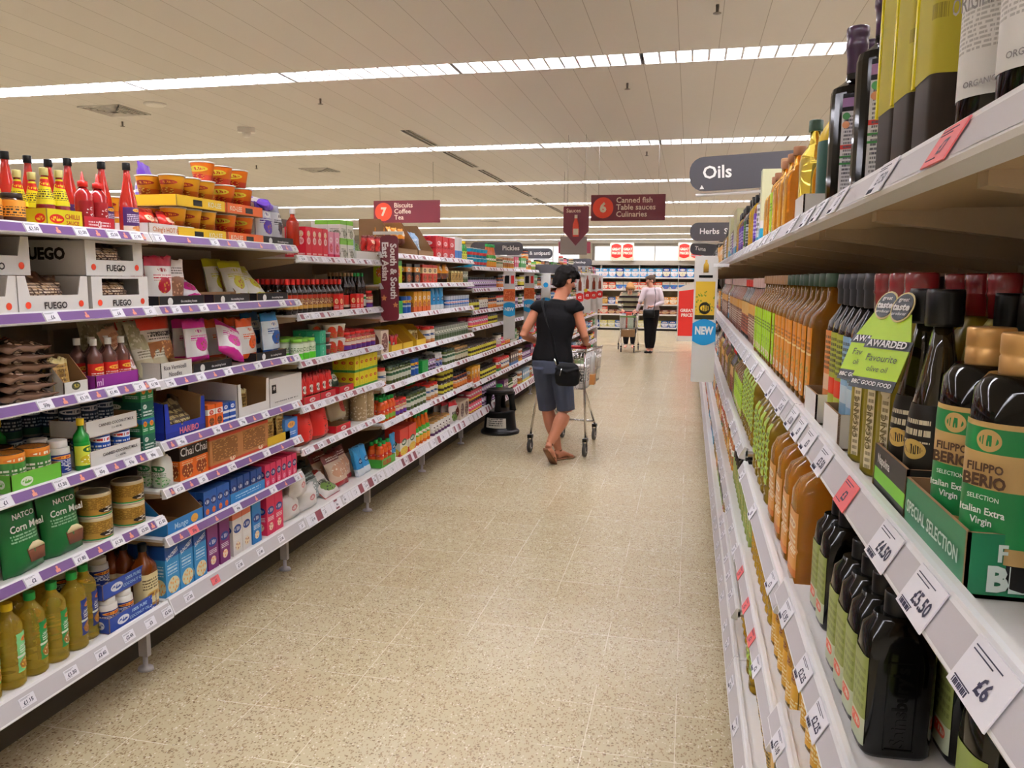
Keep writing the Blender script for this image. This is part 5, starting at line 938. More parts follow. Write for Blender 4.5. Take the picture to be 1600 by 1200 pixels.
# --- fifth shelf
z5 = zs(2.3, 4)
put(L_, 'corn', 2.025, z5, .025, sh=4, tilt=-.12, yaw=.06); put(L_, 'corn', 2.2, z5, .035, sh=4, tilt=-.1, yaw=-.03); put(L_, 'corn', 1.85, z5, .05, sh=4, tilt=-.12); put(L_, 'corn', 2.1, z5, .17, sh=4, extra='in back row'); 
for y in (2.36, 2.535): put(L_, 'ghee', y, z5, .02, sh=4, extra='in lower tier'); put(L_, 'ghee', y, z5 + .087, .02, sh=4, extra='in upper tier')
put(L_, 'ghee', 2.44, z5, .13, sh=4, extra='in back row'); put(L_, 'ghee', 2.36, z5, .16, sh=4, extra='in back row'); put(L_, 'ghee', 2.36, z5 + .087, .16, sh=4, extra='in back row')
run(L_, 4, 'almondmilk', 2.65, 2.78, .02, 2, gap=0); run(L_, 4, 'chai', 2.79, 2.99, .03, 2, gap=0); run(L_, 4, 'woodbox', 2.995, 3.475, .02, 2, gap=0); put(L_, 'spice_tray', 3.58, zs(3.5, 4), .02, sh=4); run(L_, 4, 'tanpack', 3.49, 3.69, .04, 6, gap=.012, sz=.03); put(L_, 'bluetall', 3.71, zs(3.7, 4), .02, sh=4)
run(L_, 4, 'redfood', 3.84, 4.22, .03, 2, gap=.01); run(L_, 4, 'redtray2', 4.25, 4.45, .02); run(L_, 4, 'ricebig', 4.38, 4.62, .08, 1, tilt=-.3, sz=.04); run(L_, 4, 'popjar', 4.66, 4.9, .03, 2)
run(L_, 5, 'kubus', 4.98, 5.25, .02, 3); run(L_, 5, 'redjar', 5.28, 5.5, .03, 2); run(L_, 5, 'olivejar', 5.52, 5.95, .03, 2); run(L_, 5, 'kubus', 5.8, 5.98, .12, 1); run(L_, 5, 'redcapj', 6.02, 6.3, .04, 2); run(L_, 5, 'brownjar', 6.35, 6.7, .03, 2, 2); run(L_, 5, 'curryjar', 6.75, 7.15, .03, 2)
run(L_, 5, 'kingbox', 7.26, 7.6, .03); run(L_, 5, 'brownjar', 7.65, 8.3, .03, 2)
# --- sixth shelf of the second bay
put(L_, 'mango_box', 2.79, zs(2.8, 5), .015, sh=5); run(L_, 5, 'minij_blue', 2.93, 3.12, .02, 4, gap=0); put(L_, 'juice_tray', 3.27, zs(3.2, 5), .015, sh=5); run(L_, 5, 'minij_bluedk', 3.13, 3.41, .02, 3, gap=.0, sz=.004); run(L_, 5, 'minij_pink', 3.43, 3.76, .02, 3, gap=0, jit=.001)
# --- bottom shelves
zb = zs(2.3, 5)
for i, (k_, y) in enumerate((('seedoil_b', 1.86), ('seedoil_b', 1.955), ('seedoil_a', 2.045), ('seedoil_a', 2.135), ('seedoil_c', 2.225))): put(L_, k_, y, zb, .03, sh=5, yaw=.5)
run(L_, 5, 'seedoil_a', 1.9, 2.26, .13, 2, gap=.01, yaw=.4); put(L_, 'seedoil_c', 2.3, zb, .05, sh=5, yaw=.5)
for j in (0, 1): put(L_, 'coco_blue', 2.46, zb + j * .125, .02 + j * .02, sh=5, extra=['in lower tier', 'in upper tier'][j])
run(L_, 5, 'cocojar', 2.34, 2.42, .03, 1, sz=.004); put(L_, 'cocojar', 2.46, zb + .004, .03, sh=5); run(L_, 5, 'cocojar', 2.3, 2.5, .12, 2, 2)
run(L_, 5, 'cordial', 2.535, 2.62, .02, 3, gap=0)
zb = ZL[3][6] - .0115
def runz(key, y0, y1, dx, rows, **k): run(L_, 6, key, y0, y1, dx, rows, z=zb, **k)
put(L_, 'cordial', 2.56, zs(2.5, 5), .15, sh=5)
runz('sun', 2.65, 2.93, .02, 3, gap=.004); runz('lit_purple', 2.95, 3.13, .03, 3); runz('lit_white', 3.15, 3.31, .03, 3, gap=0); runz('lit_blue', 3.32, 3.4, .03, 3, gap=0); runz('lit_pink', 3.45, 3.62, .03, 3, gap=0)
def flour(y, z_, dx, ex): put(L_, 'flour', y, z_, dx, sh=5 if y > 3.78 else 6, extra=ex)
for y, q in ((3.76, .0), (3.97, .0), (3.86, .1)): put(L_, 'flour', y, zs(3.9, 5) + q, .04, sh=5, extra='of the pile', yaw=.15 * (q > 0))
put(L_, 'silverbag', 4.12, zs(4, 5), .08, sh=5, tilt=-.35); put(L_, 'silverbag', 4.2, zs(4, 5), .18, sh=5, tilt=-.2); put(L_, 'himalaya', 4.25, zs(4, 5), .02, sh=5, tilt=-.9)
run(L_, 5, 'redbag', 4.34, 4.58, .06, 2, tilt=-.4); run(L_, 5, 'redbag', 4.5, 4.7, .1, 1, tilt=-.3); run(L_, 5, 'bluepack', 4.68, 4.88, .06, 3, tilt=-.25, gap=-.02)
zq = ZL[5][6] - .0115
def r6(key, y0, y1, dx, rows, **k): run(L_, 6, key, y0, y1, dx, rows, z=zq, **k)
r6('kubus_tray', 4.95, 5.2, .02, 1); r6('kubus', 4.97, 5.19, .03, 2, sz=.004, gap=0); r6('bluepack', 5.2, 5.3, .05, 1); r6('redjuice', 5.32, 5.68, .03, 1); r6('tallorange', 5.7, 6.05, .03, 2); 
r6('greenlidjar', 5.75, 5.98, .18, 1); r6('far6', 6.1, 6.6, .03, 2); r6('himalaya', 6.62, 6.85, .03, 3, gap=0); r6('creambox', 6.88, 7.18, .03, 1)
run(L_, 5, 'pinkjar', 7.26, 7.7, .03, 2, 2) if False else None
# --- far grocery bays
rf = random.Random(21)
def stockfar(side, b0, b1, kinds, rows=1, only=None):
    for b_ in range(b0, b1):
        T_ = (ZL if side == 'L' else ZR)[b_]
        for sh in range(len(T_)):
            if only and sh not in only: continue
            y = BY[b_] + .03; room = (T_[sh - 1] - T_[sh] - .06) if sh else .3
            ok_ = [q for q in kinds if TP[q]['h'] <= room]
            while ok_ and y < BY[b_ + 1] - .1:
                k_ = rf.choice(ok_); p = TP[k_]
                if p['h'] > room: continue
                n = rf.choice((2, 3, 4)); y1 = min(y + n * (p['w'] + .006), BY[b_ + 1] - .02)
                st_ = 2 if p['h'] * 2.05 < room and rf.random() < .6 else 1
                run(side, sh, k_, y, y1, .03, rows, st_, gap=.006); y = y1 + rf.uniform(.004, .03)
MID = ['curryjar', 'purplejar', 'pinkjar', 'brownjar', 'olivejar', 'greenlidjar', 'redcapj'] + FAR
run(L_, 6, 'pinkjar', 7.24, 7.7, .03, 2, 2); run(L_, 6, 'purplejar', 7.72, 8.3, .03, 2, 2)
stockfar('L', 8, 16, MID)
for sh, k_ in ((0, 'sweetchilli'), (1, 'po_red'), (2, 'po_beige'), (3, 'cocomilk'), (4, 'ghee'), (5, 'seedoil_a')):
    run(L_, sh, k_, 1.5, 1.78, .04, 1)
stockfar('L', 1, 2, ['maggi', 'orjar', 'orpack', 'redpk2', 'mintjar', 'cocomilk', 'chai', 'mango'])
# --- oils side
R_ = 'R'
def zr(y, sh): return zsurf('R', y, sh)
for i, y in enumerate((.655, .745)): put(R_, 'whlab', y, zr(y, 0), .018, sh=0, yaw=.5)
run(R_, 0, 'tin', .83, 1.06, .018, 2, gap=.004)
for y, dx in ((1.18, .014), (1.38, .014), (1.46, .05), (1.28, .09), (1.2, .12)): put(R_, 'purp', y, zr(y, 0), dx, sh=0, yaw=1.35)
put(R_, 'yelneck', 1.6, zr(1.6, 0), .03, sh=0, yaw=.8); put(R_, 'small_white', 1.62, zr(1.6, 0), .004, sh=0)
put(R_, 'oilgold', 1.86, zr(1.86, 0), .03, sh=0); run(R_, 0, 'oilgold2', 2.05, 2.42, .025, 1, gap=.04); run(R_, 0, 'oillime', 2.46, 2.53, .03, 1); run(R_, 0, 'oilgold2', 2.56, 2.76, .03, 1)
for i, k_ in enumerate(('tallwhite', 'blueblk', 'purplab', 'ribbedgold', 'ribbedgold', 'darkbot', 'greenlab')): put(R_, k_, 2.84 + i * .14, zr(2.8, 0), .03, sh=0)
stockfar('R', 4, 6, ['darkbot', 'purplab', 'ribbedgold', 'blueblk', 'greenlab', 'tallwhite'], only=[0])
# second shelf
z2 = zr(1, 1)
put(R_, 'darkbot', .535, z2, .03, sh=1, yaw=.6); put(R_, 'fb_tray', .705, z2, .012, sh=1)
for i, y in enumerate((.652, .728)): put(R_, 'fb', y, z2 + .004, .018, sh=1, yaw=.62); put(R_, 'fb', y, z2 + .004, .14, sh=1, yaw=.4, extra='in back row')
put(R_, 'tw_tray', .862, z2, .014, sh=1)
for i, y in enumerate((.832, .892)): put(R_, 'twist', y, z2 + .004, .02, sh=1, yaw=.5); put(R_, 'twist', y, z2, .1, sh=1, extra='in back row')
for i, y in enumerate((.94, 1.01, 1.085)):
    put(R_, 'golden', y, z2, .018, sh=1, yaw=.45); put(R_, 'golden', y, z2, .1, sh=1, extra='in back row')
for i, y in enumerate((.895, .965)):
    o = put(R_, 'collar', y, z2 + .004, .03, sh=1, yaw=.55)
for i, (y, k_) in enumerate(((1.175, 'b'), (1.225, 'b'), (1.275, 'g'), (1.325, 'g'), (1.375, 'o'))):
    put(R_, 'blk_' + k_, y, z2 + .004, .03, sh=1, yaw=.1); put(R_, 'blk_' + k_, y, z2, .1, sh=1, extra='in back row'); put(R_, 'blk_' + k_, y, z2, .17, sh=1, extra='in third row')
put(R_, 'small_white', 1.2, z2, .012, sh=1, extra='beside black bottles'); put(R_, 'small_white', 1.4, z2, .012, sh=1, extra='beside amber bottles')
run(R_, 1, 'oilamber', 1.49, 2.12, .02, 2, gap=.003); run(R_, 1, 'oillime', 2.14, 2.75, .02, 2, gap=.003)
run(R_, 1, 'pinkvin', 2.78, 3.2, .03, 2); run(R_, 1, 'balsam', 3.22, 3.6, .03, 2); run(R_, 1, 'pinkvin', 3.62, 3.76, .03, 1)
stockfar('R', 4, 6, ['balsam', 'pinkvin', 'darkbot', 'blueblk'], only=[1])
# third shelf
z3r = zr(1, 2)
for i in range(4): put(R_, 'sains', .968 + i * .064, z3r, .022, sh=2, yaw=.05); put(R_, 'sains', .968 + i * .064, z3r, .115, sh=2, yaw=.05, extra='in back row')
for i in range(2): put(R_, 'sains', 1.31 + i * .064, z3r, .03, sh=2, yaw=.05)
put(R_, 'sains', 1.34, z3r, .13, sh=2, extra='in back row'); run(R_, 2, 'greenlab', 1.0, 1.25, .22, 1)
for y, dx in ((.8, .085), (.69, .085), (.58, .085), (.78, .18), (.66, .18)): put(R_, 'sainsround', y, z3r, dx, sh=2, yaw=.1)
run(R_, 2, 'bigoil', 1.53, 2.08, .02, 2, gap=.012); run(R_, 2, 'bigoilg', 2.12, 2.62, .02, 2, gap=.01)
run(R_, 2, 'bigoilg', 2.66, 3.2, .02, 2); run(R_, 2, 'oillime', 3.22, 3.74, .02, 1)
stockfar('R', 4, 6, ['ribbedgold', 'oilgold', 'balsam', 'pinkvin'], only=[2])
stockfar('R', 6, 16, ['darkbot', 'blueblk', 'curryjar', 'tallwhite', 'far1', 'far4', 'far9', 'far11', 'kingbox'])
# fourth and bottom
run(R_, 3, 'honey', 1.52, 1.95, .03, 2, gap=.004); run(R_, 3, 'greenlab', .9, 1.45, .04, 1, sz=0) if False else run(R_, 3, 'honey', .95, 1.45, .03, 1)
run(R_, 3, 'ribbedgold', 2.0, 2.6, .03, 2); run(R_, 3, 'honey', .4, .93, .04, 1); run(R_, 4, 'honey', .4, 1.18, .04, 1); run(R_, 4, 'ribbedgold', 2.66, 3.7, .04, 1, z=ZR[3][5] - .0115); run(R_, 3, 'sainsround', 2.66, 3.7, .03, 1)
run(R_, 4, 'paperlab', 1.95, 2.35, .05, 3, gap=.0); run(R_, 4, 'balsam', 1.2, 1.9, .04, 1); run(R_, 4, 'bigoilg', 2.38, 2.6, .03, 1); zq = ZR[3][4] - .0115
run(R_, 4, 'honey', 2.68, 3.7, .03, 1, z=zq) if False else None
stockfar('R', 3, 6, ['far1', 'far4', 'far7', 'honey', 'paperlab'], only=[4, 5])
stockfar('R', 4, 6, ['honey', 'far0', 'far8'], only=[3])

# ------------------------------------------------------------------ shelf-edge fins and hanging signs
def plate(g, w, h, r, m=0, th=.004, y=0, x=0, z=0):
    pts = []
    for cx, cz, a0 in ((w / 2 - r, r, -PI / 2), (w / 2 - r, h - r, 0), (-w / 2 + r, h - r, PI / 2), (-w / 2 + r, r, PI)):
        for i in range(6): a = a0 + PI / 2 * i / 5; pts.append((x + cx + r * math.cos(a), z + cz + r * math.sin(a)))
    return g.prism(pts, y, y + th, m)
FINM = mat('fin_board', '#d9d6d2', .45)
def lens(w, z0, z1, y, m, bulge=.02):
    p = [(-w / 2 + w * i / 10, z0 - bulge * math.sin(PI * i / 10)) for i in range(11)] + [(w / 2 - w * i / 10, z1 + bulge * math.sin(PI * i / 10)) for i in range(11)]
    return G().prism(p, y, y + .0015)
def fin(x, y, z0, h, lab, kind='new', w=.13):
    o = plate(G(), w, h, .008).obj('shelf_edge_fin', FINM); o.location = (x, y, z0)
    s = -1 if x < -1 else 1
    G().box(*( (-w / 2 - .06, -w / 2 + .02) if s < 0 else (w / 2 - .02, w / 2 + .05)), -.004, .006, h - .05, h - .035).obj('mounting_arm', LIP, o)
    if kind == 'new':
        lens(w, h * .36, h * .52, -.002, 0).obj('blue_panel', NEWB, o)
        G().text('NEW', .05, (0, -.0025, h * .44), m=0, bold=.05, wmax=w * .8).obj('printed_words', WPRINT, o)
        G().box(-w / 2, w / 2, -.001, 0, h * .56, h * .74).obj('orange_panel', pk('fin_orange', '#c9682f', (), None, ('#e09a6a', '#b3502a', .5, .5, .5, .4), None), o)
        G().box(-w * .4, -w * .02, -.001, 0, h * .82, h * .94).obj('dark_disc', BLACK, o); G().box(w * .14, w * .4, -.001, 0, h * .82, h * .94).obj('red_panel', REDP, o)
    elif kind == 'malt':
        lens(w, h * .33, h * .47, -.002, 0).obj('blue_panel', NEWB, o)
        G().text('NEW', .05, (0, -.0025, h * .41), m=0, bold=.05, wmax=w * .8).obj('printed_words', WPRINT, o)
        G().box(-w * .42, w * .42, -.001, 0, h * .5, h * .8).obj('product_panel', pk('fin_malt', '#d9b23a', [('#2a2a18', .0, .12)], ('#1c1a14', .5, .3, .3, .16, '#e9c23a'), ('#6a8a2a', '#d9b23a', .5, .45, .6, .3), None), o)
        G().box(-w * .3, w * .3, -.001, 0, h * .83, h * .85).obj('slot', BLACK, o)
        G().loft([(h * .87, .012, .001), (h * .93, .012, .001), (h * .95, .005, .001), (h * .97, .005, .001)], 8, cy=-.001).obj('bottle_picture', mat('malt_picture', '#c9a03a', .5), o)
    elif kind == 'white':
        lens(w, h * .3, h * .52, -.002, 0).obj('blue_panel', NEWB, o)
        G().loft([(0, .035, .035), (.001, .035, .035)], 16).xf(0, Matrix.Translation((0, 0, h * .78)) @ Matrix.Rotation(PI / 2, 4, 'X')).obj('blue_mark', NEWB, o)
    else:
        lens(w, h * .36, h * .52, -.002, 0).obj('red_panel', REDP, o)
        G().text('£2', .06, (0, -.0025, h * .44), m=0, bold=.05).obj('printed_words', WPRINT, o)
        G().loft([(h * .6, .03, .0015), (h * .8, .03, .0015), (h * .86, .012, .0015), (h * .93, .012, .0015)], 8, cy=-.002).obj('bottle_picture', mat('ketchup_picture', '#8a3a22', .5), o)
        if kind == 'two': G().loft([(0, .035, .035), (.001, .035, .035)], 16).xf(0, Matrix.Translation((-.03, -.003, h * .56)) @ Matrix.Rotation(PI / 2, 4, 'X')).obj('yellow_disc', YEL, o)
    tag(o, lab, 'shelf sign', 'shelf edge fins'); return o
fin(-1.905, 8.34, .945, .73, 'vertical NEW fin with blue band, nearer of the two with orange panels')
fin(-1.92, 9.5, .945, .73, 'vertical NEW fin with blue band, second one with orange panels')
fin(-1.93, 10.7, .945, .73, 'white vertical fin with a round pale blue mark', 'white')
fin(-1.92, 14.1, .95, .73, 'vertical fin with red price band just past the shopper', 'price'); fin(-1.92, 15.15, .95, .77, 'vertical fin with red price band and yellow disc', 'two')
fin(-1.92, 16.2, .95, .73, 'vertical red price fin, last but one before the end panel', 'price'); fin(-1.92, 17.3, .95, .73, 'vertical red price fin closest to the end panel', 'price')
fin(.072, 3.79, 1.12, .59, 'vertical NEW fin with malt vinegar picture beside the oils', 'malt', .105); fin(.1, 4.95, .98, .75, 'pale vertical fin mostly hidden behind the malt vinegar one', 'white', .13)
# South & South East Asian fin
g = G(); plate(g, .125, .56, .03)
o = g.obj('shelf_edge_fin', BOARD); o.location = (-1.94, 4.93, 1.315)
G().text('South & South', .062, (.027, -.001, .325), (PI / 2, PI / 2, 0), 0, .035, wmax=.43).text('East Asian', .062, (-.03, -.001, .39), (PI / 2, PI / 2, 0), 0, .035, wmax=.3).obj('printed_words', WPRINT, o)
g = G()
for cx, cz, rr in ((-.04, .15, .022), (.04, .105, .02), (-.055, .06, .012)):
    pts = [(cx + (rr if i % 2 == 0 else rr * .5) * math.sin(i * PI / 5), cz + (rr if i % 2 == 0 else rr * .5) * math.cos(i * PI / 5)) for i in range(10)][::-1]
    g.prism(pts, -.0015, 0)
g.obj('star_print', mat('star_orange', '#c98a52', .5), o)
G().box(-.11, .1, -.006, .008, .565, .585).obj('mounting_arm', LIP, o); tag(o, 'burgundy rounded fin reading South & South East Asian', 'shelf sign')
def hang(name, x, y, z, g, mats, lab, rods=(), top=Z_C, rz=0, cat='hanging sign', ry=0):
    o = g.obj(name, mats); o.location = (x, y, z); o.rotation_euler = (0, ry, rz)
    for rx, rz0 in rods: G().tube([(rx, .002, rz0), (rx, .002, top - z)], .0025, 5).obj('suspension_wire', STEEL, o)
    tag(o, lab, cat); return o
def disc_(g, cx, cz, r, m, y=-.003): k = g.mark(); g.loft([(0, r, r), (.001, r, r)], 24, m=m); g.xf(k, Matrix.Translation((cx, y, cz)) @ Matrix.Rotation(PI / 2, 4, 'X')); return g
def aisle(x, y, z, w, h, num, lines, lab):
    g = plate(G(), w, h, .004); o = hang('aisle_sign', x, y, z, g, BOARD, lab, [(-w * .4, h), (w * .4, h)])
    disc_(G(), -w / 2 + h * .48, h / 2, h * .41, 0).obj('number_disc', ORG, o)
    G().text(num, h * .5, (-w / 2 + h * .48, -.005, h * .49), m=0, bold=.05).obj('number', CREAM, o)
    g = G()
    for i, l in enumerate(lines):
        V, _, tw = text_geo(l, .015); sz = h * .3; g.text(l, sz, (-w / 2 + h * 1.0 + tw * sz / 2, -.002, h * (.78 - .27 * i)), m=0, bold=.015)
    g.obj('printed_words', CREAM, o); return o
aisle(-.745, 9.5, 2.287, .87, .3, '6', ('Canned fish', 'Table sauces', 'Culinaries'), 'burgundy aisle sign numbered 6 hanging over the aisle')
aisle(-3.94, 10.7, 2.37, .99, .31, '7', ('Biscuits', 'Coffee', 'Tea'), 'burgundy aisle sign numbered 7 hanging beyond the grocery shelves')
g = G().prism([(-.145, .16), (0, 0), (.145, .16), (.145, .43), (.135, .44), (-.135, .44), (-.145, .43)], 0, .004)
o = hang('arrow_sign', -1.285, 9.0, 1.975, g, BOARD, 'burgundy arrow-shaped Sauces sign with bottle picture', [(-.1, .44), (.1, .44)])
G().text('Sauces', .062, (-.03, -.002, .39), m=0, bold=.015).obj('printed_words', CREAM, o)
g = G().loft([(.1, .035, .001), (.16, .042, .001), (.24, .035, .001), (.29, .018, .001), (.345, .015, .001)], 10, cy=-.002, m=0).box(-.03, .03, -.0045, -.0035, .12, .19, 1).box(-.017, .017, -.0045, -.0035, .305, .345, 1); g.obj('bottle_picture', [mat('picture_red', '#d9482f', .5), CREAM], o)
hang('sign_back', -1.745, 12.0, 1.965, plate(G(), .41, .27, .005), mat('taupe', '#8d8178', .6), 'blank taupe back of a hanging sign behind the arrow', [(-.15, .27), (.15, .27), ] )
hang('category_sign', -2.02, 14.0, 2.05, plate(G(), .57, .2, .004), BOARD, 'small burgundy sign mostly hidden behind the taupe board', [(-.2, .2), (.2, .2)])
def blade(x0, x1, y, z, h, word, lab, tx, rz=0, ry=0, ts=.07, wire=False):
    w = x1 - x0
    o = hang('category_sign', (x0 + x1) / 2, y, z, plate(G(), w, h, h * .42), DGREY, lab, rz=rz, ry=ry)
    G().text(word, ts, (tx, -.002, h * .52), m=0, bold=.02).obj('printed_words', WPRINT, o)
    G().tube([(-w / 2 + .02, .01, -.012), (w / 2, .01, -.012)], .006, 8).obj('support_bar', LIP, o)
    G().box(w / 2 - .02 if x0 > -1 else -w / 2, w / 2 if x0 > -1 else -w / 2 + .02, .005, .015, -.012 - (z - 1.74), -.005).obj('support_post', LIP, o)
    return o
o = blade(-.012, .5, 2.96, 1.925, .12, 'Oils', 'large dark grey rounded sign reading Oils above the bottles', -.16, ry=-.05, ts=.062)
G().prism([(-.222, .008), (-.206, .008), (-.214, .022)], -.002, 0).obj('triangle_mark', WPRINT, o)
blade(-.012, .5, 6.3, 1.895, .14, 'Herbs  Spices', 'dark grey rounded sign reading Herbs behind the Oils sign', -.02, ts=.06)
blade(-.02, .5, 9.0, 1.85, .135, 'Tuna', 'dark grey sign reading Tuna tilted behind the Herbs sign', -.15, ry=.12, ts=.06)
blade(-2.5, -1.875, 8.9, 1.868, .145, 'Pickles', 'dark grey rounded sign reading Pickles', .17, ts=.075)
blade(-2.6, -1.93, 11.2, 1.885, .145, 'olives & antipasti', 'grey rounded sign reading olives & antipasti', .06, ts=.072)
blade(-2.3, -1.7, 14.0, 1.825, .13, 'Tomato ketchup', 'dark rounded sign reading Tomato ketchup far down the aisle', .0, ts=.055); blade(-2.1, -1.46, 10.5, 1.675, .115, 'Gravies', 'dark rounded sign just above the dark-haired shopper', .15, ts=.06)

# ------------------------------------------------------------------ shelving across the far end
YB = 25.0
HZ = [(1.67, .32), (1.29, .27), (.83, .3), (.52, .2), (.11, .3)]
KB = []
for i, (c1, c2, c3) in enumerate((('#3f9ad4', '#e9e6ea', '#c9404a'), ('#4aa0d8', '#f0eef0', '#d85a5a'), ('#23409a', '#e9e2c9', '#b3873a'), ('#e2553a', '#f2e2d2', '#7a2a22'), ('#f0a24a', '#f4e9d6', '#c9571f'), ('#e6e2dc', '#3f7ac4', '#d84a4a'), ('#7a2a2a', '#d9b28a', '#2a1a1a'), ('#d9d07a', '#f2efe2', '#8a8a3a'), ('#2f5aa0', '#e4e6f0', '#8a2a5a'), ('#8a5a2a', '#c9a05a', '#3a2412'))):
    m_ = pk('p_back%d' % i, c1, [(c2, .35, .62)], (CREAMH, .5, .8, .36, .1, c3), (c3, c2, .5, .25, .4, .18))
    carton('bk%d' % i, 'cereal_box' if i < 3 else 'grocery_box', ['sky blue and white carton', 'bright blue and pale carton', 'navy and cream carton', 'red and cream carton', 'orange carton', 'white and blue carton', 'dark red carton', 'pale yellow carton', 'blue and violet carton', 'brown carton'][i], 'box', .22, .18, (.27, .27, .28, .22, .23, .23, .13, .2, .2, .24)[i], m_); KB.append('bk%d' % i)
PLAN = [[0, 0, 1, 2, 1], [3, 3, 3, 5, 5], [6, 9, 8, 4, 4], [6, 3, 6, 6, 6], [7, 7, 7, 8, 8]]
for bi in range(6):
    x0 = -3.95 + 1.2 * bi
    o = empty('cross_aisle_shelving', (x0 + .6, YB, 0)); tag(o, 'white wall-side shelving unit at the far end, %s from the corner' % nth(bi), 'shelving', 'far end shelving')
    G().box(-.6, .6, .48, .5, .1, 2.16).obj('back_panel', PANEL, o); G().box(-.6, .6, .05, .5, 0, .09).obj('plinth', mat('plinth_black', '#1c1a18', .6), o)
    G().box(-.6, .6, .0, .45, 2.04, 2.18).obj('canopy', mat('canopy_grey', '#a9a298', .5), o)
    for q in (-.6, .59): G().box(q, q + .01, .02, .5, .1, 2.05).obj('side_panel', WHITE, o)
    for z, _ in HZ: G().box(-.588, .588, .0, .48, z - .03, z).box(-.588, .588, -.012, 0, z - .045, z).obj('shelf_board', WHITE, o)
    for si, (z, h) in enumerate(HZ):
        ks = PLAN[si]
        for k in range(5):
            key = 'bk%d' % (ks[(k + bi) % 5] if bi % 2 else ks[k]); p = TP[key]
            b = copy_tree(p['r']); b.location = (x0 + .12 + .237 * k, YB + .12, z + .0005)
            tag(b, '%s, %s along the %s shelf of the %s far end unit' % (p['desc'], nth(k), SW[si], nth(bi)), 'box', 'boxes on the far end shelving')
def promo(x, lab):
    g = plate(G(), .74, .54, .01); o = g.obj('promotion_board', mat('promo_cream', '#eed9c2', .5)); o.location = (x, YB - .03, 2.185)
    for s in (-1, 1):
        lens(.3, .12, .46, -.003, 0, .05).xf(0, Matrix.Translation((s * .18, 0, 0))).obj('red_shield', REDP, o)
        G().text('GREAT', .105, (s * .18, -.0045, .34), m=0, bold=.04, wmax=.27).text('PRICES', .105, (s * .18, -.0045, .22), m=0, bold=.04, wmax=.27).obj('printed_words', CREAM, o)
    G().box(-.3, -.28, .004, .01, -.01, .02).box(.28, .3, .004, .01, -.01, .02).obj('support_post', STEEL, o)
    tag(o, lab, 'promotion board', 'great prices boards')
promo(-2.1, 'cream GREAT PRICES board with two red shields, over the two women'); promo(-.02, 'cream GREAT PRICES board with two red shields, beside the Herbs sign')
o = G().prism([(-.23, 0), (.23, 0), (.23, 1.58), (-.23, 1.38)], 0, .04).obj('promotion_stand', mat('stand_white', '#e6e2de', .5)); o.location = (-.05, 21, 0)
G().prism([(-.215, .14), (.215, .14), (.215, 1.36), (-.215, 1.3)], -.003, 0).obj('red_panel', REDP, o)
G().text('GREAT', .11, (.0, -.005, .8), m=0, bold=.04).text('PRICE', .11, (.0, -.005, .68), m=0, bold=.04).obj('printed_words', WPRINT, o); tag(o, 'tall red and white promotion stand reading GREAT PRICE at the aisle end', 'promotion stand')

# ------------------------------------------------------------------ kick stool
o = empty('step_stool', (-1.885, 7.86, 0)); o.scale = (1, 1, 1.05)
G().loft([(.0, .2, .2), (.02, .205, .205), (.035, .19, .19), (.045, .172, .172), (.2, .155, .155), (.222, .158, .158), (.232, .15, .15)], 32).obj('drum_base', BLACK, o)
G().loft([(.395, .13, .13), (.4, .145, .145), (.43, .145, .145), (.438, .135, .135)], 32).obj('top_step', BLACK, o)
for i in range(4):
    a = PI / 4 + i * PI / 2 - .75
    g = G(); c_, s_ = math.cos(a), math.sin(a)
    g.tube([(.135 * c_, .135 * s_, .225), (.126 * c_, .126 * s_, .3), (.118 * c_, .118 * s_, .36), (.11 * c_, .11 * s_, .41)], [(.038, .02), (.03, .017), (.032, .018), (.05, .02)], 10); g.obj('leg', BLACK, o)
for i in range(3):
    a = i * 2.1; G().ball((.16 * math.cos(a), .16 * math.sin(a), .012), .012, 8).obj('castor', STEEL, o)
G().loft([(.07, .1725, .1725), (.165, .1625, .1625)], 12, arc=(-.75, .6), cap=False, sm=True).obj('paper_label', pk('stool_lab', '#c9c4b8', (), None, None, ('#2a2826', .1, .95, 4)), o)
G().loft([(.12, .1, .1), (.12, .001, .001)], 4).obj('hub', BLACK, o)
tag(o, 'round black plastic kick stool with taped paper label on the floor', 'stool')

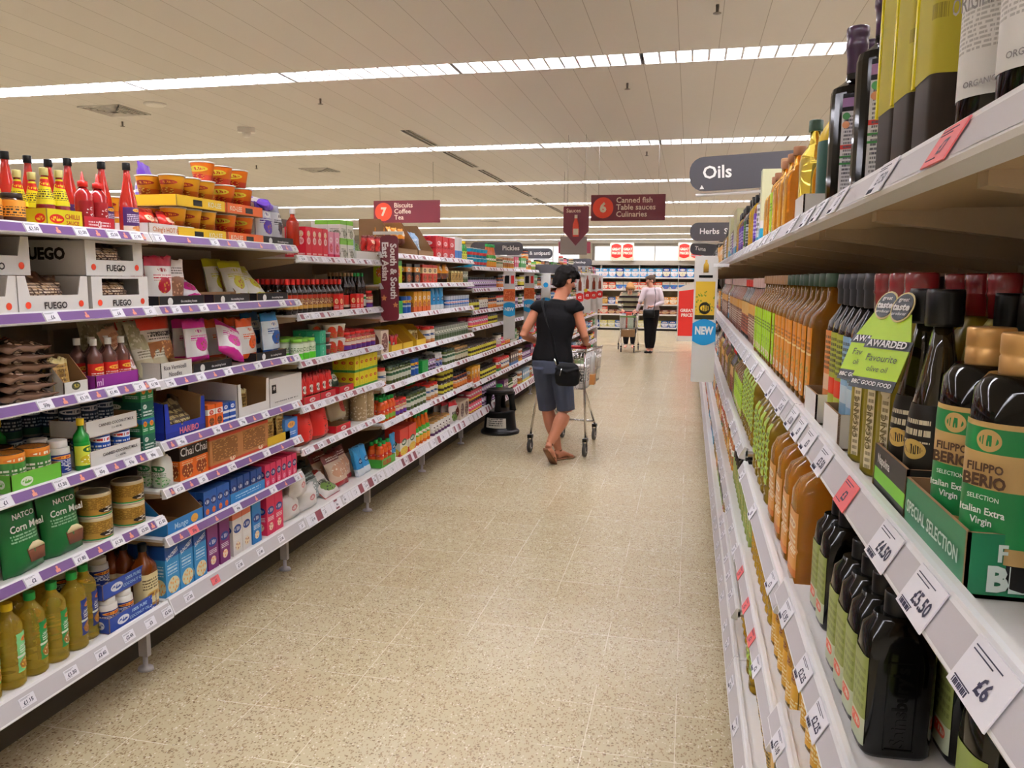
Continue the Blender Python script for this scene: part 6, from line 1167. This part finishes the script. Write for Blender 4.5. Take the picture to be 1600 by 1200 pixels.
# ------------------------------------------------------------------ trolleys
def trolley(loc, rz, lab, sc=1):
    o = empty('shopping_trolley', loc, rz); o.scale = (sc, sc, sc); tag(o, lab, 'trolley', 'shopping trolleys')
    wr, wf, z0, z1, yr, yf = .225, .185, .6, .94, .06, .9
    def E(y, z): t_ = (y - yr) / (yf - yr); return (wr + (wf - wr) * t_) * (.9 + .1 * (z - z0) / (z1 - z0))
    g = G()
    for z, r in ((z1, .007), (z1 - .07, .0035), (.72, .003), (z0, .005)):
        ya = yr if z > .7 else yr; yb = yf if z > .7 else yf - .06
        g.tube([(-E(ya, z), ya, z), (E(ya, z), ya, z), (E(yb, z), yb, z - .02 * (z > .9)), (-E(yb, z), yb, z - .02 * (z > .9))], r, 6, close=True)
    g.obj('basket_rim', CHROME, o)
    g = G(); n = 22
    for i in range(n + 1):
        y = yr + (yf - yr) * i / n; yb = yr + (yf - .06 - yr) * i / n
        for s in (-1, 1): g.tube([(s * E(y, z1), y, z1), (s * E(yb, z0), yb, z0)], .0019, 4)
        g.tube([(-E(yb, z0), yb, z0), (E(yb, z0), yb, z0)], .0019, 4)
    for i in range(1, 12):
        t_ = -1 + i / 6
        g.tube([(t_ * E(yr, z1), yr, z1), (t_ * E(yr, z0), yr, z0)], .0019, 4); g.tube([(t_ * E(yf, z1), yf, z1 - .02), (t_ * E(yf - .06, z0), yf - .06, z0)], .0019, 4)
        if i % 2: g.tube([(t_ * E(yr, z0), yr, z0), (t_ * E(yf - .06, z0), yf - .06, z0)], .0019, 4)
    g.obj('basket_wires', CHROME, o)
    G().tube([(-.25, .0, .99), (.25, .0, .99)], .016, 12).obj('handle', mat('handle_red', '#b3222a', .35), o)
    g = G()
    for s in (-1, 1):
        g.tube([(s * .25, 0, .99), (s * .235, .03, .96), (s * .225, .06, .93)], .009, 8)
        g.tube([(s * .22, .06, .93), (s * .22, .06, .6), (s * .262, -.03, .17)], .011, 8)
        g.tube([(s * .215, .08, .6), (s * .165, .72, .17)], .011, 8)
    g.tube([(-.18, .66, .2), (.18, .66, .2)], .011, 8)
    g.obj('frame', CHROME, o)
    for x, y in ((-.262, -.03), (.262, -.03), (-.165, .73), (.165, .73)):
        w = G().loft([(-.014, .05, .05), (-.012, .06, .06), (.012, .06, .06), (.014, .05, .05)], 20).xf(0, Matrix.Translation((x, y - .02, .062)) @ Matrix.Rotation(PI / 2, 4, 'Y')).obj('castor', mat('wheel_grey', '#4a4642', .5), o)
        G().loft([(-.0155, .03, .03), (.0155, .03, .03)], 14).xf(0, Matrix.Translation((x, y - .02, .062)) @ Matrix.Rotation(PI / 2, 4, 'Y')).obj('hub', GREYL, w)
        G().box(x - .02, x - .015, y - .03, y, .05, .14).box(x + .015, x + .02, y - .03, y, .05, .14).box(x - .022, x + .022, y - .035, y + .012, .135, .165).obj('fork', BLACK, w)
    return o
tr = trolley((-1.13, 7.03, 0), -.12, 'wire trolley with red handle pushed by the dark-haired shopper')
def cargo(g, name, mt, x, y, z, lab, cat, rz=0, t=None):
    o = g.obj(name, mt); o.location = (x, y, z); o.rotation_euler[2] = rz; tag(o, lab, cat); return o
cargo(G().box(-.07, .07, -.1, .1, 0, .2), 'grocery_carton', pk('cargo1', '#e9e6e0', (), ('#2a2a2a', .5, .5, .2, .2, '#e9e6e0'), None, ('#5a5a5a', .2, .9, 5)), -.96, 7.2, .607, 'white printed carton inside the nearer trolley', 'carton')
o = cargo(G().loft([(0, .04, .04), (.005, .045, .045), (.2, .045, .045), (.25, .02, .02), (.26, .02, .02)], 16, e=3), 'milk_bottle', mat('milk', '#ece9e4', .4), -.9, 7.42, .7, 'milk bottle with green cap in the nearer trolley', 'bottle'); G().loft([(.26, .022, .022), (.28, .022, .022)], 12).obj('cap', GRC, o)
cargo(G().box(-.08, .08, -.06, .06, 0, .095), 'bread_pack', mat('bread', '#c98a4a', .6), -.93, 7.42, .605, 'tan food pack lying under the milk bottle', 'pack'); cargo(G().pouch(.2, .22, .1, 0, 3), 'salad_bag', mat('salad', '#5a6a3a', .4), -.98, 7.62, .607, 'green bag towards the front of the nearer trolley', 'bag', .3)
cargo(G().ball((0, 0, .06), .06, 12), 'melon', mat('orange_fruit', '#d9822a', .5), -1.1, 7.24, .607, 'round orange fruit in the nearer trolley', 'fruit')
t2 = trolley((-1.32, 18.0, 0), PI + .05, 'trolley seen head-on in front of the two far women', .86)
G().box(-.17, .17, .3, .75, .4, .58).obj('lower_crate', CARD, t2); G().box(-.2, .2, .895, .91, .9, .94).obj('front_rail', mat('rail_green', '#6a8a4a', .4), t2)
for i, (c_, x, y, h, n_) in enumerate((('#e6e4e0', -1.42, 17.5, .22, 'white'), ('#c9d8c2', -1.25, 17.52, .2, 'pale green'), ('#cf5a4a', -1.3, 17.7, .26, 'red'), ('#8a9ab0', -1.4, 17.75, .24, 'blue-grey'))):
    cargo(G().box(-.06, .06, -.06, .06, 0, h + .08), 'grocery_pack', mat('cargo_' + n_.replace(' ', '_').replace('-', '_'), c_, .5), x, y, .525, '%s pack standing in the far trolley' % n_, 'pack')

# ------------------------------------------------------------------ people
def V3(*a): return Vector(a)
def hand(g, wr, d, curl, side, s=1.0):
    """palm from the wrist along d; four unequal fingers bent along curl; thumb from the side"""
    d = d.normalized(); curl = curl.normalized(); side = side.normalized()
    p = wr + d * .085 * s
    g.tube([wr, wr + d * .03 * s, wr + d * .06 * s, p], [(.024 * s, .02 * s), (.03 * s, .018 * s), (.038 * s, .017 * s), (.036 * s, .014 * s)], 10)
    for i, ln in enumerate((.9, 1.0, .94, .76)):
        b = p - d * .006 + side * (i - 1.5) * .0205 * s; m_ = b + (d * .75 + curl * .45) * .034 * ln * s; t_ = m_ + (d * .15 + curl) * .028 * ln * s; e = t_ + (curl * .6 - d * .5) * .02 * ln * s
        g.tube([b, m_, t_, e], [.0095 * s, .009 * s, .0085 * s, .006 * s], 8)
    b = wr + d * .03 * s - side * .028 * s; m_ = b + (d * .5 - side * .6 + curl * .3) * .034 * s; g.tube([b, m_, m_ + (d * .6 + curl * .6) * .03 * s], [.012 * s, .0105 * s, .007 * s], 8)
def head(g, c, fwd, up=Vector((0, 0, 1)), s=1.0, m=0):
    """skull, jaw, nose, lips, ears; c = head centre"""
    fwd = fwd.normalized(); rt = fwd.cross(up).normalized(); up2 = rt.cross(fwd)
    M = Matrix((rt, fwd, up2)).transposed().to_4x4(); M.translation = c
    k = g.mark()
    g.ball((0, -.012 * s, .02 * s), (.073 * s, .092 * s, .088 * s), 18, m)
    g.loft([(-.115 * s, .022 * s, .02 * s, 2, 0, .062 * s), (-.105 * s, .036 * s, .034 * s, 2, 0, .05 * s), (-.07 * s, .05 * s, .055 * s, 2, 0, .028 * s), (-.03 * s, .06 * s, .07 * s, 2, 0, .012 * s), (.02 * s, .066 * s, .078 * s, 2, 0, .004 * s)], 18, m)
    g.tube([(0, .078 * s, .02 * s), (0, .094 * s, -.008 * s), (0, .103 * s, -.024 * s)], [.008 * s, .011 * s, .014 * s], 8, m)
    g.ball((0, .078 * s, -.056 * s), (.02 * s, .012 * s, .006 * s), 8, m); g.ball((0, .077 * s, -.067 * s), (.017 * s, .012 * s, .006 * s), 8, m)
    g.tube([(-.045 * s, .066 * s, .028 * s), (0, .079 * s, .032 * s), (.045 * s, .066 * s, .028 * s)], .009 * s, 8, m)
    for q in (-1, 1): g.ball((q * .074 * s, -.004 * s, -.008 * s), (.01 * s, .02 * s, .031 * s), 10, m)
    g.xf(k, M); return M
def limb(g, pts, rad, n=14, m=0): g.tube(pts, rad, n, m)
def smoothpath(pts, rad, k=3):
    P, Rr = [], []
    for i in range(len(pts) - 1):
        for j in range(k):
            t_ = j / k; P.append(pts[i].lerp(pts[i + 1], t_)); a, b = rad[i], rad[i + 1]
            Rr.append(tuple(a[q] + (b[q] - a[q]) * (3 * t_ * t_ - 2 * t_ ** 3) for q in (0, 1)))
    P.append(pts[-1]); Rr.append(rad[-1]); return P, Rr
def face_parts(o, M, s, irisc='#2a1c12'):
    g = G()
    for q in (-1, 1): g.ball((q * .028 * s, .072 * s, .008 * s), (.011 * s, .007 * s, .007 * s), 8)
    g.xf(0, M).obj('eyes', mat('eye_white', '#e6e2dc', .3), o)
    g = G()
    for q in (-1, 1): g.ball((q * .028 * s, .077 * s, .008 * s), .005 * s, 8)
    g.xf(0, M).obj('irises', mat('iris_dark', irisc, .3), o)
    G().tube([(-.02 * s, .084 * s, -.062 * s), (0, .0905 * s, -.0615 * s), (.02 * s, .084 * s, -.062 * s)], .004 * s, 8).xf(0, M).obj('lips', mat('lips', '#a8564a', .5), o)
    G().tube([(-.042 * s, .073 * s, .026 * s), (-.026 * s, .083 * s, .031 * s), (-.012 * s, .083 * s, .028 * s)], .004 * s, 6).tube([(.042 * s, .073 * s, .026 * s), (.026 * s, .083 * s, .031 * s), (.012 * s, .083 * s, .028 * s)], .004 * s, 6).xf(0, M).obj('eyebrows', mat('brows', '#2c1c14', .8), o)
def person(loc, J, skin, topm, botm, hairc, vox, label, shorts, sleeves, hairfn, bulk=1.0):
    o = empty('person', loc); tag(o, label, 'person')
    g = G(); B = bulk
    spine = [J['pelvis'], J['waist'], J['chest'], J['neck']]
    P, Rr = smoothpath(spine, [(.15 * B, .1 * B), (.125 * B, .085 * B), (.15 * B, .1 * B), (.05, .05)]); g.tube(P, Rr, 18)
    g.tube([J['neck'] - V3(0, 0, .05), J['neck'] + (J['head'] - J['neck']) * .6], [(.062, .056), (.05, .052)], 14)
    M = head(g, J['head'], J['look'], s=1.0)
    for q in 'LR':
        sh, el, wr = J['sh' + q], J['el' + q], J['wr' + q]
        g.ball(sh, .055 * B, 12)
        P, Rr = smoothpath([J['chest'].lerp(sh, .6) + V3(0, 0, .03), sh, sh.lerp(el, .45), el, el.lerp(wr, .3), wr], [(.06, .055), (.052 * B, .052 * B), (.046 * B, .046 * B), (.037, .037), (.038, .036), (.024, .022)]); g.tube(P, Rr, 12)
        hand(g, wr, J['hd' + q], J['cu' + q], J['sd' + q])
        hp, kn, an, to = J['hip' + q], J['kn' + q], J['an' + q], J['to' + q]
        P, Rr = smoothpath([hp, hp.lerp(kn, .5), kn, kn.lerp(an, .32), kn.lerp(an, .7), an], [(.09 * B, .095 * B), (.075 * B, .08 * B), (.055, .058), (.063, .066), (.046, .048), (.032, .036)]); g.tube(P, Rr, 14)
        he = J.get('he' + q, an + V3(0, -.03, -.05)); g.tube([he, an.lerp(to, .35) * .6 + he * .4 * 1.0 if False else he.lerp(to, .4) + V3(0, 0, .022), he.lerp(to, .75) + V3(0, 0, .008), to], [(.028, .03), (.036, .03), (.042, .02), (.03, .013)], 12)
        g.tube([an, he + V3(0, 0, .01)], [.032, .03], 10)
        for i in range(5):
            sdv = (to - he).cross(V3(0, 0, 1)).normalized(); b = to + sdv * (i - 2) * .014; g.ball(b + (to - he).normalized() * (.012 - abs(i - 1) * .004), (.009, .012, .009), 8)
    body = meld(g, 'body', [skin], vox, o, 3)
    face_parts(o, M, 1.0)
    # top
    g = G(); P, Rr = smoothpath([J['hem'], J['waist'], J['chest'], J['chest'].lerp(J['neck'], .62), J['neck'] - V3(0, 0, .012)], [(.185 * B, .125 * B), (.155 * B, .108 * B), (.176 * B, .118 * B), (.14 * B, .085 * B), (.066, .062)], 4); g.tube(P, Rr, 24)
    for q in 'LR':
        sh, el, wr = J['sh' + q], J['el' + q], J['wr' + q]
        end = sh.lerp(el, .13)
        if sleeves:
            P, Rr = smoothpath([J['chest'].lerp(sh, .55) + V3(0, 0, .04), sh, sh.lerp(el, .5), el, wr.lerp(el, .06)], [(.07, .06), (.068, .066), (.06, .06), (.052, .052), (.036, .034)]); g.tube(P, Rr, 14)
        else:
            P, Rr = smoothpath([J['chest'].lerp(sh, .5) + V3(0, 0, .045), sh + V3(0, 0, .004), end], [(.08, .07), (.072, .07), (.068, .068)], 4); g.tube(P, Rr, 16); g.ball(sh, .064, 14)
    meld(g, 'top', [topm], vox, o, 4)
    g = G(); hc = (J['hipL'] + J['hipR']) / 2
    g.tube([J['hem'] + V3(0, 0, .08), J['hem'], hc - V3(0, 0, .05)], [(.15 * B, .105 * B), (.18 * B, .125 * B), (.17 * B, .12 * B)], 20)
    for q in 'LR':
        hp, kn, an = J['hip' + q], J['kn' + q], J['an' + q]
        if shorts: P, Rr = smoothpath([hp + V3(0, -.01, .02), hp.lerp(kn, .45), kn.lerp(hp, .02)], [(.098, .115), (.088, .096), (.08, .086)])
        else: P, Rr = smoothpath([hp + V3(0, 0, .02), hp.lerp(kn, .5), kn, kn.lerp(an, .5), an + V3(0, 0, .02)], [(.1, .11), (.09, .094), (.076, .078), (.074, .076), (.052, .054)])
        g.tube(P, Rr, 16)
    meld(g, 'shorts' if shorts else 'trousers', [botm], vox, o, 4)
    g = G(); hairfn(g); g.xf(0, M); meld(g, 'hair', [hairc], vox, o, 1)
    return o, M
def hair_short(g):
    g.ball((0, -.02, .045), (.086, .1, .082), 16); g.ball((0, -.055, -.01), (.078, .062, .08), 14)
    r = random.Random(3)
    for i in range(70):
        a, e_ = r.uniform(0, 2 * PI), r.uniform(-.2, 1.4); d = V3(math.cos(a) * math.cos(e_), math.sin(a) * math.cos(e_), math.sin(e_))
        if d.y > .45 and e_ < .55: continue
        b = V3(0, -.018, .03) + V3(d.x * .074, d.y * .09, d.z * .084); t_ = b + d * .022 + V3(r.uniform(-.014, .014), .012 + r.uniform(-.01, .014), r.uniform(-.012, .008)); g.tube([b, t_], [.016, .006], 6)
    for i in range(8): x = -.05 + .1 * i / 7; g.tube([(x, .06, .09), (x * 1.1, .085, .068), (x * 1.1, .088, .05)], [.016, .012, .006], 6)
    for q in (-1, 1): g.tube([(q * .072, .02, .05), (q * .076, .018, .0), (q * .072, .02, -.02)], [.014, .01, .005], 6)
    for i in range(6): x = -.04 + .08 * i / 5; g.tube([(x, -.085, -.04), (x, -.085, -.085)], [.018, .007], 6)
def hair_bob(g):
    g.ball((0, -.02, .04), (.09, .105, .085), 16); g.ball((0, -.05, -.02), (.086, .07, .095), 14)
    for q in (-1, 1): g.tube([(q * .07, .03, .07), (q * .085, .03, .0), (q * .078, .03, -.06)], [.03, .026, .014], 8)
    for i in range(7): x = -.055 + .11 * i / 6; g.tube([(x, .05, .1), (x * 1.15, .088, .075), (x * 1.2, .09, .045)], [.022, .016, .008], 6)
def hair_up(g):
    g.ball((0, -.02, .04), (.082, .098, .08), 16); g.ball((0, -.06, .0), (.074, .05, .07), 14); g.ball((0, -.105, .085), (.035, .035, .04), 10)
    for i in range(7): x = -.05 + .1 * i / 6; g.tube([(x, .04, .095), (x * 1.25, .08, .07), (x * 1.4, .075, .045)], [.018, .013, .006], 6)
def skinm(name, c): return mat(name, c, .5)
def fabric(name, base, rough=.85, fn=None):
    m = mat(name, base, rough, spec=.25); t_ = NT(m); tc_ = t_.n.new('ShaderNodeTexCoord').outputs['Object']
    if fn: t_.l.new(fn(t_, tc_), t_.n['Principled BSDF'].inputs['Base Color'])
    bp = t_.n.new('ShaderNodeBump'); bp.inputs['Strength'].default_value = .25; bp.inputs['Distance'].default_value = .01; t_.l.new(t_.noise(tc_, 14.0, 4.0), bp.inputs['Height']); t_.l.new(bp.outputs[0], t_.n['Principled BSDF'].inputs['Normal']); return m
denim = fabric('denim', '#3f4a63', .9, lambda t_, tc_: t_.mix(t_.noise(tc_, 5.0, 5.0), '#2c3242', '#5a6072'))
J1 = dict(pelvis=V3(-.03, .01, .86), waist=V3(-.02, .02, 1.06), chest=V3(-.005, .03, 1.25), neck=V3(.012, .05, 1.43), hem=V3(-.03, .005, .885), head=V3(.065, .095, 1.585), look=V3(.72, .62, -.42),
  shL=V3(-.165, .03, 1.345), elL=V3(-.285, -.03, 1.115), wrL=V3(-.165, .235, 1.01), hdL=V3(.1, 1, .0), cuL=V3(0, .2, -1), sdL=V3(-1, .1, 0),
  shR=V3(.165, .04, 1.35), elR=V3(.245, .03, 1.11), wrR=V3(.235, .225, 1.025), hdR=V3(-.02, 1, -.12), cuR=V3(0, .2, -1), sdR=V3(1, 0, 0),
  hipL=V3(-.105, .0, .83), knL=V3(-.075, .06, .445), anL=V3(.03, .05, .085), heL=V3(.02, .02, .035), toL=V3(.13, .14, .025),
  hipR=V3(.055, .0, .83), knR=V3(.1, .0, .45), anR=V3(-.015, -.16, .18), heR=V3(-.02, -.2, .145), toR=V3(.02, -.125, .022))
w1, M1 = person((-1.12, 6.73, 0), J1, skinm('skin_tan', '#c38163'), fabric('black_jersey', '#0d0c0e', .9), denim, mat('dark_hair', '#0e0907', .75, spec=.2), .0065, 'person in black sleeveless top and denim shorts pushing a trolley, seen from behind', True, False, hair_short)
TANL = mat('tan_leather', '#7a5236', .6)
for he, to, an in ((J1['heL'], J1['toL'], J1['anL']), (J1['heR'], J1['toR'], J1['anR'])):
    d = (to - he).normalized(); sd = d.cross(V3(0, 0, 1)).normalized(); nrm = sd.cross(d).normalized(); q = nrm * -.028
    g = G().tube([he - d * .03 + q, he + q, he.lerp(to, .5) + q * .75, to + q * .55, to + d * .035 + q * .4], [(.026, .009), (.034, .011), (.034, .01), (.045, .009), (.026, .008)], 14)
    s = g.obj('sandal', TANL, w1); mid = he.lerp(to, .62)
    G().tube([mid - sd * .046 - nrm * .012, mid + nrm * .024, mid + sd * .046 - nrm * .012], .007, 8).tube([an - sd * .036 + d * .0, an + d * .04 + nrm * .0, an + sd * .036], .006, 8).tube([an - sd * .036, an - d * .038, an + sd * .036], .006, 8).obj('strap', TANL, s)
o = empty('shoulder_bag', (-.985, 6.545, .7)); tag(o, 'black soft shoulder bag hanging at the shopper\'s hip', 'bag')
g = G().loft([(0, .075, .04), (.02, .1, .055), (.1, .11, .06), (.17, .09, .045), (.195, .06, .02)], 18, e=2.6).tube([(-.1, -.03, .15), (0, -.058, .12), (.1, -.03, .15)], .012, 8); meld(g, 'bag_body', [fabric('bag_black', '#0b0b0d', .7)], .006, o, 2)
G().tube([(-.08, .0, .17), (-.1, .0, .24), (-.13, -.003, .4), (-.19, .01, .55), (-.235, .06, .68), (-.235, .13, .735)], [(.012, .003)] * 6, 8).obj('strap', fabric('bag_black', '#0b0b0d'), o)
G().tube([(-.085, -.03, .17), (-.11, -.035, .23)], .007, 8).tube([(-.04, -.062, .15), (-.055, -.066, .09)], .004, 6).obj('buckle', CHROME, o)
def stripes(t_, tc_):
    sp_ = t_.n.new('ShaderNodeSeparateXYZ'); t_.l.new(tc_, sp_.inputs[0]); f_ = t_.m('FRACT', t_.m('MULTIPLY', sp_.outputs[2], 8.5))
    c_ = t_.mix(t_.m('LESS_THAN', f_, .4), '#b9b39c', '#2a1f24'); return t_.mix(t_.m('GREATER_THAN', f_, .72), c_, '#8d8a72')
J2 = dict(pelvis=V3(0, .1, .86), waist=V3(0, .06, 1.0), chest=V3(0, -.06, 1.17), neck=V3(0, -.14, 1.31), hem=V3(0, .08, .85), head=V3(.01, -.22, 1.4), look=V3(.1, -.75, -.65),
  shL=V3(.17, -.08, 1.25), elL=V3(.24, -.1, 1.0), wrL=V3(.14, -.3, .9), hdL=V3(-.2, -1, -.2), cuL=V3(0, -.2, -1), sdL=V3(1, 0, 0),
  shR=V3(-.17, -.08, 1.25), elR=V3(-.25, -.08, 1.0), wrR=V3(-.15, -.3, .9), hdR=V3(.2, -1, -.2), cuR=V3(0, -.2, -1), sdR=V3(-1, 0, 0),
  hipL=V3(.08, .1, .83), knL=V3(.08, .05, .46), anL=V3(.08, .08, .08), heL=V3(.08, .11, .035), toL=V3(.09, -.05, .025), hipR=V3(-.08, .1, .83), knR=V3(-.08, .05, .46), anR=V3(-.08, .08, .08), heR=V3(-.08, .11, .035), toR=V3(-.09, -.05, .025))
person((-1.33, 18.38, 0), J2, skinm('skin_pale', '#d9a189'), fabric('striped_knit', '#b9b39c', .9, stripes), fabric('black_cotton', '#151417', .9), mat('blonde_hair', '#b3814a', .6), .012, 'person with blonde hair in a striped cardigan bending over the far trolley', False, True, hair_bob, 1.08)
J3 = dict(pelvis=V3(0, .0, .9), waist=V3(-.01, 0, 1.08), chest=V3(-.01, -.0, 1.28), neck=V3(-.02, -.01, 1.44), hem=V3(0, 0, .93), head=V3(-.04, -.02, 1.575), look=V3(-.85, -.45, -.12),
  shR=V3(-.15, -.04, 1.37), elR=V3(-.24, -.12, 1.12), wrR=V3(-.3, -.16, .9), hdR=V3(-.5, -.5, -.3), cuR=V3(0, 0, -1), sdR=V3(0, -1, 0),
  shL=V3(.16, .02, 1.37), elL=V3(.24, -.04, 1.1), wrL=V3(.04, -.2, 1.02), hdL=V3(-1, -.1, -.05), cuL=V3(-.1, .4, -.8), sdL=V3(0, 0, 1),
  hipL=V3(.08, 0, .86), knL=V3(.05, -.05, .47), anL=V3(.03, -.02, .09), heL=V3(.03, .0, .035), toL=V3(-.0, -.15, .025), hipR=V3(-.08, 0, .86), knR=V3(-.06, -.08, .47), anR=V3(-.05, -.05, .09), heR=V3(-.04, -.02, .035), toR=V3(-.08, -.18, .025))
w3, M3 = person((-.8, 17.45, 0), J3, skinm('skin_fair', '#d6987f'), fabric('pale_pink_jumper', '#d9c9cf', .9), fabric('black_cotton', '#151417', .9), mat('brown_hair', '#4a3222', .6), .012, 'person in pale pink jumper and black trousers beside the far trolley', False, True, hair_up)
for he, to in ((J3['heL'], J3['toL']), (J3['heR'], J3['toR'])): G().tube([he, he.lerp(to, .5), to, to + (to - he) * .1], [(.036, .035), (.042, .035), (.045, .026), (.025, .012)], 12).obj('shoe', BLACK, w3)
o = empty('crossbody_bag', (-.84, 17.2, .78)); tag(o, 'black crossbody bag worn over the pale pink jumper', 'bag')
G().loft([(0, .12, .03), (.03, .13, .035), (.15, .12, .035), (.18, .1, .02)], 14, e=3).obj('bag_body', BLACK, o); G().tube([(.1, .01, .17), (.13, .06, .35), (.13, .1, .52), (.1, .2, .63)], .008, 6).obj('strap', BLACK, o)

# drop template objects that were never placed
for p in TP.values():
    for c in KIDS.get(p['r'].name, []):
        for q in KIDS.get(c.name, []): bpy.data.objects.remove(q)
        bpy.data.objects.remove(c)
    bpy.data.objects.remove(p['r'])
